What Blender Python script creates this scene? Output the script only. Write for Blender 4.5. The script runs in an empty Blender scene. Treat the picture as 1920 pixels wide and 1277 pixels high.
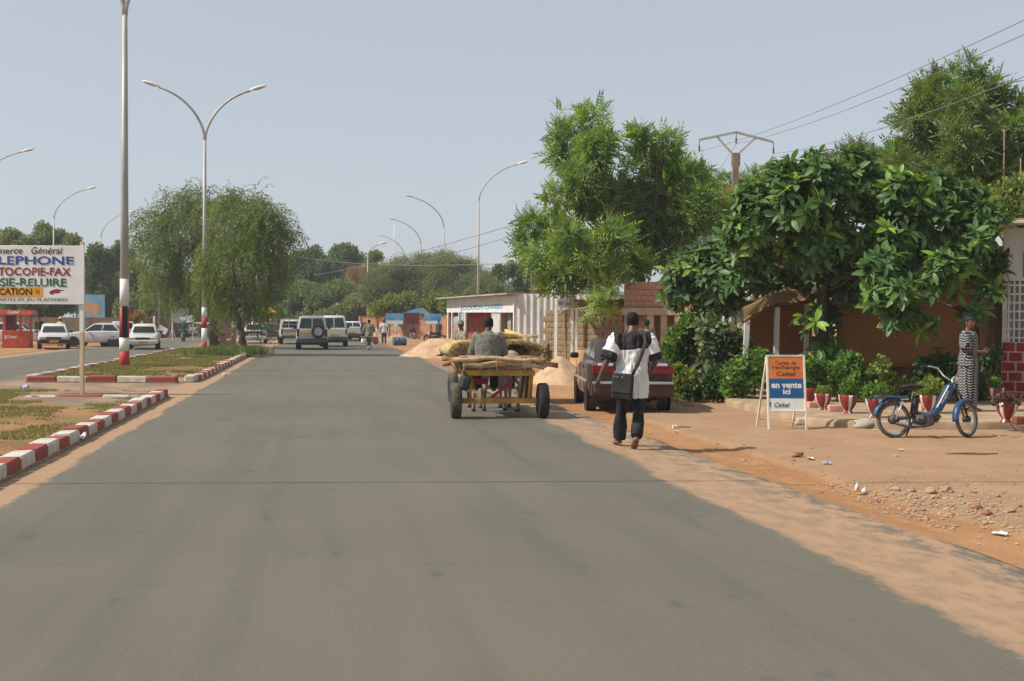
import bpy, math, random
import numpy as np
from mathutils import Vector, Matrix, noise as mnoise
R = math.radians
scene = bpy.context.scene
COL = scene.collection
random.seed(7); RNG = np.random.default_rng(11)

# ---------------------------------------------------------------- camera
CAM_H, FPX = 1.6, 2200.0
cam_rot = Matrix.Rotation(R(90 - 0.8855), 3, 'X') @ Matrix.Rotation(R(0.4), 3, 'Z')
cam_data = bpy.data.cameras.new('camera'); cam = bpy.data.objects.new('camera', cam_data)
COL.objects.link(cam)
cam.location = (0, 0, CAM_H); cam.rotation_euler = cam_rot.to_euler()
cam_data.sensor_width = 36.0; cam_data.lens = FPX / 1920 * 36
cam_data.clip_start = 0.1; cam_data.clip_end = 6000
scene.camera = cam
# ---------------------------------------------------------------- sky, sun, exposure
SUN_EL = R(46)
SUN_H = Vector((-1.0, -0.25, 0)).normalized()          # horizontal direction towards the sun
world = bpy.data.worlds.new('World'); scene.world = world; world.use_nodes = True
wn = world.node_tree
sky = wn.nodes.new('ShaderNodeTexSky'); sky.sky_type = 'NISHITA'; sky.sun_disc = False
sky.sun_elevation = SUN_EL; sky.sun_rotation = math.atan2(SUN_H.x, SUN_H.y)
sky.altitude = 200; sky.air_density = 1.0; sky.dust_density = 0.9; sky.ozone_density = 1.5
bg = wn.nodes['Background']; bg.inputs['Strength'].default_value = 0.13
hsv = wn.nodes.new('ShaderNodeHueSaturation'); hsv.inputs['Saturation'].default_value = 0.5
veil = wn.nodes.new('ShaderNodeMix'); veil.data_type = 'RGBA'; veil.inputs['Factor'].default_value = 0.64   # dust haze evens out the whole sky
veil.inputs['B'].default_value = (3.55, 3.95, 4.40, 1)
wn.links.new(sky.outputs['Color'], hsv.inputs['Color']); wn.links.new(hsv.outputs['Color'], veil.inputs['A']); wn.links.new(veil.outputs['Result'], bg.inputs['Color'])
sd = bpy.data.lights.new('sun', 'SUN'); sun = bpy.data.objects.new('sun', sd); COL.objects.link(sun)
sd.energy = 4.7; sd.angle = R(0.53); sd.color = (1.0, 0.93, 0.82)
sdir = Vector((SUN_H.x * math.cos(SUN_EL), SUN_H.y * math.cos(SUN_EL), math.sin(SUN_EL)))
sun.rotation_euler = sdir.to_track_quat('Z', 'Y').to_euler(); sun.location = (-30, 0, 40)
vs = scene.view_settings; vs.view_transform = 'Standard'; vs.look = 'None'; vs.exposure = 0.13; vs.gamma = 1.0
vs.use_curve_mapping = False
scene.cycles.max_bounces = 6; scene.cycles.transparent_max_bounces = 6
scene.cycles.use_denoising = True

# ---------------------------------------------------------------- pixel to place
def ray(px, py): return cam_rot @ Vector(((px - 960) / FPX, -(py - 638.5) / FPX, -1))
def W(px, py, Y):
    d = ray(px, py); return Vector((0, 0, CAM_H)) + d * (Y / d.y)
def G(px, py, z=0.0):
    d = ray(px, py); return Vector((0, 0, CAM_H)) + d * ((z - CAM_H) / d.z)
TH = R(9.4)                                             # the road runs 9.4 degrees left of the view
UA = Vector((math.cos(TH), math.sin(TH), 0)); VA = Vector((-math.sin(TH), math.cos(TH), 0))
def uv2w(u, v, z=0.0):
    p = UA * u + VA * v; return Vector((p.x, p.y, z))
def w2uv(p): return p.x * UA.x + p.y * UA.y, p.x * VA.x + p.y * VA.y
ROADROT = TH

# ---------------------------------------------------------------- materials
MATS = {}
def mat(name, col, rough=0.8, amt=0.12, scale=6.0, bump=0.0, bscale=40.0, metal=0.0, spec=0.3,
        col2=None, stretch=None, coat=0.0, trans=0.0, detail=5.0):
    """procedural principled material: colour broken up by two noises, optional fine relief"""
    if name in MATS: return MATS[name]
    m = bpy.data.materials.new(name); m.use_nodes = True; MATS[name] = m
    nt = m.node_tree; N, L = nt.nodes, nt.links
    b = N['Principled BSDF']; b.inputs['Roughness'].default_value = rough
    b.inputs['Metallic'].default_value = metal; b.inputs['Specular IOR Level'].default_value = spec
    b.inputs['Coat Weight'].default_value = coat
    tc = N.new('ShaderNodeTexCoord'); src = tc.outputs['Object']
    if stretch:
        mp = N.new('ShaderNodeMapping'); mp.inputs['Scale'].default_value = stretch
        L.new(src, mp.inputs['Vector']); src = mp.outputs['Vector']
    n1 = N.new('ShaderNodeTexNoise'); n1.inputs['Scale'].default_value = scale; n1.inputs['Detail'].default_value = detail
    L.new(src, n1.inputs['Vector'])
    c2 = col2 or tuple(max(0, c * (1 - 2.2 * amt)) for c in col)
    c1 = col if col2 else tuple(min(1, c * (1 + amt)) for c in col)
    mx = N.new('ShaderNodeMix'); mx.data_type = 'RGBA'
    mx.inputs['A'].default_value = (*c1, 1); mx.inputs['B'].default_value = (*c2, 1)
    rr = N.new('ShaderNodeMapRange'); rr.inputs['From Min'].default_value = 0.35; rr.inputs['From Max'].default_value = 0.7
    L.new(n1.outputs['Fac'], rr.inputs['Value']); L.new(rr.outputs['Result'], mx.inputs['Factor'])
    L.new(mx.outputs['Result'], b.inputs['Base Color'])
    if bump > 0:
        n2 = N.new('ShaderNodeTexNoise'); n2.inputs['Scale'].default_value = bscale; n2.inputs['Detail'].default_value = 4
        L.new(src, n2.inputs['Vector'])
        bp = N.new('ShaderNodeBump'); bp.inputs['Strength'].default_value = 0.6; bp.inputs['Distance'].default_value = bump
        L.new(n2.outputs['Fac'], bp.inputs['Height']); L.new(bp.outputs['Normal'], b.inputs['Normal'])
    return m
def leafmat(name, col, rough=0.5, trans=0.35, tcol=None):
    """leaf: tint varies leaf by leaf through the attribute 'tint'; some light passes through"""
    if name in MATS: return MATS[name]
    m = bpy.data.materials.new(name); m.use_nodes = True; MATS[name] = m
    nt = m.node_tree; N, L = nt.nodes, nt.links
    b = N['Principled BSDF']; b.inputs['Roughness'].default_value = rough; b.inputs['Specular IOR Level'].default_value = 0.35
    at = N.new('ShaderNodeAttribute'); at.attribute_name = 'tint'
    mul = N.new('ShaderNodeMix'); mul.data_type = 'RGBA'; mul.blend_type = 'MULTIPLY'; mul.inputs['Factor'].default_value = 1
    mul.inputs['A'].default_value = (*col, 1); L.new(at.outputs['Color'], mul.inputs['B'])
    L.new(mul.outputs['Result'], b.inputs['Base Color'])
    tr = N.new('ShaderNodeBsdfTranslucent'); ms = N.new('ShaderNodeMixShader'); ms.inputs['Fac'].default_value = trans
    mul2 = N.new('ShaderNodeMix'); mul2.data_type = 'RGBA'; mul2.blend_type = 'MULTIPLY'; mul2.inputs['Factor'].default_value = 1
    mul2.inputs['A'].default_value = (*(tcol or (col[0] * 1.7, col[1] * 1.5, col[2] * 0.7)), 1)
    L.new(at.outputs['Color'], mul2.inputs['B']); L.new(mul2.outputs['Result'], tr.inputs['Color'])
    L.new(b.outputs['BSDF'], ms.inputs[1]); L.new(tr.outputs['BSDF'], ms.inputs[2])
    L.new(ms.outputs['Shader'], N['Material Output'].inputs['Surface'])
    return m

# ---------------------------------------------------------------- mesh builder
def frames(path, side=None):
    P = [Vector(p) for p in path]; out = []; prev = None
    for i, p in enumerate(P):
        t = (P[min(i + 1, len(P) - 1)] - P[max(i - 1, 0)])
        t = t.normalized() if t.length > 1e-9 else Vector((0, 0, 1))
        if side is not None:
            a = Vector(side); a = a - t * a.dot(t)
            if a.length < 1e-5: a = t.orthogonal()
        elif prev is None: a = t.orthogonal()
        else:
            a = prev - t * prev.dot(t)
            if a.length < 1e-5: a = t.orthogonal()
        a.normalize(); prev = a
        out.append((p, t, a, t.cross(a)))
    return out
class MB:
    def __init__(s): s.v = []; s.f = []; s.mi = []
    def add(s, vs, fs, mi=0):
        o = len(s.v); s.v += [tuple(v) for v in vs]; s.f += [tuple(i + o for i in f) for f in fs]; s.mi += [mi] * len(fs); return s
    def box(s, c, d, rot=None, mi=0, b=0.0):
        """box with centre c, full size d, rotation matrix rot and chamfer b"""
        hx, hy, hz = d[0] / 2, d[1] / 2, d[2] / 2; c = Vector(c)
        M = rot if rot is not None else Matrix.Identity(3)
        if b <= 0:
            vs = [c + M @ Vector((x * hx, y * hy, z * hz)) for z in (-1, 1) for x, y in ((-1, -1), (1, -1), (1, 1), (-1, 1))]
            return s.add(vs, [(3, 2, 1, 0), (4, 5, 6, 7), (0, 1, 5, 4), (1, 2, 6, 5), (2, 3, 7, 6), (3, 0, 4, 7)], mi)
        b = min(b, hx * .9, hy * .9, hz * .9); rings = []
        def ring(ix, iz):
            x, y = hx - ix, hy - ix; k = b
            return [(-x + k, -y, iz), (x - k, -y, iz), (x, -y + k, iz), (x, y - k, iz), (x - k, y, iz), (-x + k, y, iz), (-x, y - k, iz), (-x, -y + k, iz)]
        R4 = [ring(b * .7, -hz), ring(0, -hz + b), ring(0, hz - b), ring(b * .7, hz)]
        vs = [c + M @ Vector(p) for r in R4 for p in r]
        fs = [tuple(range(7, -1, -1)), tuple(range(24, 32))]
        for k in range(3):
            for i in range(8): fs.append((k * 8 + i, k * 8 + (i + 1) % 8, k * 8 + 8 + (i + 1) % 8, k * 8 + 8 + i))
        return s.add(vs, fs, mi)
    def bar(s, a, b, w, h=None, mi=0, up=(0, 0, 1), bev=0.0):
        a, b = Vector(a), Vector(b); t = (b - a); L = t.length; t.normalize()
        x = t.cross(Vector(up));
        if x.length < 1e-4: x = t.cross(Vector((0, 1, 0)))
        x.normalize(); z = x.cross(t)
        M = Matrix((x, t, z)).transposed()
        return s.box((a + b) / 2, (w, L, h or w), M, mi, bev)
    def tube(s, path, rad, n=8, cap=True, side=None, mi=0):
        F = frames(path, side); m = len(F); vs = []
        for i, (p, t, a, bb) in enumerate(F):
            r = rad[i] if isinstance(rad, (list, tuple)) and len(rad) == m and not (m == 2 and isinstance(rad, tuple)) else rad
            rx, ry = r if isinstance(r, tuple) else (r, r)
            for k in range(n):
                g = 2 * math.pi * k / n
                vs.append(p + a * (math.cos(g) * rx) + bb * (math.sin(g) * ry))
        fs = [(i * n + k, i * n + (k + 1) % n, (i + 1) * n + (k + 1) % n, (i + 1) * n + k) for i in range(m - 1) for k in range(n)]
        if cap: fs += [tuple(range(n - 1, -1, -1)), tuple(range((m - 1) * n, m * n))]
        return s.add(vs, fs, mi)
    def lathe(s, prof, n=24, c=(0, 0, 0), M=None, mi=0, mis=None):
        """profile of (r, z) spun about the local z axis; mis gives a material index per angular step"""
        c = Vector(c); M = M if M is not None else Matrix.Identity(3); vs = []
        for r, z in prof:
            for k in range(n):
                g = 2 * math.pi * k / n; vs.append(c + M @ Vector((r * math.cos(g), r * math.sin(g), z)))
        for i in range(len(prof) - 1):
            for k in range(n):
                pass
        o = len(s.v); s.v += [tuple(v) for v in vs]
        for i in range(len(prof) - 1):
            for k in range(n):
                s.f.append((o + i * n + k, o + i * n + (k + 1) % n, o + (i + 1) * n + (k + 1) % n, o + (i + 1) * n + k))
                s.mi.append(mis[k] if mis else mi)
        s.f.append(tuple(o + i for i in range(n - 1, -1, -1))); s.mi.append(mi)
        s.f.append(tuple(o + (len(prof) - 1) * n + i for i in range(n))); s.mi.append(mi)
        return s
    def prism(s, poly, z0, z1, mi=0):
        n = len(poly); vs = [(x, y, z0) for x, y in poly] + [(x, y, z1) for x, y in poly]
        fs = [tuple(range(n - 1, -1, -1)), tuple(range(n, 2 * n))] + [(i, (i + 1) % n, n + (i + 1) % n, n + i) for i in range(n)]
        return s.add(vs, fs, mi)
    def ell(s, c, r, n=12, m=8, rot=None, mi=0):
        c = Vector(c); M = rot if rot is not None else Matrix.Identity(3)
        vs = [c + M @ Vector((0, 0, -r[2]))]
        for i in range(1, m):
            ph = math.pi * i / m
            for k in range(n):
                g = 2 * math.pi * k / n
                vs.append(c + M @ Vector((r[0] * math.sin(ph) * math.cos(g), r[1] * math.sin(ph) * math.sin(g), -r[2] * math.cos(ph))))
        vs.append(c + M @ Vector((0, 0, r[2]))); e = len(vs) - 1
        fs = [(0, 1 + (k + 1) % n, 1 + k) for k in range(n)] + [(e, 1 + (m - 2) * n + k, 1 + (m - 2) * n + (k + 1) % n) for k in range(n)]
        fs += [(1 + i * n + k, 1 + i * n + (k + 1) % n, 1 + (i + 1) * n + (k + 1) % n, 1 + (i + 1) * n + k) for i in range(m - 2) for k in range(n)]
        return s.add(vs, fs, mi)
    def mesh(s, name, mats, smooth=False):
        me = bpy.data.meshes.new(name); me.from_pydata(s.v, [], s.f)
        for m in (mats if isinstance(mats, (list, tuple)) else [mats]): me.materials.append(m)
        me.polygons.foreach_set('material_index', s.mi)
        if smooth: me.polygons.foreach_set('use_smooth', [True] * len(s.f))
        me.update(); return me
    def build(s, name, mats, parent=None, smooth=False):
        return link(name, s.mesh(name, mats, smooth), parent)
def link(name, me, parent=None, loc=None, rot=None):
    o = bpy.data.objects.new(name, me); COL.objects.link(o)
    if parent is not None: o.parent = parent
    if loc is not None: o.location = loc
    if rot is not None: o.rotation_euler = rot
    return o
def auto_smooth(o, ang=35):
    me = o.data; me.polygons.foreach_set('use_smooth', [True] * len(me.polygons))
    me.set_sharp_from_angle(angle=R(ang)); return o
def tag(o, label, cat, group=None):
    o['label'] = label; o['category'] = cat
    if group: o['group'] = group
    return o
def thing(name, label, cat, loc=(0, 0, 0), rotz=0.0, group=None):
    o = bpy.data.objects.new(name, None); COL.objects.link(o); o.empty_display_size = 0.2
    o.location = loc; o.rotation_euler = (0, 0, rotz); return tag(o, label, cat, group)
def struct(o): o['kind'] = 'structure'; return o
def stuff(o): o['kind'] = 'stuff'; return o
def copy_tree(o, parent=None):
    c = o.copy(); COL.objects.link(c); c.parent = parent
    for ch in list(o.children): copy_tree(ch, c)
    return c
def np_mesh(name, V, F, mats, tint=None, uv=None, smooth=False):
    """fast mesh from arrays: V (n,3), F (m,k) with one k, tint (m,3) per face"""
    me = bpy.data.meshes.new(name); n, (m, k) = len(V), F.shape
    me.vertices.add(n); me.vertices.foreach_set('co', np.ascontiguousarray(V, np.float32).ravel())
    me.loops.add(m * k); me.loops.foreach_set('vertex_index', np.ascontiguousarray(F, np.int32).ravel())
    me.polygons.add(m); me.polygons.foreach_set('loop_start', np.arange(0, m * k, k, dtype=np.int32))
    me.polygons.foreach_set('loop_total', np.full(m, k, np.int32))
    for x in (mats if isinstance(mats, (list, tuple)) else [mats]): me.materials.append(x)
    if smooth: me.polygons.foreach_set('use_smooth', np.ones(m, bool))
    if tint is not None:
        a = me.attributes.new('tint', 'FLOAT_COLOR', 'FACE')
        a.data.foreach_set('color', np.c_[tint, np.ones(m)].astype(np.float32).ravel())
    if uv is not None:
        l = me.uv_layers.new(name='UVMap'); l.data.foreach_set('uv', uv[F.ravel()].astype(np.float32).ravel())
    me.update(calc_edges=True); me.validate(); return me
BENCH = bpy.data.scenes.new('bench')                     # a second, empty scene to bake modifiers quickly; removed at the end
def bench_dg():
    with bpy.context.temp_override(scene=BENCH, view_layer=BENCH.view_layers[0]): return bpy.context.evaluated_depsgraph_get()
def fbm(x, y, z=0.0, o=4): return mnoise.fractal(Vector((x, y, z)), 1.0, 2.0, o)
def text(parent, s, c, w, h, mt, rot=(R(90), 0, 0), name='lettering', depth=0.003, fat=0.0, shear=0.0, wob=0.0):
    """flat lettering fitted to a box w x h centred on c"""
    cu = bpy.data.curves.new('lettering', 'FONT'); cu.body = s; cu.align_x = 'CENTER'; cu.align_y = 'CENTER'
    cu.extrude = 0.0; cu.offset = fat; cu.resolution_u = 3; cu.shear = shear
    t = bpy.data.objects.new('tmp', cu); BENCH.collection.objects.link(t)
    dg = bench_dg()
    me = bpy.data.meshes.new_from_object(t.evaluated_get(dg)); bpy.data.objects.remove(t); bpy.data.curves.remove(cu)
    co = np.array([v.co for v in me.vertices]); mn, mx_ = co.min(0), co.max(0)
    sx, sy = w / (mx_[0] - mn[0]), h / (mx_[1] - mn[1])
    for v in me.vertices:
        v.co = ((v.co.x - (mn[0] + mx_[0]) / 2) * sx, (v.co.y - (mn[1] + mx_[1]) / 2) * sy, depth)
    if wob:                                              # brush-painted: strokes wander a little
        for v in me.vertices:
            x, y, z = v.co; v.co = (x + h * wob * fbm(x / h * 1.3, y / h * 1.7, 3.3, 2), y + h * wob * fbm(x / h * 1.1, y / h * 1.9, 8.1, 2), z)
    me.materials.clear(); me.materials.append(mt)
    o = link(name, me, parent, c, rot); return o
# ================================================================ THE GROUND AND THE ROADS
U_R, U_L, U_L2, U_F = 4.6, -3.05, -7.3, -13.5         # tarmac edges, across the road
def ground_z(u, v):
    """height of the bare earth in road coordinates"""
    n = fbm(u * .35, v * .35, 3.1, 3) * .03
    if U_F - .3 < u < U_R - .12: return -.12
    if u > 0:
        lip = 5.35 + .12 * fbm(v * .5, 1.7, 0, 3) + max(0, (v - 24)) * .02
        t = min(1, max(0, (u - lip) / .10))
        z = -.045 * (1 - t) - .02 * t
        ed = min(1, max(0, (u - U_R) / .25)); z = z * ed + -.02 * (1 - ed)
        z += n * .55 + fbm(u * 3, v * 3, 7.7, 3) * .008 + fbm(u * 9, v * 9, 2.7, 2) * .003
        return z
    return -.02 + n
def gz(p):
    u, v = w2uv(p); return 0.0 if U_F < u < U_R else ground_z(u, v)
def GP(px, py):
    """point of the bare ground seen at a pixel"""
    p = G(px, py, -0.02)
    for _ in range(3): p = G(px, py, gz(p))
    return p
def lines(*segs):
    out = []
    for a, b, st in segs: out += list(np.arange(a, b, st))
    return np.array(out + [segs[-1][1]])
us = lines((-900, -100, 80), (-100, -30, 7), (-30, -13.9, 1.2), (-13.9, -13.2, .2), (-13.2, 4.3, 2.5), (4.3, 8.2, .06), (8.2, 13, .16), (13, 40, 1.2), (40, 110, 7), (110, 900, 80))
vsx = lines((-30, 3, 3), (3, 24, .09), (24, 46, .25), (46, 130, 1.4), (130, 300, 10), (300, 2600, 120))
gU, gV = np.meshgrid(us, vsx, indexing='ij')
gZ = np.array([[ground_z(a, b) if (-40 < a < 40 and b < 140) else -.02 if not (U_F - .3 < a < U_R - .12) else -.12 for b in vsx] for a in us])
P = np.stack([gU * UA.x + gV * VA.x, gU * UA.y + gV * VA.y, gZ], -1).reshape(-1, 3)
nu, nv = len(us), len(vsx)
ii, jj = np.meshgrid(np.arange(nu - 1), np.arange(nv - 1), indexing='ij')
a0 = (ii * nv + jj).ravel(); F4 = np.stack([a0, a0 + nv, a0 + nv + 1, a0 + 1], -1)

def nodes(m): return m.node_tree.nodes, m.node_tree.links
def nz(N, L, src, scale, detail=4, rough=.55, dist=0.0):
    n = N.new('ShaderNodeTexNoise'); n.inputs['Scale'].default_value = scale; n.inputs['Detail'].default_value = detail
    n.inputs['Roughness'].default_value = rough; n.inputs['Distortion'].default_value = dist; L.new(src, n.inputs['Vector']); return n.outputs['Fac']
def mth(N, L, op, a, b=None, c=None, clamp=False):
    n = N.new('ShaderNodeMath'); n.operation = op; n.use_clamp = clamp
    for i, x in enumerate((a, b, c)):
        if x is None: continue
        if isinstance(x, (int, float)): n.inputs[i].default_value = x
        else: L.new(x, n.inputs[i])
    return n.outputs[0]
def ramp(N, L, x, a, b):
    n = N.new('ShaderNodeMapRange'); n.inputs['From Min'].default_value = a; n.inputs['From Max'].default_value = b
    n.interpolation_type = 'SMOOTHSTEP'; L.new(x, n.inputs['Value']); return n.outputs['Result']
def mixc(N, L, f, a, b):
    n = N.new('ShaderNodeMix'); n.data_type = 'RGBA'
    for k, x in (('Factor', f), ('A', a), ('B', b)):
        if isinstance(x, tuple): n.inputs[k].default_value = (*x, 1)
        elif isinstance(x, (int, float)): n.inputs[k].default_value = x
        else: L.new(x, n.inputs[k])
    return n.outputs['Result']
def stretchv(N, L, src, sc):
    mp = N.new('ShaderNodeMapping'); mp.inputs['Scale'].default_value = sc; L.new(src, mp.inputs['Vector']); return mp.outputs['Vector']
# bare laterite earth, a dusty old tarmac apron beyond the verge
m_earth = bpy.data.materials.new('laterite_earth'); m_earth.use_nodes = True
N, L = nodes(m_earth); b = N['Principled BSDF']; b.inputs['Roughness'].default_value = .95; b.inputs['Specular IOR Level'].default_value = .1
uvn = N.new('ShaderNodeUVMap').outputs['UV']; sep = N.new('ShaderNodeSeparateXYZ'); L.new(uvn, sep.inputs[0])
red = mixc(N, L, ramp(N, L, nz(N, L, uvn, .5, 6), .35, .65), (.40, .215, .105), (.335, .17, .078))
red = mixc(N, L, mth(N, L, 'MULTIPLY', ramp(N, L, nz(N, L, uvn, 5, 6, .7), .5, .72), .7), red, (.47, .29, .155))
red = mixc(N, L, mth(N, L, 'MULTIPLY', ramp(N, L, nz(N, L, stretchv(N, L, uvn, (1, .3, 1)), 1.3, 5, .6), .5, .7), .5), red, (.30, .15, .07))
dusty = mixc(N, L, ramp(N, L, nz(N, L, uvn, 1.1, 6, .65), .35, .7), (.385, .245, .145), (.33, .20, .115))
dusty = mixc(N, L, mth(N, L, 'MULTIPLY', ramp(N, L, nz(N, L, uvn, 45, 3), .55, .7), .5), dusty, (.25, .165, .11))
lip = mth(N, L, 'ADD', sep.outputs['X'], mth(N, L, 'MULTIPLY', nz(N, L, uvn, .8, 4), .5))
apron = mth(N, L, 'MULTIPLY', ramp(N, L, lip, 5.5, 5.75), ramp(N, L, sep.outputs['Y'], 30, 24))
col = mixc(N, L, apron, red, dusty)
pebble = ramp(N, L, nz(N, L, uvn, 30, 2, .5), .66, .72)
col = mixc(N, L, mth(N, L, 'MULTIPLY', pebble, .5), col, (.17, .09, .05))
L.new(col, b.inputs['Base Color'])
bp = N.new('ShaderNodeBump'); bp.inputs['Strength'].default_value = .8; bp.inputs['Distance'].default_value = .02
hh = mth(N, L, 'ADD', nz(N, L, uvn, 14, 6, .7), mth(N, L, 'MULTIPLY', nz(N, L, uvn, 70, 3), .4))
L.new(hh, bp.inputs['Height']); L.new(bp.outputs['Normal'], b.inputs['Normal'])
g = link('ground', np_mesh('ground', P, F4, m_earth, uv=np.stack([gU.ravel(), gV.ravel()], -1), smooth=True)); struct(g)

# tarmac: one sheet for both carriageways, islands stand on it
def edge_r(v): return U_R + .07 * fbm(v * .6, 5.0, 0, 4) + .03 * fbm(v * 3, 9.0, 0, 2)
rv = lines((-6, 40, .3), (40, 120, 1.5), (120, 330, 10)); ru = np.array([U_F, -13, -12, -10.5, -9, -7.3, -5, -3.05, -2, 0, 2, 3, 3.6, 4.1, 4.4, 4.55, U_R])
V_, UV_ = [], []
for vv in rv:
    e = edge_r(vv)
    for k, uu in enumerate(ru):
        u2 = e if k == len(ru) - 1 else min(uu, e - .03 * (len(ru) - 1 - k)) if uu > 4 else uu
        z = 0.0 if 0 < k < len(ru) - 1 else -.012
        V_.append(tuple(uv2w(u2, vv, z))); UV_.append((u2, vv))
    for uu, k in ((e + .015, 0),):
        V_.append(tuple(uv2w(uu, vv, -.11))); UV_.append((uu, vv))
w = len(ru) + 1; a0 = np.array([i * w + k for i in range(len(rv) - 1) for k in range(w - 1)])
m_tar = bpy.data.materials.new('worn_tarmac'); m_tar.use_nodes = True
N, L = nodes(m_tar); b = N['Principled BSDF']; b.inputs['Specular IOR Level'].default_value = .25
uvn = N.new('ShaderNodeUVMap').outputs['UV']; sep = N.new('ShaderNodeSeparateXYZ'); L.new(uvn, sep.inputs[0]); sx = sep.outputs['X']; sy = sep.outputs['Y']
long_ = stretchv(N, L, uvn, (1, .12, 1))
tar = mixc(N, L, ramp(N, L, nz(N, L, uvn, .25, 5), .3, .7), (.126, .115, .086), (.148, .135, .102))
tar = mixc(N, L, mth(N, L, 'MULTIPLY', ramp(N, L, nz(N, L, long_, 1.4, 5, .6), .45, .7), .45), tar, (.092, .085, .066))
tar = mixc(N, L, mth(N, L, 'MULTIPLY', ramp(N, L, nz(N, L, uvn, 42, 4, .7), .48, .68), .45), tar, (.195, .182, .150))
tar = mixc(N, L, mth(N, L, 'MULTIPLY', ramp(N, L, nz(N, L, uvn, 120, 2, .6), .55, .7), .35), tar, (.075, .072, .062))
tar = mixc(N, L, mth(N, L, 'MULTIPLY', ramp(N, L, nz(N, L, stretchv(N, L, uvn, (2.2, .035, 1)), 1.0, 4, .55), .5, .72), .38), tar, (.094, .087, .068))
spots = ramp(N, L, nz(N, L, stretchv(N, L, uvn, (1, .6, 1)), 3.2, 2, .4), .67, .74)
tar = mixc(N, L, mth(N, L, 'MULTIPLY', spots, .5), tar, (.085, .080, .070))
# faint old cracks
vor = N.new('ShaderNodeTexVoronoi'); vor.feature = 'DISTANCE_TO_EDGE'; vor.inputs['Scale'].default_value = .22
dv = N.new('ShaderNodeVectorMath'); dv.operation = 'ADD'; nn = N.new('ShaderNodeTexNoise'); nn.inputs['Scale'].default_value = 1.2; L.new(uvn, nn.inputs['Vector'])
L.new(uvn, dv.inputs[0]); L.new(nn.outputs['Color'], dv.inputs[1]); L.new(dv.outputs[0], vor.inputs['Vector'])
crk = mth(N, L, 'MULTIPLY', ramp(N, L, vor.outputs['Distance'], .010, .0), ramp(N, L, nz(N, L, uvn, .35, 2), .47, .55))
tar = mixc(N, L, mth(N, L, 'MULTIPLY', crk, .28), tar, (.07, .066, .058))
# sand blown over the edges
nA = nz(N, L, stretchv(N, L, uvn, (1, .45, 1)), .9, 6, .62); nB = nz(N, L, stretchv(N, L, uvn, (1.6, .8, 1)), 3.0, 6, .7)
e1 = mth(N, L, 'ADD', sx, mth(N, L, 'MULTIPLY', mth(N, L, 'SUBTRACT', nA, .5), .55))
e1 = mth(N, L, 'ADD', e1, mth(N, L, 'MULTIPLY', mth(N, L, 'SUBTRACT', nB, .5), .35))
nC = nz(N, L, stretchv(N, L, uvn, (1, .5, 1)), 11, 5, .7)
e1 = mth(N, L, 'ADD', e1, mth(N, L, 'MULTIPLY', mth(N, L, 'SUBTRACT', nC, .5), .30))
e1 = mth(N, L, 'SUBTRACT', e1, mth(N, L, 'MULTIPLY', sy, .022))
right = ramp(N, L, e1, 3.22, 3.36)
thin = mth(N, L, 'MULTIPLY', ramp(N, L, mth(N, L, 'ADD', mth(N, L, 'MULTIPLY', nB, .65), mth(N, L, 'MULTIPLY', nC, .35)), .44, .58), mth(N, L, 'ADD', .35, mth(N, L, 'MULTIPLY', ramp(N, L, sx, 3.9, 4.5), .65)))
right = mth(N, L, 'MULTIPLY', right, mth(N, L, 'SUBTRACT', .86, mth(N, L, 'MULTIPLY', thin, .80)))
e2 = mth(N, L, 'ADD', sx, mth(N, L, 'MULTIPLY', mth(N, L, 'SUBTRACT', nA, .5), .45))
e2 = mth(N, L, 'ADD', e2, mth(N, L, 'MULTIPLY', mth(N, L, 'SUBTRACT', nC, .5), .25))
left = mth(N, L, 'MULTIPLY', mth(N, L, 'MULTIPLY', ramp(N, L, e2, -2.62, -2.70), ramp(N, L, sx, -3.4, -3.3)), .85)
lefd = mth(N, L, 'MULTIPLY', ramp(N, L, e2, -12.2, -13.2), .85)
xov = mth(N, L, 'MULTIPLY', mth(N, L, 'MULTIPLY', ramp(N, L, sx, -2.6, -3.6), ramp(N, L, sx, -8.6, -7.2)), mth(N, L, 'ADD', .25, mth(N, L, 'MULTIPLY', ramp(N, L, nA, .4, .6), .5)))
sand = mth(N, L, 'MAXIMUM', mth(N, L, 'MAXIMUM', right, left), mth(N, L, 'MAXIMUM', lefd, xov))
scol = mixc(N, L, nB, (.43, .275, .165), (.36, .215, .125))
col = mixc(N, L, sand, tar, scol); L.new(col, b.inputs['Base Color'])
L.new(mth(N, L, 'ADD', .72, mth(N, L, 'MULTIPLY', sand, .25)), b.inputs['Roughness'])
bp = N.new('ShaderNodeBump'); bp.inputs['Strength'].default_value = .35; bp.inputs['Distance'].default_value = .006
L.new(mth(N, L, 'ADD', nz(N, L, uvn, 90, 3, .6), mth(N, L, 'MULTIPLY', nB, .8)), bp.inputs['Height']); L.new(bp.outputs['Normal'], b.inputs['Normal'])
road = link('road', np_mesh('road', np.array(V_), np.stack([a0, a0 + w, a0 + w + 1, a0 + 1], -1)[:, ::-1], m_tar, uv=np.array(UV_))); struct(road)

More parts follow.
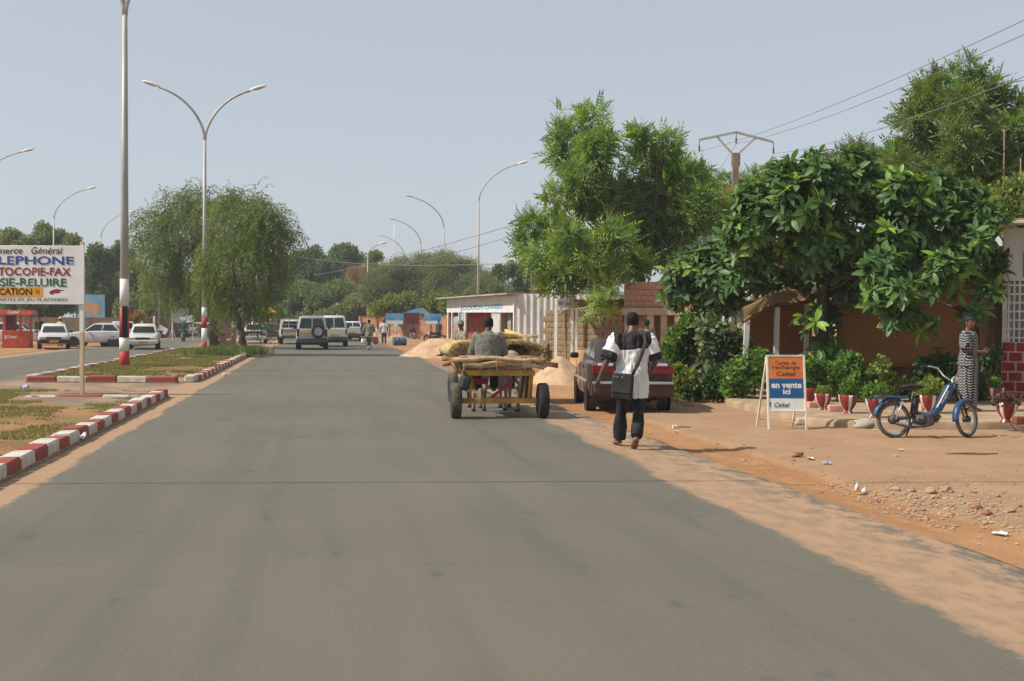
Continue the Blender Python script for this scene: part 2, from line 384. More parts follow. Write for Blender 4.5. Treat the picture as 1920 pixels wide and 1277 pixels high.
# ---------------------------------------------------------------- traffic islands with painted kerb stones
m_isl = bpy.data.materials.new('island_earth'); m_isl.use_nodes = True
N, L = nodes(m_isl); b = N['Principled BSDF']; b.inputs['Roughness'].default_value = .95; b.inputs['Specular IOR Level'].default_value = .1
ob = N.new('ShaderNodeTexCoord').outputs['Object']
e = mixc(N, L, ramp(N, L, nz(N, L, ob, .8, 6), .35, .65), (.36, .20, .10), (.30, .165, .085))
gr = ramp(N, L, nz(N, L, ob, .55, 5, .6), .47, .58)
gcol = mixc(N, L, nz(N, L, ob, 6, 4), (.15, .155, .055), (.25, .21, .10))
L.new(mixc(N, L, mth(N, L, 'MULTIPLY', gr, .85), e, gcol), b.inputs['Base Color'])
bp = N.new('ShaderNodeBump'); bp.inputs['Distance'].default_value = .02; L.new(nz(N, L, ob, 22, 5, .7), bp.inputs['Height']); L.new(bp.outputs['Normal'], b.inputs['Normal'])
m_kr = mat('kerb_red_paint', (.34, .050, .045), .8, .2, 5, .006, 30, col2=(.25, .085, .06))
m_kw = mat('kerb_white_paint', (.64, .62, .56), .8, .1, 5, .006, 30, col2=(.46, .38, .29))
m_conc = mat('concrete', (.36, .32, .26), .9, .15, 4, .006, 35)
m_moss = mat('kerb_bed', (.27, .19, .12), .9, .15, 5, .006, 30)
def island_top(poly, zc, name, seed):
    """earth top inside the kerb: a grid clipped to the outline, domed and uneven"""
    P2 = [Vector((p[0], p[1])) for p in poly]; n = len(P2); c = sum(P2, Vector((0, 0))) / n
    vs, fs = [], []; K = 14
    for k in range(K + 1):
        t = k / K
        for p in P2:
            q = p.lerp(c, 1 - t); d = (1 - t)
            z = zc + .10 * min(1, d * 1.6) + .05 * fbm(q.x * .5, q.y * .5, seed, 3) * min(1, d * 4)
            vs.append((q.x, q.y, z if k else zc + .12))
    for k in range(K):
        for i in range(n): fs.append((k * n + i, k * n + (i + 1) % n, (k + 1) * n + (i + 1) % n, (k + 1) * n + i))
    m = MB(); m.add(vs, fs); m.add([(p.x, p.y, zc) for p in P2] + [(p.x, p.y, -.02) for p in P2], [((i + 1) % n, i, n + i, n + (i + 1) % n) for i in range(n)])
    o = m.build(name, m_isl, None, True); struct(o); return o
kstone = []
for k in range(5):
    m = MB(); d = .57 + .02 * k
    m.box((0, 0, .06), (.24, 1.0, .22), None, 0, .028)
    m.v = [(x + .006 * fbm(x * 9, y * 7, k), y + .004 * fbm(x * 9, y * 7, k + 9), z + .006 * fbm(x * 9, y * 7, k + 5)) for x, y, z in m.v]
    for c_, mm in (('r', m_kr), ('w', m_kw)): kstone.append((c_, m.mesh('kerb_stone', mm)))
def kerb(pts, step, first='w', skip=()):
    """kerb stones along a polyline (u, v); alternate red and white, each its own block"""
    P3 = [uv2w(u, v) for u, v in pts]
    bed = MB()
    for a, b_ in zip(P3[:-1], P3[1:]): bed.bar(a + Vector((0, 0, .015)), b_ + Vector((0, 0, .015)), .30, .03)
    root = bed.build('kerb', m_moss); struct(root)
    L_ = [0.0]
    for a, b_ in zip(P3[:-1], P3[1:]): L_.append(L_[-1] + (b_ - a).length)
    n = max(1, round(L_[-1] / step)); st = L_[-1] / n; k = 0
    def pt(s):
        i = max(j for j in range(len(L_) - 1) if L_[j] <= s + 1e-6); t = (s - L_[i]) / (L_[i + 1] - L_[i]); return P3[i].lerp(P3[i + 1], t)
    for q in range(n):
        a, b_ = pt(q * st + .012), pt((q + 1) * st - .012); d = b_ - a
        c_ = 'w' if (q % 2 == 0) == (first == 'w') else 'r'
        me = random.choice([x for y, x in kstone if y == c_])
        o = link('kerb_stone', me, root, (a + b_) / 2, (R(random.uniform(-1.2, 1.2)), R(random.uniform(-2, 2)), math.atan2(-d.x, d.y) + R(random.uniform(-.8, .8))))
        o.scale = (1, d.length, random.uniform(.92, 1.05)); o.location.z = random.uniform(-.012, .012)
    return root
kerb([(U_L - .12, 2.0), (U_L - .12, 25.1)], .60, 'w')
kerb([(U_L - .45, 25.35), (U_L2 + .2, 25.6)], .9, 'w').location.z = -.135
isl1 = [uv2w(u, v) for u, v in [(U_L - .2, -6), (U_L - .2, 10), (U_L - .2, 25.0), (-5, 25.3), (U_L2 - .2, 25.4), (U_L2 - .2, 10), (U_L2 - .2, -6)]]
def dens(poly, st):
    out = []
    for a, b_ in zip(poly, poly[1:] + poly[:1]):
        n = max(1, int((b_ - a).length / st)); out += [a.lerp(b_, k / n) for k in range(n)]
    return out
island_top(dens(isl1, .5), -.02, 'traffic_island', 1.0)
arc = [(U_L - .12 - 1.7 + 1.7 * math.cos(t), 62.0 + 2.2 * math.sin(t)) for t in np.linspace(0, math.pi * .5, 7)]
kerb([(U_L - .2, 31.0)] + [(U_L - .12, 32)] + arc, .62, 'w')
kerb([(U_L2 + .05, 31.3), (U_L - .45, 30.75)], .82, 'r')
kerb([(U_L2 + .1, 31.6), (U_L2 + .12, 63.5)], .8, 'w')
isl2 = [uv2w(u, v) for u, v in [(U_L - .25, 31.1), (U_L - .2, 45), (U_L - .2, 62), (-3.7, 63.6), (-4.9, 64.3), (U_L2 + .2, 63.8), (U_L2 + .05, 45), (U_L2 + .1, 31.5)]]
island_top(dens(isl2, .6), -.02, 'traffic_island', 5.0)
# short kerb in front of the sand heap on the right
kb = [w2uv(G(776, 667)), w2uv(G(832, 669))]
kerb([kb[0], kb[1]], .78, 'w')

# grass on the islands and in the borders: one mass of blades
def blades(name, pts, h, wd, col, seed, lean=.5, trans=.25):
    r = np.random.default_rng(seed); n = len(pts); P0 = np.array(pts, float)
    a = r.uniform(0, 2 * np.pi, n); hh = h * r.uniform(.5, 1.3, n); ww = wd * r.uniform(.6, 1.3, n)
    dx, dy = np.cos(a), np.sin(a); la = r.uniform(0, 2 * np.pi, n); ln = lean * hh * r.uniform(.2, 1.2, n)
    A = P0 + np.c_[-dx * ww, -dy * ww, np.zeros(n)]; B = P0 + np.c_[dx * ww, dy * ww, np.zeros(n)]
    T = P0 + np.c_[np.cos(la) * ln, np.sin(la) * ln, hh]
    V = np.stack([A, B, T], 1).reshape(-1, 3); F = np.arange(3 * n).reshape(-1, 3)
    t = r.uniform(.55, 1.3, (n, 1)) * np.array([[1, 1, 1]]); dry = r.random(n) < .3; t[dry] *= np.array([1.7, 1.25, 1.1])
    return stuff(link(name, np_mesh(name, V, F, leafmat(name + '_leaf', col, .7, trans), tint=t)))
def scatter_island(u0, u1, v0, v1, n, zf, thr, seed):
    r = random.Random(seed); out = []
    while len(out) < n:
        u, v = r.uniform(u0, u1), r.uniform(v0, v1); p = uv2w(u, v)
        q = fbm(p.x * .55, p.y * .55, 2.0, 4) + .25 * fbm(p.x * 2.2, p.y * 2.2, 4, 2)
        if q < thr: continue
        d = min(u - u0, u1 - u)
        p.z = .10 + .05 * min(1, max(0, d)); out.append((p.x, p.y, p.z))
    return out
g1 = scatter_island(U_L2, U_L - .35, 9, 25.2, 42000, None, .02, 1)
o = blades('grass', g1, .042, .006, (.175, .20, .07), 3); o['label'] = 'dry short grass in patches on the near traffic island'
g2 = scatter_island(U_L2 + .3, U_L - .35, 31.6, 62.5, 42000, None, .0, 2)
o = blades('grass', g2, .075, .012, (.17, .215, .075), 4); o['label'] = 'short grass on the far traffic island below the lamp posts'
g3 = []
for k in range(6500):                                   # weeds round the lamp post and the tree
    c = random.choice([(418, 664, 1.5), (438, 662, 1.3), (400, 668, .9), (478, 664, .5)]); p = G(c[0], c[1], .12)
    a, d = random.uniform(0, 6.3), abs(random.gauss(0, .5)) * c[2]; g3.append((p.x + math.cos(a) * d, p.y + math.sin(a) * d * 1.5, .08))
o = blades('weed', g3, .38, .022, (.11, .165, .045), 5, .6); o['label'] = 'tall green weeds round the foot of the weeping tree'
# ================================================================ STREET FURNITURE
m_galv = mat('galvanised_steel', (.38, .37, .34), .55, .12, 3, 0, metal=.35, stretch=(1, 1, .2))
m_red = mat('red_paint', (.42, .045, .035), .6, .15, 5)
m_white = mat('white_paint', (.72, .71, .67), .6, .07, 4)
m_black = mat('black_paint', (.015, .015, .016), .5, .2, 5)
m_lampw = mat('lamp_housing', (.74, .72, .64), .45, .05, 3)
m_lens = mat('lamp_lens', (.45, .45, .42), .2, .05, 3)
m_wood = mat('weathered_wood', (.26, .165, .09), .85, .25, 5, .004, 20, stretch=(8, 8, .6))
m_paleW = mat('pale_timber', (.55, .42, .29), .8, .12, 4, .002, 30, stretch=(6, 6, .5))
m_rust = mat('rust_red_steel', (.21, .06, .035), .7, .2, 4)
def arm_path(L, H, side):
    """half arch of a lamp arm: leaves the pole upright and ends nearly level"""
    return [Vector((side * L * (1 - math.cos(t)) ** .93, 0, H * math.sin(t))) for t in np.linspace(0, R(74), 12)]
def lamp_post(name, label, base, rotz, arms, fork=11.2, L=4.2, H=3.1, bands=(), r0=.125, group=None, head=1.0):
    t = thing(name, label, 'street lamp', base, rotz, group)
    m = MB(); m.tube([(0, 0, -.05), (0, 0, fork * .5), (0, 0, fork + .1)], [r0, r0 * .74, r0 * .5], 14); m.build('pole', m_galv, t, True)
    z = 0
    for hgt, mm in bands:
        b_ = MB(); rr = r0 * (1 - .52 * z / fork) + .006; r1 = r0 * (1 - .52 * (z + hgt) / fork) + .006
        b_.tube([(0, 0, z), (0, 0, z + hgt)], [rr, r1], 14, True); b_.build('painted_band', mm, t, True); z += hgt
    for s in arms:
        p = [q + Vector((0, 0, fork)) for q in arm_path(L, H, s)]
        a = MB(); a.tube(p, [r0 * .48 - .02 * k / 11 for k in range(12)], 10); a.build('arm', m_galv, t, True)
        d = (p[-1] - p[-2]).normalized(); e = p[-1] - d * .08
        up = Vector((0, 1, 0)).cross(d) * (-1 if s > 0 else 1)
        up = up if up.z > 0 else -up
        M = Matrix((d, up.cross(d), up)).transposed()
        h = MB()
        prof = [(0, .05, .04), (.06, .075, .075), (.25, .125, .12), (.55, .14, .135), (.85, .10, .09), (.98, .03, .03)]
        vs, fs, n = [], [], 12
        for x, wy, hz in prof:
            for k in range(n):
                g_ = 2 * math.pi * k / n; zz = math.sin(g_) * hz
                vs.append(e + M @ Vector((x * head, math.cos(g_) * wy * head, (zz if zz > 0 else zz * .25) * head + .02)))
        for i in range(len(prof) - 1):
            for k in range(n): fs.append((i * n + k, i * n + (k + 1) % n, (i + 1) * n + (k + 1) % n, (i + 1) * n + k))
        fs += [tuple(range(n)), tuple(range((len(prof) - 1) * n, len(prof) * n))]
        h.add(vs, fs); ho = h.build('lamp_head', m_lampw, t, True)
        l = MB(); l.ell(e + M @ Vector((.55 * head, 0, -.015)), (.33 * head, .11 * head, .045), 12, 6, M); l.build('lens', m_lens, ho, True)
    pb = MB(); pb.box((0, 0, -.01), (.42, .42, .06), None, 0, .01); pb.build('base_plate', m_conc, t)
    return t
# double lamp posts on the island
p = G(233, 692, .08); p.z = .08
lp = lamp_post('street_lamp', 'tall twin-arm lamp post with red and white base and black patch, on the grassy island', p, ROADROT, (-1, 1), fork=10.75, L=3.2, H=2.9, bands=((.55, m_red), (.42, m_white), (.95, m_red), (.85, m_white)), r0=.15)
mm = MB(); mm.tube([(0, 0, .88), (0, 0, 1.92)], [.158, .153], 14, True); 
mm = MB(); vs_ = []; 
for zz in (.97, 1.93):
    for g_ in np.linspace(R(252), R(314), 7): vs_.append((math.cos(g_) * .157, math.sin(g_) * .157, zz))
mm.add(vs_, [(k, k + 1, 8 + k, 7 + k) for k in range(6)]); mm.build('black_patch', m_black, lp, True)
p = G(383, 654, .08); p.z = .08
lamp_post('street_lamp', 'tall twin-arm lamp post with red and white bands beside the weeping tree', p, ROADROT, (-1, 1), fork=11.0, L=3.2, H=2.9, bands=((.35, m_red), (.75, m_white), (.55, m_red), (.55, m_white)), r0=.15)
bb = ((.5, m_white), (.9, m_red), (.95, m_white))
for v, s, nm in ((92.8, 1, 'single-arm lamp post rising behind the chair-hire kiosk, its arm turned away from the road'), (119, -1, 'single-arm lamp post with red and white base by the far end of the kiosk'),
              (146, -1, 'single-arm lamp post by the blue billboard, banded red and white'), (174, -1, 'distant single-arm lamp post beyond the blue billboard, its head among the treetops')):
    lamp_post('street_lamp', nm, uv2w(12.6, v, -.02), ROADROT + (0 if s < 0 else R(-12)), (s,), bands=bb)
for v, nm in ((93.3, 'single-arm lamp post whose curved arm alone rises past the painted signboard'), (118.7, 'single-arm lamp post rising behind the painted signboard'), (143.5, 'single-arm lamp post in front of the blue hoarding and dark trees'),
              (171, 'distant single-arm lamp post among the dark trees across the road'), (197, 'farthest small lamp post showing low among the roadside trees')):
    lamp_post('street_lamp', nm, uv2w(-25.1 if v < 160 else -28, v, -.02), ROADROT, (1,), bands=((.7, m_red), (.95, m_white)))
lamp_post('street_lamp', 'short-armed lamp post behind the cyclist, white and red at the foot', W(689, 633, 118) * 1 - Vector((0, 0, 0)), ROADROT, (1,), fork=8.2, L=1.5, H=1.2, bands=((.5, m_red), (.9, m_white), (.4, m_red)), r0=.11).location.z = -.02
lamp_post('street_lamp', 'slim lamp post far down the road beyond the white estate car', W(474, 622, 120), ROADROT, (1,), fork=7, L=1.2, H=1, bands=((.6, m_red), (1.0, m_white)), r0=.12).location.z = -.02

# painted signboard on two posts
m_board = mat('signboard_white', (.74, .73, .70), .55, .05, 2.5)
m_tblue = mat('sign_blue', (.03, .085, .30), .6, .12, 30); m_tmar = mat('sign_maroon', (.27, .03, .05), .6, .12, 30)
m_tgrn = mat('sign_green', (.025, .13, .075), .6, .12, 30); m_tblk = mat('sign_black', (.03, .035, .035), .6, .15, 30)
m_oran = mat('sign_orange', (.72, .33, .035), .6, .08, 8)
Ys = 24.6; pr, pl = W(158, 520, Ys), W(0, 520, Ys); sg = 1 / (Ys / FPX)
base = Vector((W(152, 740, Ys).x, Ys, .1))
t = thing('signboard', 'white painted signboard with lines of French lettering on a pale post, at the island edge', 'sign', base, R(-2))
def sx_(px): return (px - 152) / sg
def sz_(py): return (742 - py) / sg + .0
XW = 2.75
m = MB(); m.box((sx_(158) - XW / 2, 0, (sz_(470) + sz_(580)) / 2), (XW, .035, sz_(470) - sz_(580)), None, 0, .006); m.build('board', m_board, t)
m = MB(); m.box((sx_(152.5), .06, sz_(620)), (.075, .075, sz_(470) - sz_(742) - .02), None, 0, .008); m.v = [(x, y, z * 1) for x, y, z in m.v]
m = MB(); m.box((0, .055, (sz_(476)) / 2), (.078, .07, sz_(476) + .3), None, 0, .006); m.build('post', m_paleW, t)
m = MB(); m.box((0, .0555, sz_(570)), (.084, .076, sz_(472) - sz_(606)), None, 0, .006); m.v = [(x, y, z + .05) for x, y, z in m.v]; m.build('painted_post_top', m_white, t)
m = MB(); m.box((-2.5, .055, sz_(476) / 2), (.078, .07, sz_(476) + .3), None, 0, .006); m.build('post', m_paleW, t)
def line(s, x1, y0, y1, mt, vis0, nvis, fat=.0, sh=0.0):
    """letters right-aligned at pixel x1; vis0 is the pixel where the nvis last letters begin"""
    per = (x1 - vis0) / nvis; wpx = per * len(s); text(t, s, (sx_(x1 - wpx / 2), -.022, sz_((y0 + y1) / 2)), wpx / sg, (y1 - y0) / sg, mt, fat=fat, shear=sh, wob=.10)
line('Commerce   Général', 117, 473, 486, m_tblk, 0, 13.2, .012, .12)
line('TELEPHONE', 139, 490, 506, m_tblue, -4, 7.05, .022)
line('PHOTOCOPIE-FAX', 133, 511, 527, m_tmar, 2, 10.1, .022)
line('SAISIE-RELUIRE', 125, 531, 547, m_tgrn, -2, 11.1, .022)
m = MB(); m.box((sx_(-70), -.0195, sz_(557.5)), (300 / sg, .003, 18.5 / sg)); m.build('orange_panel', m_oran, t)
line('PLASTIFICATION', 59, 550, 563, m_tblk, -4, 7.1, .02)
text(t, '©', (sx_(70), -.024, sz_(556.5)), 8.5 / sg, 8.5 / sg, m_tblk)
line('CARTES DE JEU PLASTIFIEES', 127, 568.5, 576, m_tblk, 0, 23, .006, .15)
hand = [(91, 558), (96, 554), (104, 551.5), (108, 551), (111, 552.5), (119, 553), (119, 554.5), (112, 555.5), (113, 558.5), (109, 559.5), (103, 559), (98, 562), (95, 562)]
m = MB(); n = len(hand); m.add([(sx_(x), -.0195, sz_(y)) for x, y in hand] + [(sx_(x), -.017, sz_(y)) for x, y in hand], [tuple(range(n - 1, -1, -1))] + [(i, (i + 1) % n, n + (i + 1) % n, n + i) for i in range(n)])
m.build('pointing_hand', m_tmar, t)

# A-board by the roadside
m_ofr = mat('board_cream', (.68, .62, .52), .65, .10, 5, .001, 40); m_oor = mat('board_orange', (.60, .17, .04), .55, .08, 6)
m_obl = mat('board_blue', (.012, .10, .25), .5, .08, 6); m_owh = mat('board_white', (.70, .69, .64), .55, .06, 5); m_obrn = mat('board_brown', (.09, .05, .03), .6, .1, 20)
p = GP(1477, 806); sA = FPX / p.y
t = thing('a_board', 'folding advertising board with orange, blue and white bands on pale wooden legs', 'sign', p, R(3))
Hh, Wd, tilt = 140 / sA * 1.01, 74 / sA, R(9)
Ma = Matrix.Rotation(-tilt, 3, 'X')
def ab(x, z, y=0.0): return Ma @ Vector((x, y, z))
m = MB(); m.box(ab(0, Hh * .62), (Wd - .02, .014, Hh * .76), Ma); m.build('panel', m_owh, t)
for sx2 in (-1, 1):
    m = MB(); m.bar(ab(sx2 * (Wd / 2 - .012), 0), ab(sx2 * (Wd / 2 - .012), Hh), .032, .03, bev=.004); m.build('leg', m_ofr, t)
    m = MB(); top = ab(sx2 * (Wd / 2 - .02), Hh - .03, .03); m.bar(top, Vector((sx2 * (Wd / 2 - .02) - .06, .52, .0)), .032, .025, bev=.004); m.build('leg', m_ofr, t)
for zz in (Hh - .012, Hh * .245):
    m = MB(); m.bar(ab(-Wd / 2 + .03, zz, -.004), ab(Wd / 2 - .03, zz, -.004), .03, .028, bev=.004); m.build('rail', m_ofr, t)
m = MB(); m.bar((-Wd / 2 - .05, .50, .12), (Wd / 2 - .08, .50, .12), .02); m.build('rear_rail', m_ofr, t)
def abp(z0, z1): return ab(0, (z0 + z1) / 2, -.009)
zt = Hh - .03; z1, z2, z3 = zt - 41 / sA, zt - 78 / sA, Hh * .255
m = MB(); m.box(abp(z1, zt), (Wd - .07, .003, zt - z1), Ma); m.build('orange_band', m_oor, t)
m = MB(); m.box(abp(z2, z1), (Wd - .07, .003, z1 - z2), Ma); m.build('blue_band', m_obl, t)
rt = (R(90) - tilt, 0, 0)
def abt(s, cx, z, w, h, mt, fat=.0, sh=0.0): text(t, s, ab(cx, z, -.011), w, h, mt, rt, depth=.002, fat=fat, shear=sh)
abt('Cartes de', 0, zt - 11 / sA, 40 / sA, 7.5 / sA, m_obrn, .012); abt('recharge', 0, zt - 20.5 / sA, 52 / sA, 10 / sA, m_obrn, .014)
abt('Celtel', .0, zt - 32 / sA, 37 / sA, 9 / sA, m_obrn, .018, .25)
abt('en vente', 0, zt - 54 / sA, 58 / sA, 11 / sA, m_owh, .035); abt('ici', 0, zt - 66 / sA, 14 / sA, 10 / sA, m_owh, .035)
abt('Celtel', -.08, z2 - 13 / sA, 29 / sA, 9 / sA, m_tblk, .012, .25)
m = MB(); m.add([tuple(ab(-.262 + x, z2 - .095 + z, -.0105)) for x, z in ((-.015, .03), (.015, .03), (.004, -.05), (-.002, -.05))] + [tuple(ab(-.262 + x, z2 - .095 + z, -.009)) for x, z in ((-.015, .03), (.015, .03), (.004, -.05), (-.002, -.05))], [(3, 2, 1, 0), (0, 1, 5, 4), (1, 2, 6, 5), (2, 3, 7, 6), (3, 0, 4, 7)])
m.build('emblem', m_tblue, t)

# power line: concrete pole with steel crossarm and three wires
m_cpole = mat('concrete_pole', (.23, .18, .13), .9, .12, 2); m_arm = mat('crossarm_steel', (.42, .41, .33), .6, .1, 3); m_ins = mat('insulator', (.05, .04, .04), .4, .1, 5)
m_wire = mat('cable', (.20, .20, .20), .6, .1, 2)
Yp = 50.0; sp = FPX / Yp; base = W(1376, 600, Yp); base.z = -.02
t = thing('power_pole', 'concrete power pole with a bent steel crossarm and hanging insulators above the trees', 'power pole', base, 0)
def pz(py, px=1376): return W(px, py, Yp).z
def pxl(px): return (px - 1376) / sp
m = MB(); m.box((0, 0, pz(286) / 2), (.26, .2, pz(286)), None, 0, .02); m.build('pole', m_cpole, t)
for s in (-1, 1):
    m = MB(); m.bar((s * .17, -.02, pz(310)), (s * .17, -.02, pz(285)), .05, .12); m.build('clamp_plate', m_arm, t)
A_, B_, C_ = Vector((pxl(1308), 0, pz(262))), Vector((pxl(1377), 0, pz(247))), Vector((pxl(1447), 0, pz(265)))
for a, b_ in ((A_, B_), (B_, C_)):
    m = MB(); m.bar(a, b_, .09, .09); m.build('crossarm', m_arm, t)
for s, e in ((-1, A_.lerp(B_, .47)), (1, B_.lerp(C_, .53))):
    m = MB(); m.bar((s * .14, 0, pz(287)), e, .07, .07); m.build('strut', m_arm, t)
ins = []
for e in (A_, B_, C_):
    m = MB(); q = e + Vector((0, 0, -.02)); m.tube([q, q - Vector((0, 0, .18))], .015, 6)
    m.lathe([(.02, -.46), (.05, -.44), (.02, -.40), (.05, -.36), (.02, -.32), (.05, -.28), (.02, -.24), (.02, -.18)], 8, q); m.build('insulator', m_ins, t); ins.append(base + q + Vector((0, 0, -.47)))
def wire(label, a, b_, sag, r=.008, name='power_cable', grp=None):
    pts = [a.lerp(b_, k / 24) - Vector((0, 0, 4 * sag * (k / 24) * (1 - k / 24))) for k in range(25)]
    m = MB(); m.tube(pts, r, 5); return tag(m.build(name, m_wire, None, True), label, 'cable', grp)
for q, e, lb in zip(ins, ((1920, 14, 20.5), (1920, 40, 20), (1920, 119, 20)), ('left', 'middle', 'right')):
    end = W(*e); d = end - q; far = q + d * 1.25
    wire(f'overhead power cable from the {lb} insulator of the crossarm, rising over the broad-leaved tree', q, far, .35)
    back = q - Vector((d.x, d.y, 0)) * 1.6; back.z = q.z - 1.2
    wire(f'overhead power cable running on from the {lb} insulator behind the feathery tree', q, back, 1.0)
# a low telephone cable crossing the street: it throws the thin shadow on the tarmac
def shadow_src(px, py, z):
    gnd = G(px, py, 0.0); return gnd + sdir * (z / sdir.z)
wire('thin telephone cable slung across the street above the picture', shadow_src(-500, 909, 8.2), shadow_src(2500, 897, 8.2), .02, .022, 'telephone_cable')
# rust-red steel pole with a lamp bracket and small crossarm, behind the kiosk
base = W(1003, 600, 62); base.z = -.02; s6 = FPX / 62
t = thing('utility_pole', 'rust-red utility pole with a small crossarm behind the chair-hire kiosk', 'utility pole', base)
H6 = W(1003, 430, 62).z
m = MB(); m.tube([(0, 0, 0), (0, 0, H6)], [.14, .10], 10); m.build('pole', m_rust, t, True)
m = MB(); m.tube([(-.2, 0, 0), (-.2, 0, W(995, 408, 62).z)], .03, 8); m.build('service_pipe', m_galv, t, True)
m = MB(); m.bar((-.9, 0, W(1003, 437, 62).z), (.35, 0, W(1003, 437, 62).z), .06); m.build('crossarm', m_galv, t)
m = MB(); m.bar((-.36, 0, W(1003, 413, 62).z), (.2, 0, W(1003, 413, 62).z), .05); m.build('bracket', m_galv, t)
m = MB(); m.ell((-.36, 0, W(1003, 411, 62).z), (.09, .09, .16), 10, 8); m.build('insulator', m_ins, t, True)
wire('thin cable sloping down from the rust-red utility pole towards the acacia', W(977, 437, 62), W(700, 505, 140), .3, .02)
wire('second thin cable from the rust-red utility pole across the far treetops', W(995, 412, 62), W(560, 520, 150), .4, .02)
wire('nearly level cable low over the far acacia', W(540, 478, 140), W(990, 492, 70), .6, .02)
for px, y0, y1, Yq, mt, nm in ((272, 480, 612, 95, m_rust, 'thin rust-red pole standing before the dark trees across the road'), (1880, 245, 470, 34, m_wood, 'weathered wooden pole rising behind the shop roof'),
        (1912, 300, 430, 30, m_wood, 'shorter weathered wooden pole standing at the shop roof'), (738, 418, 600, 210, m_white, 'very thin white mast far off above the acacia'),
        (886, 486, 600, 120, m_wood, 'dark distant pole top above the acacia'), (298, 540, 640, 92, m_galv, 'grey pole with a leaning white board at its foot')):
    q = W(px, y1, Yq); h = W(px, y0, Yq).z
    wd = 3.2 if mt in (m_rust, m_wood) else 1.6
    t = thing('pole', nm, 'pole', (q.x, q.y, -.02)); m = MB(); m.tube([(0, 0, 0), (0, 0, h)], [wd * Yq / FPX * .6, wd * Yq / FPX * .42], 8); m.build('shaft', mt, t, True)
    m = MB(); m.lathe([(wd * Yq / FPX * .5, h - .02), (wd * Yq / FPX * .46, h + .03), (.005, h + .06)], 8); m.build('cap', m_galv, t)

# ================================================================ BUILDINGS ON THE RIGHT
m_sheet = mat('white_sheet_metal', (.66, .66, .64), .5, .06, 2, .0, metal=.0)
m_roof = mat('roof_sheet', (.50, .48, .43), .5, .15, 2, metal=.3); m_ochre = mat('ochre_timber', (.34, .24, .13), .8, .15, 4, stretch=(6, 6, .6))
m_door = mat('red_door_paint', (.33, .075, .05), .6, .2, 4); m_signb = mat('sky_blue_letters', (.12, .36, .55), .6, .15, 12)
def ribbed(x0, x1, z0, z1, y, pitch=.25, d=.04, rib=.07):
    """ribbed sheet in the plane y, facing -y"""
    m = MB(); xs = []; x = x0
    while x < x1 - 1e-6:
        for dx, dy in ((0, 0), (pitch - rib * 1.4, 0), (pitch - rib * 1.1, -d), (pitch - rib * .3, -d)):
            if x + dx <= x1: xs.append((x + dx, y + dy))
        x += pitch
    xs.append((x1, y)); n = len(xs)
    m.add([(a, b_, z0) for a, b_ in xs] + [(a, b_, z1) for a, b_ in xs], [(i, i + 1, n + i + 1, n + i) for i in range(n - 1)]); return m
# kiosk: near corner C0, signed front runs away to the left
C0, C1 = W(966, 604, 48), W(838, 604, 56); C0.z = C1.z = -.02
fd = (C1 - C0); FL = fd.length; ang = math.atan2(fd.y, fd.x)
t = thing('kiosk', 'white sheet-metal kiosk with blue chair-hire lettering along its front', 'kiosk', C0, ang + math.pi)
# local: +x runs from far corner to near corner reversed: front spans x in [-FL, 0], front faces -y
eL, eR = W(838, 560, 56).z, W(966, 551, 48).z
bL, bR = W(838, 585, 56).z, W(966, 585, 48).z
m = MB(); m.add([(-FL, -.02, bL), (0, -.02, bR), (0, -.02, eR - .04), (-FL, -.02, eL - .04), (-FL, .03, bL), (0, .03, bR), (0, .03, eR - .04), (-FL, .03, eL - .04)], [(0, 1, 2, 3), (7, 6, 5, 4), (0, 4, 5, 1), (3, 2, 6, 7), (0, 3, 7, 4), (1, 5, 6, 2)]); m.build('fascia', m_sheet, t)
m = MB(); m.bar((-FL * .76, -.035, bL + .02), (-FL * .76, -.035, eL - .05), .05, .02); m.build('fascia_joint', m_white, t)
text(t, 'LOCATION CHAISES', (-FL * .455, -.025, W(912, 575, 51).z - .0), FL * .60, .20, m_signb, (R(90), R(-.5), 0), fat=.018, wob=.12)
ov = .45; m = MB(); D = 4.0
m.add([(-FL - .35, -ov, eL), (.15, -ov, eR), (.15, D, eR + .12), (-FL - .35, D, eL + .2)] + [(-FL - .35, -ov, eL + .05), (.15, -ov, eR + .05), (.15, D, eR + .17), (-FL - .35, D, eL + .25)], [(3, 2, 1, 0), (4, 5, 6, 7), (0, 1, 5, 4), (1, 2, 6, 5), (2, 3, 7, 6), (3, 0, 4, 7)]); m.build('roof', m_roof, t)
m = ribbed(-.03, 4.2, 0, eR + .02, 0, .27, .05, .08); M4 = Matrix.Rotation(R(62), 3, 'Z'); m.v = [tuple(M4 @ Vector(v) + Vector((.0, -.01, 0))) for v in m.v]; m.build('side_wall', m_sheet, t)
m = MB(); m.box((-.03, -.03, eR / 2), (.09, .09, eR - .06), None, 0, .01); m.build('corner_post', m_white, t)
for k, fx in enumerate((.985, .915, .80, .70)):
    m = MB(); m.box((-FL * fx, .02, bL / 2), (.09, .08, bL), None, 0, .01); m.build('post', m_white, t)
m = ribbed(-FL + .05, -FL * .58, 0, bL, .9, .5, .04, .12); m.build('red_door', m_door, t)
m = ribbed(-FL * .58, -FL * .33, 0, bR, .8, .4, .03, .1); m.build('timber_wall', m_ochre, t)
m = ribbed(-FL * .33, -FL * .2, 0, bR, .06, .24, .05, .08); m.build('wall_strip', m_sheet, t)
m = ribbed(-FL * .2, 0, 0, bR, .7, .3, .02, .05); m.build('shutter', m_ochre, t)
m = MB(); m.box((-FL / 2, D - .2, (eL - .2) / 2), (FL, .1, eL - .2)); m.build('back_wall', m_ochre, t)

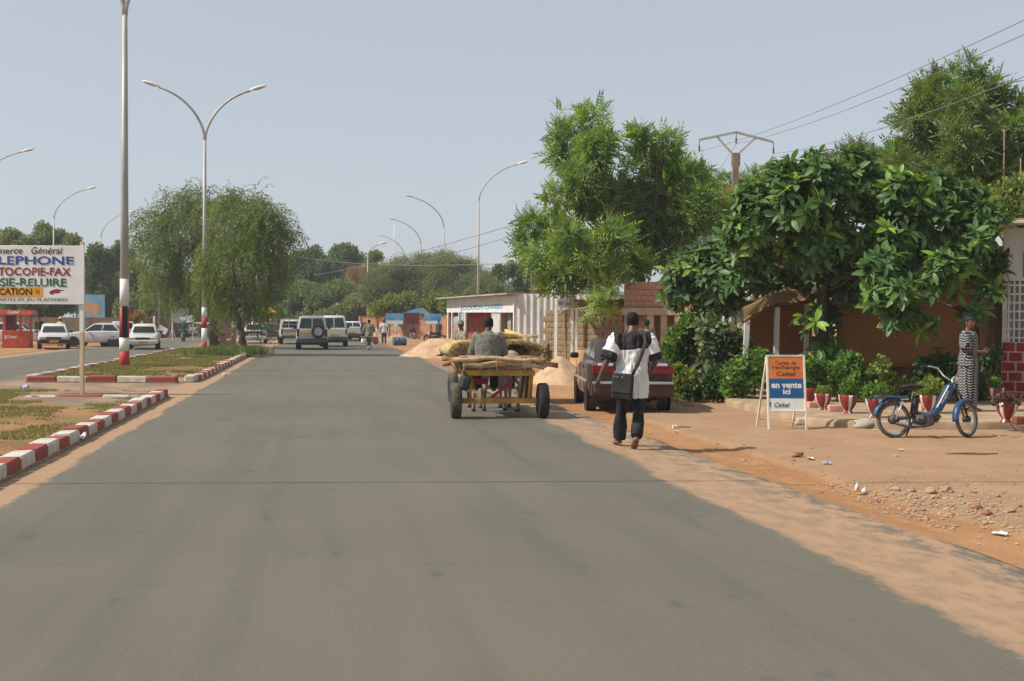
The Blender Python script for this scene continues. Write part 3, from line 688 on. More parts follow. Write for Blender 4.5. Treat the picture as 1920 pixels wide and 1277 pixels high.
# mud-brick wall and low wall
m_mud = mat('mud_wall', (.245, .172, .10), .95, .18, 1.6, .03, 6); m_mudb = mat('mud_brick', (.255, .18, .105), .95, .2, 2, .012, 18)
def mud_wall(label, a, b_, h, bl, bh, th=.3, seed=0, rows=True):
    """mud wall: core plus separate courses of blocks on the street face"""
    a, b_ = Vector(a), Vector(b_); d = b_ - a; Lw = d.length; t = thing('mud_wall', label, 'wall', a, math.atan2(d.y, d.x))
    m = MB(); m.box((Lw / 2, th / 2 + .05, h / 2 - .05), (Lw, th - .04, h - .03)); m.build('core', m_mud, t)
    r = random.Random(seed); me = []
    for k in range(4):
        q = MB(); q.box((0, 0, 0), (bl - .008, .12, bh - .010), None, 0, .010); q.v = [(x + .012 * fbm(x * 6, z * 6, k), y + .012 * fbm(x * 6, z * 6, k + 4), z + .008 * fbm(x * 6, z * 6, k + 8)) for x, y, z in q.v]; me.append(q.mesh('brick', m_mudb))
    for i in range(int(h / bh)):
        x = bl / 2 if i % 2 else 0
        while x < Lw - bl * .3:
            link('brick', r.choice(me), t, (x + bl / 2, .03 + r.uniform(-.012, .012), bh * (i + .5)), (0, 0, R(r.uniform(-.8, .8)))); x += bl
    return t
q0, q1 = W(1019, 604, 42), W(1168, 604, 37.6); q0.z = q1.z = -.05
mud_wall('long mud-brick compound wall behind the white sign frame', q0, q1, W(1019, 576, 42).z, .42, .21, seed=2)
q0, q1 = W(985, 604, 44), W(1022, 604, 41.5); q0.z = q1.z = -.05
mud_wall('low crumbling mud wall at the corner of the kiosk', q0, q1, .95, .42, .2, seed=4)
# open sign frame in front of the wall
m_purp = mat('sign_violet', (.16, .11, .30), .6, .1, 10)
q = W(1043, 604, 34); q2 = W(1073, 604, 37.5); q.z = q2.z = -.03; d = q2 - q
t = thing('sign_frame', 'white steel sign frame with violet lettering on its lintel, before the mud wall', 'sign', q, math.atan2(d.y, d.x))
Ls = d.length; zt, zb = W(1043, 558, 34).z, W(1043, 573, 34).z
for x in (0, Ls): m = MB(); m.box((x, 0, zt / 2), (.09, .09, zt), None, 0, .008); m.build('post', m_white, t)
m = MB(); m.box((Ls / 2, -.0, (zt + zb) / 2), (Ls - .09, .03, zt - zb)); m.build('lintel_board', m_board, t)
m = MB(); m.box((Ls + .9, .1, (zt + zb) / 2 + .02), (1.9, .03, (zt - zb) * .9)); m.build('lintel_board', m_board, t)
m = MB(); m.box((Ls + 1.85, .1, zt / 2), (.08, .08, zt)); m.build('post', m_white, t)
text(t, 'NGF  CATA', (Ls / 2, -.017, (zt + zb) / 2), Ls * .80, (zt - zb) * .45, m_purp, fat=.02)
m = MB(); m.tube([(-.9 + 1.4, -.25, 0), (1.95, .05, 1.85)], .025, 6); m.build('leaning_stick', m_wood, t)
# sheet roof over the wall, mostly behind the foliage
q = W(1105, 604, 40)
t = thing('lean_to', 'grey sheet-metal lean-to roof behind the feathery tree', 'shed', (q.x, q.y, -.05), R(-15))
m = MB(); Mr = Matrix.Rotation(R(9), 3, 'Y'); 
m.box((.1, 1.2, 2.65), (3.0, 3, .05), Mr); m.build('roof', m_roof, t)
for x in (-1.2, 1.4): m = MB(); m.box((x, .2, 1.25), (.09, .09, 2.55)); m.build('post', m_wood, t)
m = MB(); m.box((.1, 2.4, 1.25), (2.8, .08, 2.5)); m.build('back_wall', m_ochre, t)

# unfinished brick building
m_brk = mat('fired_brick', (.56, .285, .20), .9, .16, 5, .006, 25); m_mort = mat('mortar', (.42, .32, .22), .95, .12, 5, .006, 30); m_ren = mat('cement_render', (.46, .36, .24), .9, .12, 2, .006, 20)
q = W(1168, 604, 37); q.z = -.05
s37 = FPX / 37; t = thing('brick_building', 'unfinished brick building with square concrete pillars behind the parked car', 'building', q, R(-14))
zT, zB = W(1168, 528, 37).z + .05, W(1168, 577, 37).z + .05; wL, wR = 31 / s37, 3.6
m = MB(); m.box((1.5, 1.6, (zT + zB) / 2), (3.0, 2.8, zT - zB), None, 0); m.build('upper_wall', m_mort, t)
bme = []
for k in range(4):
    b_ = MB(); b_.box((0, 0, 0), (.19, .05, .155), None, 0, .008); b_.v = [(x, y + .004 * fbm(x * 20, z * 20, k), z) for x, y, z in b_.v]; bme.append(b_.mesh('brick', m_brk))
for i in range(4):
    x = .02 - (.1 if i % 2 else 0)
    while x < 2.9:
        if x > -.05: link('brick', random.choice(bme), t, (x + .105, .195 + random.uniform(-.004, .004), zB + .10 + i * .185))
        x += .212
m = MB(); m.box((1.5, 1.45, zB - .115), (3.1, 2.9, .23), None, 0, .01); m.build('lintel', m_ren, t)
for x, wd in ((.04, .14), (.75, .22), (1.18, .20), (1.62, .22), (2.1, .25), (2.7, .3)):
    m = MB(); m.box((x + wd / 2, .16, (zB - .23) / 2), (wd, .26, zB - .23), None, 0, .012); m.build('pillar', m_ren, t)
m = MB(); m.box((1.5, 1.9, (zB - .23) / 2), (2.9, .15, zB - .23)); m.build('inner_wall', m_ren, t)
m = MB(); m.box((.44, .55, (zB - .23) / 2), (.5, .1, zB - .25)); m.build('brick_infill', m_brk, t)
m = MB(); m.box((2.05, .24, .45), (1.9, .1, .95)); m.build('parapet', m_ren, t)
# rusty gate frame with an orange crate leaning near it
q = W(1148, 604, 34.5); t = thing('gate_frame', 'thin rust-red gate frame standing before the mud wall', 'gate', (q.x, q.y, -.05), R(-5))
for x in (-.13, .22): m = MB(); m.box((x, 0, 1.08), (.05, .05, 2.16)); m.build('post', m_rust, t)
m = MB(); m.box((.045, 0, 2.1), (.3, .045, .05)); m.build('rail', m_rust, t); m = MB(); m.box((.045, 0, 1.25), (.3, .04, .05)); m.build('rail', m_rust, t)
q = W(1140, 604, 31); t = thing('brick_stack', 'stack of orange bricks piled against the mud wall', 'bricks', (q.x, q.y, -.05), R(-8))
for i in range(7):
    for j in range(3): m = MB(); m.box(((j - 1) * .24 + (.1 if i % 2 else 0), 0, .06 + i * .13), (.22, .26, .115), None, 0, .006); m.build('brick', m_oran if i == 6 else m_brk, t)

# ---------------------------------------------------------------- terrace with mats, shelter, shop corner
m_terr = mat('terrace_cement', (.37, .26, .165), .95, .14, 2.5, .008, 25)
def xy(px, Y): q = W(px, 604, Y); return q.x
edge = [(4.55, 19.6), (4.75, 18.75), (5.25, 18.35), (6.0, 18.15), (7.0, 18.15), (8.0, 18.35), (9.4, 18.2), (12.5, 17.6), (14, 17.6), (14, 27.5), (4.4, 27.5), (4.3, 23)]
edge = [(e.x, e.y) for e in dens([Vector((a, b_, 0)) for a, b_ in edge], .25)]
m = MB(); n = len(edge); ctr = Vector((8, 23))
rings = [(1.0, -.12, 0), (1.0, .06, .02), (.995, .10, .015), (.97, .115, .01)]
vs = []
for sc, z, am in rings:
    for k, (x, y) in enumerate(edge):
        p2 = Vector((x, y)); wob = .06 * fbm(x * 1.5, y * 1.5, 2, 3); dd = (p2 - ctr).normalized()
        p2 = ctr + (p2 - ctr) * sc + dd * wob; vs.append((p2.x, p2.y, z + am * fbm(x * 2, y * 2, 5, 2)))
fs = [(i * n + k, i * n + (k + 1) % n, (i + 1) * n + (k + 1) % n, (i + 1) * n + k) for i in range(3) for k in range(n)] + [tuple(range(3 * n, 4 * n))]
m.add(vs, fs); terr = m.build('pavement', m_terr); struct(terr); auto_smooth(terr, 50)
TZ = .113
m_mat = bpy.data.materials.new('woven_mat'); m_mat.use_nodes = True
N, L = nodes(m_mat); b = N['Principled BSDF']; b.inputs['Roughness'].default_value = .85; b.inputs['Specular IOR Level'].default_value = .15
ob = N.new('ShaderNodeTexCoord').outputs['Object']
w1 = N.new('ShaderNodeTexWave'); w1.wave_type = 'BANDS'; w1.bands_direction = 'Z'; w1.inputs['Scale'].default_value = 9; w1.inputs['Distortion'].default_value = 1.5; w1.inputs['Detail'].default_value = 3; L.new(ob, w1.inputs['Vector'])
w2 = N.new('ShaderNodeTexWave'); w2.bands_direction = 'X'; w2.inputs['Scale'].default_value = 3.2; w2.inputs['Distortion'].default_value = .8; L.new(ob, w2.inputs['Vector'])
base_ = mixc(N, L, nz(N, L, ob, 2.0, 5), (.52, .255, .11), (.40, .18, .075))
base_ = mixc(N, L, mth(N, L, 'MULTIPLY', w1.outputs['Fac'], .35), base_, (.21, .088, .036)); base_ = mixc(N, L, mth(N, L, 'MULTIPLY', ramp(N, L, w2.outputs['Fac'], .9, 1), .2), base_, (.15, .07, .03))
L.new(base_, b.inputs['Base Color']); bp = N.new('ShaderNodeBump'); bp.inputs['Distance'].default_value = .012; L.new(w1.outputs['Fac'], bp.inputs['Height']); L.new(bp.outputs['Normal'], b.inputs['Normal'])
m_straw = bpy.data.materials.new('straw_mat'); m_straw.use_nodes = True
N, L = nodes(m_straw); b = N['Principled BSDF']; b.inputs['Roughness'].default_value = .85; b.inputs['Specular IOR Level'].default_value = .15
ob = N.new('ShaderNodeTexCoord').outputs['Object']
w1 = N.new('ShaderNodeTexWave'); w1.bands_direction = 'Z'; w1.inputs['Scale'].default_value = 14; w1.inputs['Distortion'].default_value = 3; w1.inputs['Detail'].default_value = 4; L.new(ob, w1.inputs['Vector'])
base_ = mixc(N, L, nz(N, L, ob, 5, 5), (.48, .31, .15), (.36, .215, .095)); base_ = mixc(N, L, mth(N, L, 'MULTIPLY', w1.outputs['Fac'], .45), base_, (.24, .135, .06))
L.new(base_, b.inputs['Base Color']); bp = N.new('ShaderNodeBump'); bp.inputs['Distance'].default_value = .015; L.new(w1.outputs['Fac'], bp.inputs['Height']); L.new(bp.outputs['Normal'], b.inputs['Normal'])
def mat_sheet(name, parent, P4, mt, nx=16, nz_=10, amp=.03, th=.02, seed=1.0, sagz=0.0):
    """a hanging woven mat between four corners (bl, br, tr, tl), wavy, with thickness"""
    bl, br, tr, tl = [Vector(p) for p in P4]; nrm = (br - bl).cross(tl - bl).normalized(); vs = []
    for s in (0, 1):
        for j in range(nz_ + 1):
            for i in range(nx + 1):
                u, v = i / nx, j / nz_
                q = bl.lerp(br, u).lerp(tl.lerp(tr, u), v) + nrm * (amp * fbm(u * 3 + seed, v * 2, seed, 3) + s * th)
                q.z += .025 * fbm(u * 4, seed * 3, v, 2) - sagz * math.sin(math.pi * u) * v; vs.append(q)
    k = (nx + 1) * (nz_ + 1); fs = []
    for j in range(nz_):
        for i in range(nx):
            a = j * (nx + 1) + i; fs += [(a, a + nx + 1, a + nx + 2, a + 1), (k + a, k + a + 1, k + a + nx + 2, k + a + nx + 1)]
    bd = [i for i in range(nx)] + [j * (nx + 1) + nx for j in range(nz_)] + [nz_ * (nx + 1) + i for i in range(nx, 0, -1)] + [j * (nx + 1) for j in range(nz_, 0, -1)]
    for a, c in zip(bd, bd[1:] + bd[:1]): fs.append((a, c, c + k, a + k))
    m = MB(); m.add(vs, fs); return m.build(name, mt, parent, True)
t = thing('mat_screen', 'large brown woven mat screen hung behind the terrace under the broad-leaved tree', 'screen', (0, 0, 0))
mat_sheet('woven_mat', t, (W(1568, 692, 25.2), W(1850, 682, 25.2), W(1850, 478, 25.2), W(1568, 478, 25.2)), m_mat, 22, 12, .05, .02, 2)
for px in (1572, 1700, 1846):
    q = W(px, 604, 25.3); m = MB(); m.tube([(q.x, q.y, 0), (q.x + .02, q.y, W(px, 470, 25.3).z)], .04, 8); m.build('pole', m_wood, t, True)
mat_sheet('straw_roof', t, (W(1545, 505, 24.4), W(1860, 505, 24.4), W(1860, 470, 27) + Vector((0, .3, .1)), W(1545, 470, 27) + Vector((0, .3, .1))), m_straw, 22, 6, .06, .05, 4)
q = W(1700, 604, 25.6); m = MB(); m.box((q.x, 25.65, .45), (3.4, .15, .9), None, 0, .01); m.build('low_wall', m_mud, t)
# brown corrugated panel between screen and shop
q = W(1862, 604, 24.9); t = thing('metal_panel', 'tall brown corrugated metal panel between the mat screen and the shop', 'panel', (q.x, q.y, .05))
m_brm = mat('brown_sheet', (.30, .19, .11), .7, .18, 3, stretch=(3, 3, .4)); m = ribbed(-.28, .28, 0, W(1862, 470, 24.9).z, 0, .09, .03, .04); m.build('sheet', m_brm, t)
m = MB(); m.box((0, .04, 1.2), (.56, .04, .06)); m.build('rail', m_wood, t)
# shelter: three pale posts, draped straw roof and a mat behind
t = thing('mat_shelter', 'small shelter of pale posts with a draped straw-mat roof behind the advertising board', 'shelter')
m_pst = mat('pale_grey_post', (.50, .49, .46), .7, .1, 4)
for (xa, ya), (xb, yb), Yq in (((1394, 720), (1401, 600), 23.6), ((1454, 720), (1457, 576), 24.3), ((1509, 720), (1513, 570), 25.0)):
    a, b_ = W(xa, ya, Yq), W(xb, yb, Yq); a.z = -.05; m = MB(); m.bar(a, b_, .105, .09, up=(0, 1, 0), bev=.008); m.build('post', m_pst, t)
nx, nyy = 26, 8; vs = []
top = [(1390, 578), (1425, 562), (1450, 546), (1472, 541), (1496, 543), (1520, 551)]; bot = [(1391, 604), (1412, 592), (1440, 577), (1465, 570), (1495, 566), (1524, 561)]
def ip(P, u): x = u * (len(P) - 1); i = min(int(x), len(P) - 2); f = x - i; return (P[i][0] * (1 - f) + P[i + 1][0] * f, P[i][1] * (1 - f) + P[i + 1][1] * f)
for s in (0, 1):
    for j in range(nyy + 1):
        for i in range(nx + 1):
            u, v = i / nx, j / nyy; pb, pt_ = ip(bot, u), ip(top, u); Yq = 23.4 + 1.5 * u
            if v < .5: q = W(*pb, Yq).lerp(W(*pt_, Yq + .25), v * 2)
            else: q = W(*pt_, Yq + .25).lerp(W(pt_[0] + 14, pt_[1] + 10, Yq + 2.2), (v - .5) * 2)
            q += Vector((0, .02 * fbm(u * 6, v * 3, 1, 3), .025 * fbm(u * 7, v * 4, 6, 3) - s * .04)); vs.append(q)
k = (nx + 1) * (nyy + 1); fs = []
for j in range(nyy):
    for i in range(nx): a = j * (nx + 1) + i; fs += [(a, a + 1, a + nx + 2, a + nx + 1), (k + a, k + a + nx + 1, k + a + nx + 2, k + a + 1)]
bd = [i for i in range(nx)] + [j * (nx + 1) + nx for j in range(nyy)] + [nyy * (nx + 1) + i for i in range(nx, 0, -1)] + [j * (nx + 1) for j in range(nyy, 0, -1)]
fs += [(a, c, c + k, a + k) for a, c in zip(bd, bd[1:] + bd[:1])]
m = MB(); m.add(vs, fs); m.build('straw_roof', m_straw, t, True)
mat_sheet('woven_mat', t, (W(1399, 700, 25.4), W(1522, 655, 26.6), W(1522, 555, 26.6), W(1399, 590, 25.4)), m_mat, 14, 10, .05, .02, 7)
# shop corner with painted brick base, grille and blue letters
m_shopw = mat('limewash_white', (.66, .65, .62), .8, .08, 2, .004, 12); m_shopr = mat('shop_red', (.34, .035, .028), .75, .12, 4, .004, 25); m_jnt = mat('joint_pink', (.62, .46, .42), .85, .1, 8)
q = W(1878, 604, 24.4); q.z = .05; s24 = FPX / 24.4
t = thing('shop', 'white shop corner with red painted brick base and white window grille', 'shop', q, R(-33))
zr, zg, zo = W(1878, 641, 24.4).z - .05, W(1878, 527, 24.4).z - .05, W(1878, 428, 24.4).z - .05
m = MB(); m.box((1.8, 1.5, zr / 2), (3.6, 2.98, zr), None, 0); m.build('base_wall', m_jnt, t)
rb = .205
for face in (0, 1):
    for i in range(6):
        x = -.14 if i % 2 else .0; nb = 13 if face == 0 else 10
        for k in range(nb):
            x0, x1 = max(x, .0), min(x + .27, 3.6 if face == 0 else 2.9)
            if x1 - x0 > .04:
                m = MB(); zc = zr - rb * (i + .5) - .0
                if zc > .02:
                    if face == 0: m.box(((x0 + x1) / 2 + .005, -.002, zc), (x1 - x0 - .03, .024, rb - .035), None, 0, .006)
                    else: m.box((-.002, (x0 + x1) / 2 + .05, zc), (.024, x1 - x0 - .03, rb - .035), None, 0, .006)
                    m.v = [(a + .006 * fbm(a * 5, c * 7, 1), b_ + .0, c + .006 * fbm(a * 5, c * 7, 3)) for a, b_, c in m.v]; m.build('brick', m_shopr, t)
            x += .285
m = MB(); m.box((1.8, 1.5, .045), (3.64, 3.02, .12)); m.build('plinth', m_shopr, t)
m = MB(); m.box((1.8, 1.5, (zg + zo) / 2), (3.58, 2.96, zo - zg), None, 0, .01); m.build('upper_wall', m_shopw, t)
m = MB(); m.box((.045, .12, (zr + zg) / 2), (.09, .2, zg - zr), None, 0, .01); m.build('jamb', m_shopw, t)
m = MB(); m.box((.04, 1.6, (zr + zg) / 2), (.08, 2.7, zg - zr)); m.build('side_wall', m_shopw, t)
m = MB(); m.box((1.9, .22, (zr + zg) / 2), (3.5, .05, zg - zr)); m.build('room_back', mat('room_shade', (.42, .42, .41), .8, .1, 2), t)
gd = zg - zr
for i in range(7): m = MB(); m.box((1.0, .03, zr + gd * (i + .5) / 7), (1.84, .035, .035)); m.build('grille_bar', m_white, t)
for i in range(17): m = MB(); m.box((.13 + i * .105, .045, zr + gd / 2), (.034, .03, gd)); m.build('grille_bar', m_white, t)
m = MB(); m.box((2.75, .3, zr + gd / 2), (1.6, .55, gd)); m.build('front_wall', m_shopw, t)
text(t, 'N', (.62, -.012, zg + .34), .42, .52, m_tblue, fat=.03)
m = MB(); m.box((1.5, 1.3, zo + .05), (4.4, 3.7, .07), Matrix.Rotation(R(1.5), 3, 'Y'), 0, .01); m.v = [(x, y, z + .015 * fbm(x * 2, y * 2, 3)) for x, y, z in m.v]; m.build('roof', m_roof, t)
m = MB(); m.box((.45, -.2, zo + .12), (.9, .35, .09), None, 0, .02); m.v = [(x, y, z + .03 * fbm(x * 6, y * 6, 1)) for x, y, z in m.v]; m.build('thatch_edge', m_straw, t)

# ================================================================ FAR STREET SIDE
m_bwall = mat('brick_wall_far', (.40, .185, .095), .9, .14, 1.2, .01, 8); m_bwall2 = mat('brown_wall_far', (.26, .125, .075), .9, .14, 1.0); m_tan = mat('tan_wall', (.44, .33, .21), .9, .12, 1.0)
def far_wall(label, px0, px1, Y0, Y1, h, mt, cap=True):
    a, b_ = W(px0, 604, Y0), W(px1, 604, Y1); a.z = b_.z = -.02; d = b_ - a
    t = thing('boundary_wall', label, 'wall', a, math.atan2(d.y, d.x)); m = MB(); m.box((d.length / 2, .15, h / 2), (d.length, .28, h)); m.build('wall', mt, t)
    nb = int(d.length / 3.2) + 1
    for k in range(nb + 1): m = MB(); m.box((d.length * k / nb, .05, (h + .12) / 2), (.36, .38, h + .12), None, 0, .02); m.build('pier', mt, t)
    m = MB(); m.box((d.length / 2, .15, h + .04), (d.length, .36, .08)); m.build('coping', mt, t); return t
far_wall('orange brick boundary wall behind the walking man and the billboard', 676, 842, 118, 108, 2.0, m_bwall)
far_wall('brown boundary wall across the road behind the leaning boards', 238, 345, 98, 112, 1.75, m_bwall2)
far_wall('tan boundary wall behind the cars parked across the road', -30, 240, 92, 100, 1.7, m_tan)
far_wall('brown boundary wall behind the weeping tree and the far cars', 345, 500, 118, 150, 1.6, m_bwall2)
# billboard
q = W(787, 604, 104); q.z = -.02; s10 = FPX / 104; t = thing('billboard', 'blue and white billboard with a maroon panel in front of the brick wall', 'billboard', q, R(4))
m_bb = mat('billboard_blue', (.03, .22, .50), .5, .25, .9, col2=(.30, .50, .62)); m_bm = mat('billboard_maroon', (.13, .012, .02), .5, .1, 2)
z0, z1 = W(787, 608, 104).z, W(787, 588, 104).z
m = MB(); m.box((-2.2, 0, (z0 + z1) / 2), (1.6, .12, z1 - z0), None, 0, .02); m.build('panel', m_bb, t); m = MB(); m.box((1.15, 0, (z0 + z1) / 2), (1.5, .12, z1 - z0), None, 0, .02); m.build('panel', m_bb, t)
for x in (-2.2, 1.15): m = MB(); m.box((x, -.065, z0 + .18), (1.4, .01, .3)); m.build('lower_strip', m_board, t)
m = MB(); m.box((-.65, -.06, (z0 + z1) / 2 + .08), (1.2, .2, z1 - z0 + .02), None, 0, .02); m.build('maroon_panel', m_bm, t)
m = MB(); m.add([(-1.6, -.05, z1 + .02), (.9, -.05, z1 + .02), (.3, -.05, z1 + .55), (-.6, -.05, z1 + .4), (-1.6, .05, z1 + .02), (.9, .05, z1 + .02), (.3, .05, z1 + .55), (-.6, .05, z1 + .4)], [(0, 1, 2, 3), (7, 6, 5, 4), (0, 4, 5, 1), (1, 5, 6, 2), (2, 6, 7, 3), (3, 7, 4, 0)]); m.build('crown_panel', m_bb, t)
for x in (-2.7, -.65, 1.6): m = MB(); m.box((x, .1, z0 / 2 + .2), (.12, .1, z0 + .4)); m.build('post', m_wood, t)
# hoarding and small boards across the road
m_hb = mat('hoarding_blue', (.17, .34, .48), .6, .12, .8); m_ho = mat('hoarding_tan', (.50, .30, .13), .6, .12, 2); m_gry = mat('board_grey', (.34, .34, .36), .6, .2, 1.5)
q = W(172, 604, 112); q.z = -.02; t = thing('hoarding', 'pale blue hoarding with a tan box picture among the trees across the road', 'billboard', q)
z0, z1 = W(172, 601, 112).z, W(172, 552, 112).z; m = MB(); m.box((0, 0, (z0 + z1) / 2), (2.5, .1, z1 - z0)); m.build('panel', m_hb, t)
m = MB(); m.add([(-.95, -.06, 2.35), (.35, -.06, 2.05), (.85, -.06, 2.5), (.75, -.06, 3.05), (-.3, -.06, 3.3), (-1.0, -.06, 2.9)], [(0, 1, 2, 3, 4, 5)]); m.build('picture', m_ho, t)
for x in (-1.1, 1.1): m = MB(); m.box((x, .08, z1 / 2), (.1, .08, z1)); m.build('post', m_galv, t)
q = W(337, 604, 96); q.z = -.02; t = thing('notice_board', 'grey notice board on a white propped post across the road', 'sign', q)
z0, z1 = W(337, 605, 96).z, W(337, 577, 96).z; m = MB(); m.box((.1, 0, (z0 + z1) / 2), (1.3, .06, z1 - z0)); m.build('panel', m_gry, t)
m = MB(); m.box((-.6, 0, z1 / 2), (.09, .09, z1)); m.build('post', m_white, t)
for s in (-1, 1): m = MB(); m.bar((-.6, 0, 1.0), (-.6 + s * .3, s * .05, 0), .05); m.build('prop', m_white, t)
q = W(354, 604, 92); q.z = -.02; t = thing('arrow_sign', 'small white arrow sign behind the motorcyclist', 'sign', q); m = MB()
m.add([(x, y, z) for y in (-.02, .02) for x, z in ((-.75, 1.75), (-.3, 2.0), (.4, 2.0), (.4, 1.45), (-.3, 1.45))], [(4, 3, 2, 1, 0), (5, 6, 7, 8, 9)] + [(i, (i + 1) % 5, 5 + (i + 1) % 5, 5 + i) for i in range(5)]); m.build('panel', m_board, t)
m = MB(); m.box((.3, .05, .75), (.06, .06, 1.5)); m.build('post', m_white, t)
q = W(305, 604, 92); t = thing('leaning_board', 'white board leaning at the foot of the grey pole across the road', 'board', (q.x, q.y, -.02)); m = MB(); m.box((0, 0, .85), (.75, .03, .5), Matrix.Rotation(R(28), 3, 'Y')); m.build('panel', m_board, t); m = MB(); m.box((-.2, .04, .5), (.05, .05, 1.0)); m.build('prop', m_white, t)
for px, y0, y1, Yq, nm in ((266, 581, 604, 88, 'white marker post in front of the rust-red pole'), (289, 592, 622, 90, 'white marker post left of the leaning board'), (462, 580, 625, 110, 'thin white post behind the estate car')):
    q = W(px, 604, Yq); h = W(px, y0, Yq).z; t = thing('marker_post', nm, 'post', (q.x, q.y, -.02)); m = MB(); m.box((0, 0, h / 2), (.13, .13, h), None, 0, .01); m.build('post', m_white, t); m = MB(); m.box((0, 0, .3), (.137, .137, .45)); m.build('dark_band', m_black, t)
# red telephone booth
m_bth = mat('booth_red', (.50, .075, .035), .5, .1, 3); m_bthd = mat('booth_dark', (.10, .015, .02), .6, .1, 3)
q = W(33, 604, 66); q.z = -.02; s66 = FPX / 66; t = thing('telephone_booth', 'open red telephone booth with a flared canopy across the road', 'booth', q, R(6))
m = MB(); m.box((0, 0, .50), (1.45, .8, .95), None, 0, .02); m.build('counter', m_bth, t)
m = MB(); m.box((0, 0, .02), (1.5, .85, .06)); m.build('foot', m_black, t)
for x in (-.62, .25): m = MB(); m.box((x, -.3, 1.4), (.16, .1, .9), None, 0, .01); m.build('upright', m_bth, t)
m = MB(); m.box((-.45, .1, 1.4), (.6, .5, .85)); m.build('side_screen', m_bthd, t)
m = MB(); m.box((.62, .3, 1.4), (.08, .1, .9)); m.build('upright', m_bth, t)
m = MB(); m.add([(-.95, -.6, 1.86), (.95, -.6, 1.86), (.95, .55, 1.86), (-.95, .55, 1.86), (-.85, -.55, 2.12), (.85, -.55, 2.12), (.85, .5, 2.12), (-.85, .5, 2.12)], [(3, 2, 1, 0), (4, 5, 6, 7), (0, 1, 5, 4), (1, 2, 6, 5), (2, 3, 7, 6), (3, 0, 4, 7)]); m.build('canopy', m_bth, t)
text(t, 'Celtel', (-.05, -.585, 2.0), .62, .17, m_white, (R(80), 0, 0), fat=.02, shear=.2); text(t, 'Celtel', (-.2, -.405, .62), .55, .15, m_white, fat=.02, shear=.2)
m = MB(); m.box((-.53, -.405, .6), (.06, .006, .26)); m.build('emblem', m_white, t)
# yellow parasol stand, far
m_yel = mat('parasol_yellow', (.72, .38, .03), .6, .08, 3)
q = W(501, 604, 108); t = thing('parasol_stall', 'small stall with a yellow parasol on two posts far down the road', 'stall', (q.x, q.y, -.02))
m = MB(); m.lathe([(1.0, 2.35), (.95, 2.42), (.5, 2.75), (.05, 2.85)], 8); m.build('parasol', m_yel, t)
for x in (-.75, .7): m = MB(); m.tube([(x, 0, 0), (x, 0, 2.4)], .05, 6); m.build('post', m_yel, t)
m = MB(); m.box((0, 0, .8), (1.4, .7, .08)); m.build('counter', m_rust, t)
# ================================================================ TREES AND PLANTS
m_bark = mat('bark', (.13, .095, .065), .95, .25, 6, .02, 14, stretch=(3, 3, .8)); m_barkd = mat('dark_bark', (.075, .055, .04), .95, .25, 6, .02, 14, stretch=(3, 3, .8))
m_stem = mat('green_stem', (.12, .14, .05), .8, .15, 8)
def leaflets(n, ll, lw, ang, droop=.12, pairs=True):
    """pinnate leaf of unit length along +x: n pairs of diamond leaflets"""
    V = []
    for k in range(n):
        x = .12 + .86 * k / n; sc = 1 - .45 * abs(k / n - .35)
        for s in (-1, 1):
            c, sn = math.cos(ang), math.sin(ang) * s; l, w_ = ll * sc, lw * sc; z = -droop * x * x
            V += [(x, 0, z), (x + c * l * .45 - sn * w_, sn * l * .45 + c * w_ * s * s, z - .03 * l), (x + c * l, sn * l, z - .16 * l), (x + c * l * .45 + sn * w_, sn * l * .45 - c * w_, z - .03 * l)]
    V += [(.95, 0, -droop), (.98, lw, -droop), (.98 + ll, 0, -droop * 1.5), (.98, -lw, -droop)]
    return np.array(V, float)
def tuft(n, seed, ll=.5, lw=.16):
    """loose cluster of n leaves pointing about"""
    r = np.random.default_rng(seed); V = []
    for _ in range(n):
        d = r.normal(size=3); d /= np.linalg.norm(d); d[2] = d[2] * .7 + .05; o = r.normal(size=3) * .28; s = np.cross(d, r.normal(size=3)); s /= np.linalg.norm(s)
        l, w_ = ll * r.uniform(.7, 1.2), lw * r.uniform(.8, 1.2)
        V += [o, o + d * l * .5 + s * w_, o + d * l, o + d * l * .5 - s * w_]
    return np.array(V)
def rand_frames(r, D, jit=.35):
    n = len(D); D = D / np.linalg.norm(D, axis=1, keepdims=True)
    up = np.tile([0, 0, 1.0], (n, 1)) + r.normal(size=(n, 3)) * jit
    Z = up - D * (up * D).sum(1, keepdims=True); Z /= np.linalg.norm(Z, axis=1, keepdims=True) + 1e-9
    return np.stack([D, np.cross(Z, D), Z], -1)
def stamp(T, C, M, S):
    """copies of template T (k,3) at C (n,3) with frames M (n,3,3) and sizes S (n,)"""
    return (np.einsum('nij,kj->nki', M, T) * S[:, None, None] + C[:, None, :]).reshape(-1, 3)
def in_lobes(r, lobes, n, shell=.5, thr=-.25, fr=1.1):
    """points in a cloud of ellipsoid lobes (x, y, z, rx, ry, rz), denser to the outside, with gaps"""
    Lb = np.array(lobes, float); wgt = Lb[:, 3] * Lb[:, 5] ; wgt /= wgt.sum(); C, D = [], []; got = 0
    while got < n:
        k = r.choice(len(Lb), n, p=wgt); d = r.normal(size=(n, 3)); d /= np.linalg.norm(d, axis=1, keepdims=True)
        rad = shell + (1.06 - shell) * r.random(n) ** .7
        p = Lb[k, :3] + d * rad[:, None] * Lb[k, 3:]
        keep = np.array([mnoise.fractal(Vector(q * fr), 1.0, 2.0, 3) > thr for q in p]); C.append(p[keep]); D.append(d[keep]); got += keep.sum()
    return np.concatenate(C)[:n], np.concatenate(D)[:n]
def tints(r, n, k, lo=.62, hi=1.3, yel=.12):
    t = r.uniform(lo, hi, (n, 1)) * np.ones((1, 3)); t *= 1 + r.normal(size=(n, 3)) * .06
    y = r.random(n) < yel; t[y] *= np.array([1.75, 1.35, .9]); return np.repeat(np.clip(t, 0, 3), k, 0)
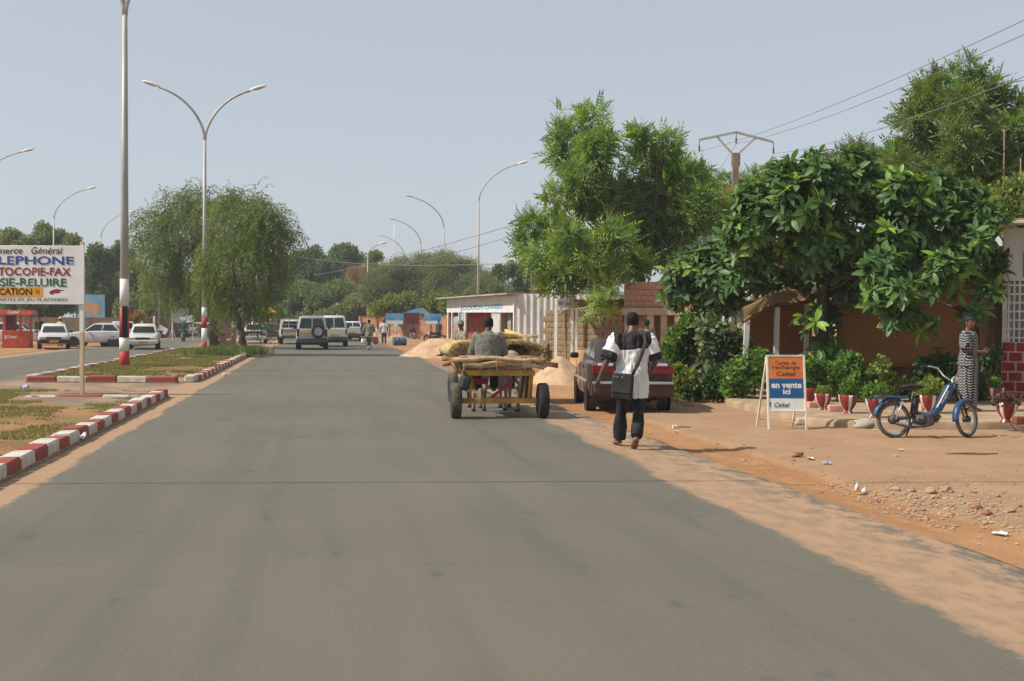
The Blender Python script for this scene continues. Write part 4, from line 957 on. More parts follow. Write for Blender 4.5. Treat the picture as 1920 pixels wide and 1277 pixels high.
def px_lobes(L_, Y, dep=1.1, jit=.5, seed=1):
    r = random.Random(seed); out = []
    for l in L_:
        yy = (l[3] if len(l) > 3 else Y) + r.uniform(-jit, jit); c = W(l[0], l[1], yy); q = l[2] * yy / FPX; out.append((c.x, c.y, c.z, q, q * dep, q * .92))
    return out
def ragged(lobes, seed):
    """add small shoots sticking out of the lobes so the outline is uneven"""
    r = random.Random(seed); out = list(lobes)
    for l in lobes:
        for _ in range(4):
            a = r.uniform(0, 6.28); e = r.uniform(-.1, 1.3); d = Vector((math.cos(a) * math.cos(e), math.sin(a) * math.cos(e), math.sin(e))); q = r.uniform(.28, .55)
            out.append((l[0] + d.x * l[3] * 1.15, l[1] + d.y * l[4] * 1.15, l[2] + d.z * l[5] * 1.2, l[3] * q, l[4] * q, l[5] * q * 1.4))
    return out
def limb(m, a, b_, r0, r1, bend=.12, n=7, seed=0, sides=8):
    r = random.Random(seed); d = (b_ - a).length; w1 = Vector((r.uniform(-1, 1), r.uniform(-1, 1), r.uniform(-.3, .6))) * d * bend
    pts = [a.lerp(b_, k / n) + w1 * math.sin(math.pi * k / n) + Vector((fbm(k * .9, seed, 1, 2), fbm(k * .9, seed, 5, 2), 0)) * r0 * .8 for k in range(n + 1)]
    m.tube(pts, [r0 + (r1 - r0) * k / n for k in range(n + 1)], sides); return pts
def tree(name, label, base, fork, lobes, n, T, size, mt, trunk=(.2, .1), bark=None, droop=.25, seed=1, shell=.5, thr=-.25, lo=.62, hi=1.3, yel=.12, outw=.6, branches=10, cat='tree', group=None, fr=1.1, stems=None):
    r = np.random.default_rng(seed); rr = random.Random(seed); base, fork = Vector(base), Vector(fork)
    t = thing(name, label, cat, base, 0, group); bark = bark or m_bark
    m = MB(); limb(m, Vector((0, 0, -.05)), fork - base, trunk[0], trunk[1], .05, 8, seed, 10)
    m.tube([(0, 0, -.1), (0, 0, trunk[0] * .8)], [trunk[0] * 1.5, trunk[0] * 1.02], 10); m.build('trunk', bark, t, True)
    for k in rr.sample(range(len(lobes)), min(branches, len(lobes))):
        l = lobes[k]; e = Vector(l[:3]); m = MB(); st = base.lerp(fork, rr.uniform(.75, 1.0))
        pts = limb(m, st - base, e - base, trunk[1] * rr.uniform(.5, .85), .012, .1, 6, seed + k, 6)
        for q in range(3):
            p0 = pts[rr.randint(3, 5)]; e2 = e - base + Vector((rr.uniform(-1, 1) * l[3], rr.uniform(-1, 1) * l[4], rr.uniform(-.4, 1) * l[5])) * .9; limb(m, p0, e2, trunk[1] * .25, .006, .1, 4, seed + k + q, 5)
        m.build('branch', bark, t, True)
    C, D = in_lobes(r, lobes, n, shell, thr, fr)
    Dd = D * outw + r.normal(size=(n, 3)) * .45 + np.array([0, 0, -droop]); S = size * r.uniform(.65, 1.25, n)
    V = stamp(T, C - np.array(base), rand_frames(r, Dd), S); F = np.arange(len(V)).reshape(-1, 4)
    # light and dark clumps: tint follows a slow noise, as shoots of different age
    tt = tints(r, n, len(T) // 4, lo, hi, yel)
    stuff_o = link('crown', np_mesh('crown', V, F, mt, tint=tt), t); stuff_o['kind'] = 'stuff'; return t
T_neem = leaflets(6, .34, .055, R(52), .28)
def rosette(n, seed, T):
    """spray at a twig end: n compound leaves fanning out round +x and bending back"""
    r = random.Random(seed); V = []
    for k in range(n):
        a = k * 2.399 + r.uniform(-.3, .3); e = R(r.uniform(18, 92)); s = r.uniform(.75, 1.15)
        d = Vector((math.cos(e), math.sin(e) * math.cos(a), math.sin(e) * math.sin(a))); b_ = Vector((1, 0, 0)) - d * d.x
        b_ = b_.normalized() if b_.length > .1 else Vector((0, 0, 1)); M = np.array(Matrix((d, b_.cross(d), b_)).transposed()); V.append(T @ M.T * s + np.array(d) * .04)
    return np.concatenate(V)
T_ros = rosette(7, 4, leaflets(5, .34, .070, R(50), .5)); T_tuft = tuft(7, 3); T_tuft2 = tuft(9, 5, .42, .10); T_fine = tuft(12, 8, .34, .035)
lf_neem = leafmat('neem_leaf', (.165, .275, .066), .5, .42); lf_far = leafmat('far_leaf', (.145, .215, .075), .6, .3); lf_fard = leafmat('far_dark_leaf', (.105, .172, .066), .6, .25)
lf_aca = leafmat('acacia_leaf', (.165, .205, .10), .7, .3); lf_dry = leafmat('dry_leaf', (.27, .19, .10), .8, .3); lf_lime = leafmat('lime_leaf', (.165, .23, .05), .6, .35)
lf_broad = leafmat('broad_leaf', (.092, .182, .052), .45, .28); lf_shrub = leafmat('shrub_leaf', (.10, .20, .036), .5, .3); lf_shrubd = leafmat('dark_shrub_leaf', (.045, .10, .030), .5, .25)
lf_grey = leafmat('grey_green_leaf', (.12, .17, .085), .55, .25)
# feathery tree behind the mud wall
NL = [(1050, 213, 20), (1040, 212, 13), (1062, 260, 24), (1056, 285, 22), (1078, 300, 30), (1108, 240, 28), (1118, 225, 18), (1125, 290, 40), (1090, 345, 42), (1150, 350, 48), (1213, 275, 28), (1250, 270, 28), (1200, 300, 22), (1232, 325, 46), (1288, 308, 32), (1312, 350, 36), (1270, 385, 55), (1200, 395, 58), (1120, 410, 55),
      (1052, 375, 26), (1046, 415, 30), (1005, 432, 28), (985, 462, 20), (1028, 475, 42, 37), (1080, 475, 50, 37), (1150, 482, 58, 36.6), (1230, 462, 58), (1300, 440, 52), (1345, 398, 28), (1355, 440, 38), (1325, 478, 40), (1062, 515, 30, 37), (1105, 522, 24, 37), (1034, 535, 18, 37), (1190, 500, 24, 37), (1008, 500, 18, 38), (1070, 545, 12, 37)]
NL = [(l[0], l[1], l[2] * .72, *l[3:]) for l in NL if l[:2] not in ((1200, 300), (1118, 225), (1040, 212))]
b_ = W(1215, 604, 41.5); b_.z = 0
tree('neem_tree', 'feathery bright green tree overhanging the mud wall and brick building', b_, W(1200, 470, 40), ragged(px_lobes(NL, 39.5, 1.1, .9, 3), 3), 1200, T_ros, .50, lf_neem, (.22, .15), droop=-.25, outw=.7, seed=3, shell=.5, thr=.02, branches=30, yel=.07, fr=1.3)
b_ = W(1130, 604, 33.5); b_.z = -.05
tree('neem_sapling', 'young feathery sapling with a thin stem before the mud wall', b_, W(1132, 575, 33.5), px_lobes([(1130, 598, 15), (1140, 575, 20), (1118, 560, 18), (1110, 590, 12), (1128, 545, 20)], 33.5, 1, .2, 4), 24, T_ros, .34, lf_neem, (.035, .02), droop=.5, seed=4, branches=4)
# tall tree at the back right, and tree tops behind
BR = [(1790, 160, 32), (1742, 182, 28), (1770, 212, 45), (1840, 195, 32), (1888, 212, 24), (1718, 248, 34), (1800, 265, 55), (1868, 265, 50), (1700, 305, 34), (1690, 330, 30), (1760, 325, 55), (1830, 345, 60), (1900, 325, 48), (1690, 350, 36), (1912, 255, 30), (1820, 160, 20), (1730, 380, 40), (1950, 300, 60), (1960, 230, 40)]
b_ = W(1830, 604, 36); b_.z = 0
tree('shade_tree', 'tall rounded tree behind the shop and the wooden poles', b_, W(1815, 400, 36), ragged(px_lobes(BR, 36, 1.1, 1.0, 5), 4), 1050, T_ros, .47, leafmat('shade_leaf', (.130, .205, .050), .55, .35), (.26, .18), droop=-.25, outw=.7, seed=6, shell=.5, thr=-.08, branches=16, fr=1.2)
b_ = W(1605, 604, 52); b_.z = 0
tree('shade_tree', 'small tree top peeping over the broad-leaved tree', b_, W(1605, 350, 52), px_lobes([(1592, 292, 20), (1622, 290, 16), (1605, 320, 30), (1570, 305, 14), (1640, 330, 25)], 52, 1, .4, 6), 160, T_ros, .5, lf_aca, (.15, .08), seed=8, branches=4)
b_ = W(1415, 604, 56); b_.z = 0
tree('shade_tree', 'slender pale tree beside the power pole', b_, W(1415, 400, 56), px_lobes([(1405, 345, 22), (1438, 330, 22), (1425, 365, 30), (1455, 345, 20), (1370, 385, 25), (1400, 400, 36), (1452, 385, 30), (1360, 345, 14)], 56, 1, .4, 6), 330, T_ros, .48, lf_neem, (.15, .08), seed=9, branches=6)
b_ = W(1376, 604, 45); b_.z = 0
tree('dry_shrub', 'shrub with withered orange leaves in front of the power pole', b_, W(1376, 430, 45), px_lobes([(1372, 385, 15), (1385, 365, 12), (1362, 405, 16), (1384, 410, 18), (1365, 440, 18)], 45, 1, .3, 6), 75, T_ros, .42, leafmat('orange_leaf', (.30, .15, .05), .7, .35), (.08, .04), seed=10, branches=4)
b_ = W(1890, 604, 29); b_.z = 0
tree('climber', 'yellowish leafy climber above the shop roof', b_, W(1890, 420, 29), px_lobes([(1880, 380, 30), (1905, 355, 24), (1860, 400, 30), (1912, 400, 20)], 29, 1, .3, 6), 700, T_tuft, .28, lf_lime, (.06, .04), seed=12, branches=4)

# broad-leaved tree: big single leaves in rosettes; the 300 that show largest are leaves of their own
def big_leaf(curl, fold, nseg=4):
    V, F = [], []
    for i in range(nseg + 1):
        x = i / nseg; w_ = .235 * math.sin(math.pi * min(.98, x * .93 + .05)) ** .75 * (1 - .25 * (1 - x)); z = -curl * x * x
        V += [(x, -w_, z + fold * w_), (x, 0, z), (x, w_, z + fold * w_)]
    for i in range(nseg):
        a = i * 3; F += [(a, a + 3, a + 4, a + 1), (a + 1, a + 4, a + 5, a + 2)]
    return np.array(V), np.array(F)
def leaf_tree(name, label, base, fork, lobes, nros, size, mt, seed, trunk, nparts, per=9, branches=14, bark=None, thr=-.3):
    r = np.random.default_rng(seed); rr = random.Random(seed); base, fork = Vector(base), Vector(fork); t = thing(name, label, 'tree', base)
    bark = bark or m_barkd
    m = MB(); limb(m, Vector((0, 0, -.05)), fork - base, trunk[0], trunk[1], .05, 8, seed, 10); m.build('trunk', bark, t, True)
    C, D = in_lobes(r, lobes, nros, .55, thr, 1.6)
    for k in rr.sample(range(len(lobes)), min(branches, len(lobes))):
        m = MB(); pts = limb(m, (fork - base) * rr.uniform(.8, 1), Vector(lobes[k][:3]) - base, trunk[1] * .6, .02, .1, 6, seed + k, 6)
        nb = np.argsort(((C - np.array(lobes[k][:3])) ** 2).sum(1))[:7]
        for q in nb: limb(m, pts[5], Vector(C[q]) - base, .018, .008, .08, 3, int(q), 5)
        m.build('branch', bark, t, True)
    Lf = [big_leaf(c, f) for c, f in ((.12, .3), (.25, .2), (.4, .35), (.05, .15), (.55, .25))]
    pos, frm, siz, kind, tin = [], [], [], [], []
    for c, d in zip(C, D):
        ax = d * .75 + np.array([0, 0, .55]) + r.normal(size=3) * .25; ax /= np.linalg.norm(ax); e1 = np.cross(ax, [.3, .5, .8]); e1 /= np.linalg.norm(e1); e2 = np.cross(ax, e1)
        tone = r.uniform(.7, 1.2); young = r.random() < .16
        for k in range(per):
            a = k * 2.399 + r.uniform(-.3, .3); el = .95 - 1.15 * k / per + r.uniform(-.15, .15)
            dr = (np.cos(a) * e1 + np.sin(a) * e2) * math.cos(el) + ax * math.sin(el); dr[2] -= .22 * (k / per); dr /= np.linalg.norm(dr)
            zz = ax - dr * (ax @ dr); zz /= np.linalg.norm(zz) + 1e-9
            pos.append(c + dr * .02); frm.append(np.stack([dr, np.cross(zz, dr), zz], -1)); siz.append(size * r.uniform(.55, 1.3) * (.7 if k > per - 3 else 1)); kind.append(int(r.integers(5)))
            q = tone * r.uniform(.8, 1.2); tin.append(np.array([q, q, q]) * (np.array([2.1, 1.75, .8]) if young and k < 6 else np.array([1, 1, 1])))
    pos, frm, siz, kind, tin = np.array(pos), np.array(frm), np.array(siz), np.array(kind), np.array(tin)
    near = np.argsort(pos[:, 1] - .12 * pos[:, 2])          # those on the street side show largest
    own = set(near[:nparts * 2:2].tolist()); rest = [i for i in range(len(pos)) if i not in own]
    V, F, T = [], [], []; o = 0
    for kd in range(5):
        idx = np.array([i for i in rest if kind[i] == kd]); v, f = Lf[kd]
        V.append(stamp(v, pos[idx] - np.array(base), frm[idx], siz[idx])); F.append((f[None] + (np.arange(len(idx)) * len(v))[:, None, None]).reshape(-1, 4) + o); o += len(idx) * len(v); T.append(np.repeat(tin[idx], len(f), 0))
    stuff(link('leaves', np_mesh('leaves', np.concatenate(V), np.concatenate(F), mt, tint=np.concatenate(T), smooth=True), t))
    shared = {}
    for i in sorted(own):
        tb = min(4, int(tin[i][1] / .42)); ky = (kind[i], tb, tin[i][0] > tin[i][1] * 1.1)
        if ky not in shared:
            v, f = Lf[kind[i]]; q = .21 + .42 * tb; shared[ky] = np_mesh('leaf', v, f, mt, tint=np.tile(np.array([q * 1.2, q, q * .5]) if ky[2] else np.array([q, q, q]), (len(f), 1)), smooth=True)
        M3 = Matrix(frm[i].tolist()); ob = link('leaf', shared[ky], t, Vector(pos[i]) - base, M3.to_euler()); ob.scale = (siz[i],) * 3
    return t
BL = [(1420, 385, 42), (1470, 345, 42), (1540, 315, 36), (1600, 312, 36), (1500, 380, 50), (1565, 365, 58), (1640, 365, 52), (1700, 360, 42), (1760, 365, 42), (1812, 385, 42), (1850, 415, 32), (1400, 440, 42), (1460, 430, 55), (1530, 445, 60), (1610, 445, 58), (1690, 425, 52), (1760, 432, 52), (1822, 450, 42),
      (1425, 480, 32, 25), (1480, 492, 36, 25), (1548, 525, 36, 25), (1620, 500, 36), (1548, 585, 22, 24.8), (1552, 635, 20, 24.6), (1600, 550, 20, 24.5), (1655, 545, 26, 22.4), (1690, 585, 24, 22), (1735, 612, 14, 21.8), (1665, 590, 16, 22), (1530, 600, 24, 23.8), (1548, 650, 22, 23.8), (1535, 690, 15, 23.6), (1650, 500, 34, 22.6), (1600, 515, 30, 23), (1692, 545, 24, 22.2), (1640, 560, 18, 22.4), (1390, 478, 34, 24.5), (1385, 520, 24, 25.6), (1430, 520, 26, 27), (1485, 528, 26, 27), (1455, 545, 20, 27.5), (1510, 545, 22, 27), (1850, 500, 34), (1852, 550, 20), (1825, 590, 14, 22.5), (1770, 505, 30, 22.6), (1715, 495, 30), (1745, 540, 18, 22.6), (1800, 530, 22, 22.8)]
b_ = W(1548, 604, 24.2); b_.z = 0
leaf_tree('broadleaf_tree', 'broad-leaved tree with large glossy leaves spreading over the terrace', b_, W(1552, 520, 24), px_lobes(BL, 23.6, .9, .6, 9), 1750, .25, lf_broad, 21, (.13, .09), 290, thr=-.32)
BL2 = [(1285, 500, 32), (1325, 490, 34), (1362, 478, 32), (1300, 535, 36), (1350, 530, 38), (1268, 548, 26), (1262, 518, 22), (1375, 565, 22), (1300, 575, 24), (1340, 570, 22), (1395, 520, 26)]
b_ = W(1368, 604, 27.5); b_.z = 0
leaf_tree('broadleaf_tree', 'smaller broad-leaved tree between the brick building and the mat shelter', b_, W(1365, 560, 27.5), px_lobes(BL2, 27, .9, .5, 9), 330, .25, leafmat('broad_leaf_pale', (.10, .175, .065), .42, .25), 25, (.07, .05), 120, thr=-.35, branches=8)

# shrubs and border plants
def shrub(label, name, base_px, Y, lobes, n, T, size, mt, seed, yel=.1, cat='shrub', z0=0.0, lo=.6, hi=1.35):
    b = W(base_px, 604, Y); b.z = z0
    return tree(name, label, b, b + Vector((0, 0, .35)), ragged(px_lobes([(l[0] + random.Random(l[0]).uniform(-8, 8), l[1], l[2] * .82) for l in lobes], Y, .9, .35, seed), seed), int(n * .6), T, size * 1.35, mt, (.025, .018), m_stem, .05, seed, .1, -.05, lo, hi, yel, branches=9, cat=cat, fr=2.2)
shrub('bright green bushy shrub behind the parked car', 'shrub', 1300, 26, [(1285, 635, 30), (1315, 640, 34), (1270, 665, 28), (1310, 680, 32), (1290, 615, 18)], 2600, T_tuft, .17, lf_shrub, 31, .2)
shrub('greyish large-leaved shrub left of the mat shelter', 'shrub', 1355, 25.2, [(1345, 640, 28), (1372, 650, 24), (1350, 675, 30), (1378, 690, 22)], 900, T_tuft2, .30, lf_grey, 32)
shrub('low yellow-flecked border plant beside the parked car', 'border_plant', 1262, 25, [(1258, 695, 20), (1275, 710, 20), (1262, 722, 16), (1295, 722, 20)], 1300, T_tuft, .14, lf_lime, 33, .35)
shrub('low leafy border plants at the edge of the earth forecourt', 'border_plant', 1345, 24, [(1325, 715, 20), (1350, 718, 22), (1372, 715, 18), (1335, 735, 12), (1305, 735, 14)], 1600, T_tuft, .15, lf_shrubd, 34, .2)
shrub('narrow-leaved clump beside the white round planter', 'border_plant', 1398, 23.4, [(1395, 705, 16), (1410, 690, 16), (1385, 722, 12), (1412, 705, 12)], 520, T_tuft2, .26, lf_shrub, 35, .25)
shrub('bright green bush behind the advertising board', 'shrub', 1428, 24, [(1420, 690, 18), (1440, 700, 20), (1432, 715, 16)], 800, T_tuft, .16, lf_shrub, 36)
shrub('dense green bush at the foot of the broad-leaved tree', 'shrub', 1570, 22.6, [(1560, 705, 22), (1590, 700, 26), (1575, 730, 26), (1605, 725, 22), (1540, 725, 20), (1530, 690, 18), (1600, 680, 14)], 3000, T_tuft, .135, lf_shrub, 37, .08)
shrub('pale yellow-green bush under the mat screen', 'shrub', 1655, 22.8, [(1650, 705, 20), (1665, 715, 22), (1640, 720, 16), (1655, 685, 10)], 900, T_tuft, .14, lf_lime, 38, .15)
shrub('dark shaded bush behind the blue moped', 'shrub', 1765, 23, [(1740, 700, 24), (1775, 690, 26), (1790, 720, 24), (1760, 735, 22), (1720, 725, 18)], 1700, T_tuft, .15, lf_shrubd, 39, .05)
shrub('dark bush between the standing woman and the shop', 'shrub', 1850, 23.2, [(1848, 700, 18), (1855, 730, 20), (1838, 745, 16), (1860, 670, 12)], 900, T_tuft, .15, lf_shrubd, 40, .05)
pts = []
for k in range(9000):
    px, py = random.uniform(1243, 1420), random.gauss(741, 5); q = GP(px, py + 3 * math.sin(px * .05)); pts.append((q.x, q.y, gz(q) - .01))
o = blades('grass', pts, .09, .008, (.12, .17, .045), 9); o['label'] = 'fringe of grass along the planted border beside the parked car'

# ---------------------------------------------------------------- weeping tree on the island
def weeping(name, label, base, forks, lobes, nstr, seed):
    r = np.random.default_rng(seed); rr = random.Random(seed); base = Vector(base); t = thing(name, label, 'tree', base)
    for q, (fp, r0) in enumerate(forks):
        m = MB(); limb(m, Vector((q * -1.7, q * .5, -.05)), Vector(fp) - base, r0, r0 * .55, .06, 9, seed + q, 10); m.build('trunk', m_barkd, t, True)
        for k in range(0, len(lobes), 2):
            m = MB(); limb(m, (Vector(fp) - base) * .96, Vector(lobes[k][:3]) - base, r0 * .4, .02, .12, 6, seed + k, 6); m.build('branch', m_barkd, t, True)
    C, D = in_lobes(r, lobes, nstr, .25, -.08, .75); Vs, Ts = [], []
    for c, d in zip(C, D):
        out = np.array([d[0], d[1], 0.0]); Lr = r.uniform(.7, 1.7) * (1.7 if r.random() < .12 else 1); p = c.copy(); v = out * .8 + np.array([0, 0, .75 + .5 * r.random()]) * (1 if d[2] > -.2 else .2) + r.normal(size=3) * .35; v /= np.linalg.norm(v) + 1e-9
        n = int(Lr / .07); tone = r.uniform(.6, 1.35); st = .07
        for k in range(n):
            v = v + np.array([0, 0, -.16]) + r.normal(size=3) * .08; v /= np.linalg.norm(v); p = p + v * st
            s = np.cross(v, r.normal(size=3)); s /= np.linalg.norm(s) + 1e-9; l = r.uniform(.07, .14); tip = p + s * l + v * l * .5 - np.array([0, 0, .02]); w_ = v * .025
            Vs += [p - w_, p + s * l * .5 - w_ * 1.2, tip, p + s * l * .5 + w_ * 1.4]; y = tone * r.uniform(.85, 1.15)
            Ts.append((y * 1.15, y, y * .8) if k > n * .6 else (y, y, y))
    V = np.array(Vs) - np.array(base); F = np.arange(len(V)).reshape(-1, 4)
    stuff(link('crown', np_mesh('crown', V, F, leafmat('weeping_leaf', (.118, .182, .050), .6, .38), tint=np.array(Ts)), t)); return t
WL = [(330, 395, 30), (375, 380, 30), (410, 385, 34), (455, 395, 36), (500, 425, 32), (525, 455, 22), (290, 425, 30), (280, 460, 22), (345, 440, 52), (420, 440, 58), (480, 465, 48), (300, 490, 38), (360, 500, 55), (440, 510, 58), (495, 500, 36), (310, 540, 26), (390, 545, 36), (460, 555, 34), (345, 560, 22), (500, 550, 16)]
b_ = G(463, 662, .12); b_.z = .08; Yw = b_.y
weeping('weeping_tree', 'weeping feathery tree with a leaning dark trunk at the end of the grassy island', b_, [(W(442, 545, Yw), .17)], px_lobes([l for l in WL if l[0] >= 430], Yw + 1.2, 1.0, .6, 4), 2000, 51)
b_ = W(400, 604, 67); b_.z = .05
weeping('weeping_tree', 'larger weeping feathery tree standing behind the banded twin-arm lamp post', b_, [(W(398, 545, 67), .26)], px_lobes([(l[0], l[1], l[2] * .95) for l in WL if l[0] < 430] + [(445, 400, 26), (440, 470, 40)], 67, 1.0, .6, 5), 3500, 53)

# ---------------------------------------------------------------- far trees
def far_tree(label, px, Y, lobes, n, mt, seed, T=T_tuft, size=.6, bark=None, yel=.1, dep=1.2, thr=-.2, name='roadside_tree', shell=.55, lo=.6):
    b = W(px, 604, Y); b.z = -.02; zf = min(W(l[0], l[1], Y).z for l in lobes)
    return tree(name, label, b, b + Vector((0, 0, max(1.2, zf * .8))), px_lobes(lobes, Y, dep, 1.6, seed), n, T, size, mt, (.22, .14), bark, .1, seed, shell, thr, lo, 1.35, yel, branches=6, fr=.45)
far_tree('dark green tree at the bend, left of the road', 575, 140, [(590, 482, 20), (562, 495, 26), (540, 525, 28), (600, 510, 30), (575, 540, 38), (545, 560, 30), (530, 490, 14)], 5200, lf_fard, 61)
far_tree('dark crowned tree beyond the white vehicles', 645, 145, [(640, 480, 22), (655, 472, 14), (668, 495, 22), (630, 510, 30), (655, 530, 34), (685, 520, 20)], 4200, lf_fard, 62)
far_tree('broad mid-green tree over the far cars', 590, 128, [(560, 580, 26), (600, 570, 34), (640, 560, 36), (570, 555, 28), (620, 590, 26), (530, 590, 22)], 5200, lf_far, 63, yel=.2)
far_tree('pale flowering bushy tree behind the white vans', 660, 122, [(640, 595, 26), (672, 580, 30), (700, 565, 28), (700, 595, 22), (610, 600, 20)], 4200, lf_aca, 64, yel=.25)
far_tree('dry brownish tree between the dark crowns', 672, 136, [(668, 515, 16), (690, 508, 18), (655, 528, 14), (702, 520, 14)], 1300, lf_dry, 65, T=T_fine, size=.7)
far_tree('thin palm-like tree top beside the short lamp post', 703, 132, [(705, 482, 10), (695, 488, 9), (700, 505, 9)], 260, lf_far, 66)
far_tree('wide flat-topped acacia above the billboard', 800, 116, [(720, 525, 30), (755, 512, 30), (795, 505, 30), (835, 500, 30), (872, 510, 28), (700, 545, 26), (740, 545, 34), (785, 540, 36), (830, 538, 36), (870, 540, 30), (905, 530, 24)], 9500, lf_aca, 67, T=T_fine, size=.85, dep=1.4, thr=-.3, lo=.7)
far_tree('yellow-green tree hanging over the billboard', 822, 111, [(735, 575, 22), (765, 572, 22), (800, 578, 20), (822, 568, 24), (845, 572, 18), (710, 582, 16)], 2600, lf_lime, 68, bark=m_barkd, yel=.25)
far_tree('dark trees behind the kiosk roof', 960, 112, [(938, 512, 12), (960, 508, 13), (985, 515, 22), (925, 535, 22), (955, 540, 24), (1000, 505, 16), (1005, 540, 24), (890, 545, 22)], 3600, lf_fard, 69)
far_tree('grey-green tree between acacia and kiosk', 915, 108, [(905, 540, 22), (935, 545, 18), (885, 560, 18)], 1500, lf_aca, 70, T=T_fine, size=.8)
far_tree('bright bumpy-crowned tree behind the painted signboard', 60, 118, [(20, 448, 18), (15, 470, 22), (45, 460, 18), (82, 432, 13), (80, 455, 22), (112, 448, 16), (135, 455, 14), (120, 475, 22), (50, 490, 30), (95, 500, 34), (20, 510, 28), (145, 490, 16)], 6200, lf_far, 71, yel=.25)
far_tree('dark tree shading the ground behind the telephone booth', 78, 96, [(60, 565, 22), (95, 575, 20), (120, 560, 22), (85, 550, 20), (30, 560, 22)], 2400, lf_fard, 72, bark=m_barkd)
far_tree('tall dark tree behind the lamp posts across the road', 205, 124, [(185, 475, 18), (212, 468, 18), (235, 480, 14), (195, 500, 26), (220, 520, 28), (175, 530, 24), (205, 555, 30), (180, 575, 24)], 4800, lf_fard, 73)
far_tree('leafy tree behind the banded lamp post', 255, 118, [(240, 530, 22), (262, 555, 26), (240, 580, 22), (285, 575, 24), (275, 530, 22), (255, 505, 16)], 3600, lf_far, 74, yel=.2)
far_tree('dark tree showing under the weeping tree', 350, 132, [(310, 575, 30), (350, 560, 34), (385, 580, 30), (330, 540, 28), (300, 545, 24)], 3600, lf_fard, 75)
far_tree('dark tree right of the weeping trunk', 480, 140, [(430, 580, 30), (470, 565, 34), (505, 555, 30), (500, 590, 26), (450, 540, 26), (525, 520, 20), (535, 545, 24)], 4000, lf_fard, 76)
far_tree('reddish-flowered bush beside the marker posts', 252, 84, [(250, 596, 8), (260, 592, 8), (245, 602, 8)], 260, leafmat('flower_bush', (.28, .19, .04), .7, .3), 77, name='roadside_bush', size=.35)
far_tree('low bush behind the far white car', 375, 110, [(372, 615, 7), (366, 620, 6)], 180, lf_lime, 78, name='roadside_bush', size=.35)
for k in range(15):
    px = -120 + k * 155; Yb = 190 + 25 * math.sin(k * 2.1)
    far_tree('dark tree in the distant belt beyond the street', px, Yb, [(px + random.uniform(-60, 60), 570 + random.uniform(-22, 22), random.uniform(20, 34)) for _ in range(7)], 2000, lf_fard if k % 2 else lf_far, 80 + k, size=.9)['group'] = 'trees of the distant belt'
# ================================================================ VEHICLES
m_tyre = mat('tyre_rubber', (.022, .021, .020), .85, .25, 8, .003, 40); m_tyred = mat('dusty_tyre', (.085, .068, .05), .9, .35, 5, .003, 40)
m_rim = mat('rim_metal', (.42, .42, .42), .4, .1, 6, metal=.6); m_cap = mat('hubcap', (.50, .50, .49), .45, .1, 6, metal=.3)
m_glass = mat('dark_glass', (.018, .024, .024), .06, .1, 3, spec=.6); m_trim = mat('black_trim', (.02, .02, .021), .6, .2, 6); m_bump = mat('grey_bumper', (.075, .078, .082), .6, .15, 5)
m_carw = mat('car_white', (.62, .62, .60), .32, .05, 1.5, coat=.4); m_cars = mat('car_silver', (.46, .48, .47), .35, .06, 1.5, coat=.4, metal=.15); m_card = mat('car_dark', (.035, .035, .045), .35, .1, 2, coat=.4)
m_burg = mat('car_burgundy', (.030, .010, .011), .32, .25, 2.2, coat=.35, col2=(.062, .036, .028)); m_tail = mat('tail_lens', (.17, .010, .014), .25, .12, 8, coat=.3); m_hl = mat('head_lens', (.55, .56, .55), .12, .1, 6)
m_plate = mat('orange_plate', (.72, .34, .03), .5, .08, 8); m_chrome = mat('chrome_strip', (.45, .46, .46), .3, .1, 6, metal=.5); m_grl = mat('grey_white', (.50, .50, .49), .45, .06, 2)
def wheel_mesh(r, w_):
    t = MB(); MX = Matrix.Rotation(R(90), 3, 'Y')
    t.lathe([(r * .62, -w_ * .42), (r * .80, -w_ * .5), (r * .95, -w_ * .45), (r, -w_ * .3), (r, w_ * .3), (r * .95, w_ * .45), (r * .80, w_ * .5), (r * .62, w_ * .42)], 28, M=MX)
    k = MB(); k.lathe([(r * .63, -w_ * .44), (r * .60, -w_ * .47), (r * .5, -w_ * .40), (r * .2, -w_ * .44), (r * .02, -w_ * .46)], 20, M=MX); k.lathe([(r * .63, w_ * .44), (r * .60, w_ * .47), (r * .5, w_ * .40), (r * .2, w_ * .44), (r * .02, w_ * .46)], 20, M=MX)
    return t, k
_wc = {}
def add_wheel(t, pos, r=.30, w_=.19, tyre=None, rim=None, steer=0.0, name='wheel'):
    ky = (r, w_, tyre, rim)
    if ky not in _wc:
        a, b_ = wheel_mesh(r, w_); _wc[ky] = (a.mesh('wheel', tyre or m_tyre, True), b_.mesh('rim', rim or m_rim, True))
        for me in _wc[ky]: me.set_sharp_from_angle(angle=R(40))
    o = link(name, _wc[ky][0], t, pos, (0, 0, steer)); link('rim', _wc[ky][1], o); return o
def body_loft(st):
    """lower body from stations (y, half width, z bottom, z top)"""
    m = MB(); vs = []; n = 0
    for y, hw, zb, zt in st:
        h = zt - zb; half = [(0, zb), (.80 * hw, zb), (.96 * hw, zb + .07), (hw, zb + .32 * h), (.995 * hw, zb + .62 * h), (.955 * hw, zt - .07), (.87 * hw, zt - .012), (.5 * hw, zt + .006), (0, zt + .012)]
        ring = [(x, y, z) for x, z in half] + [(-x, y, z) for x, z in half[-2:0:-1]]; n = len(ring); vs += ring
    fs = [(i * n + k, i * n + (k + 1) % n, (i + 1) * n + (k + 1) % n, (i + 1) * n + k) for i in range(len(st) - 1) for k in range(n)]
    fs = [f[::-1] for f in fs] + [tuple(range(n)), tuple(range((len(st) - 1) * n, len(st) * n))[::-1]]
    m.add(vs, fs); return m
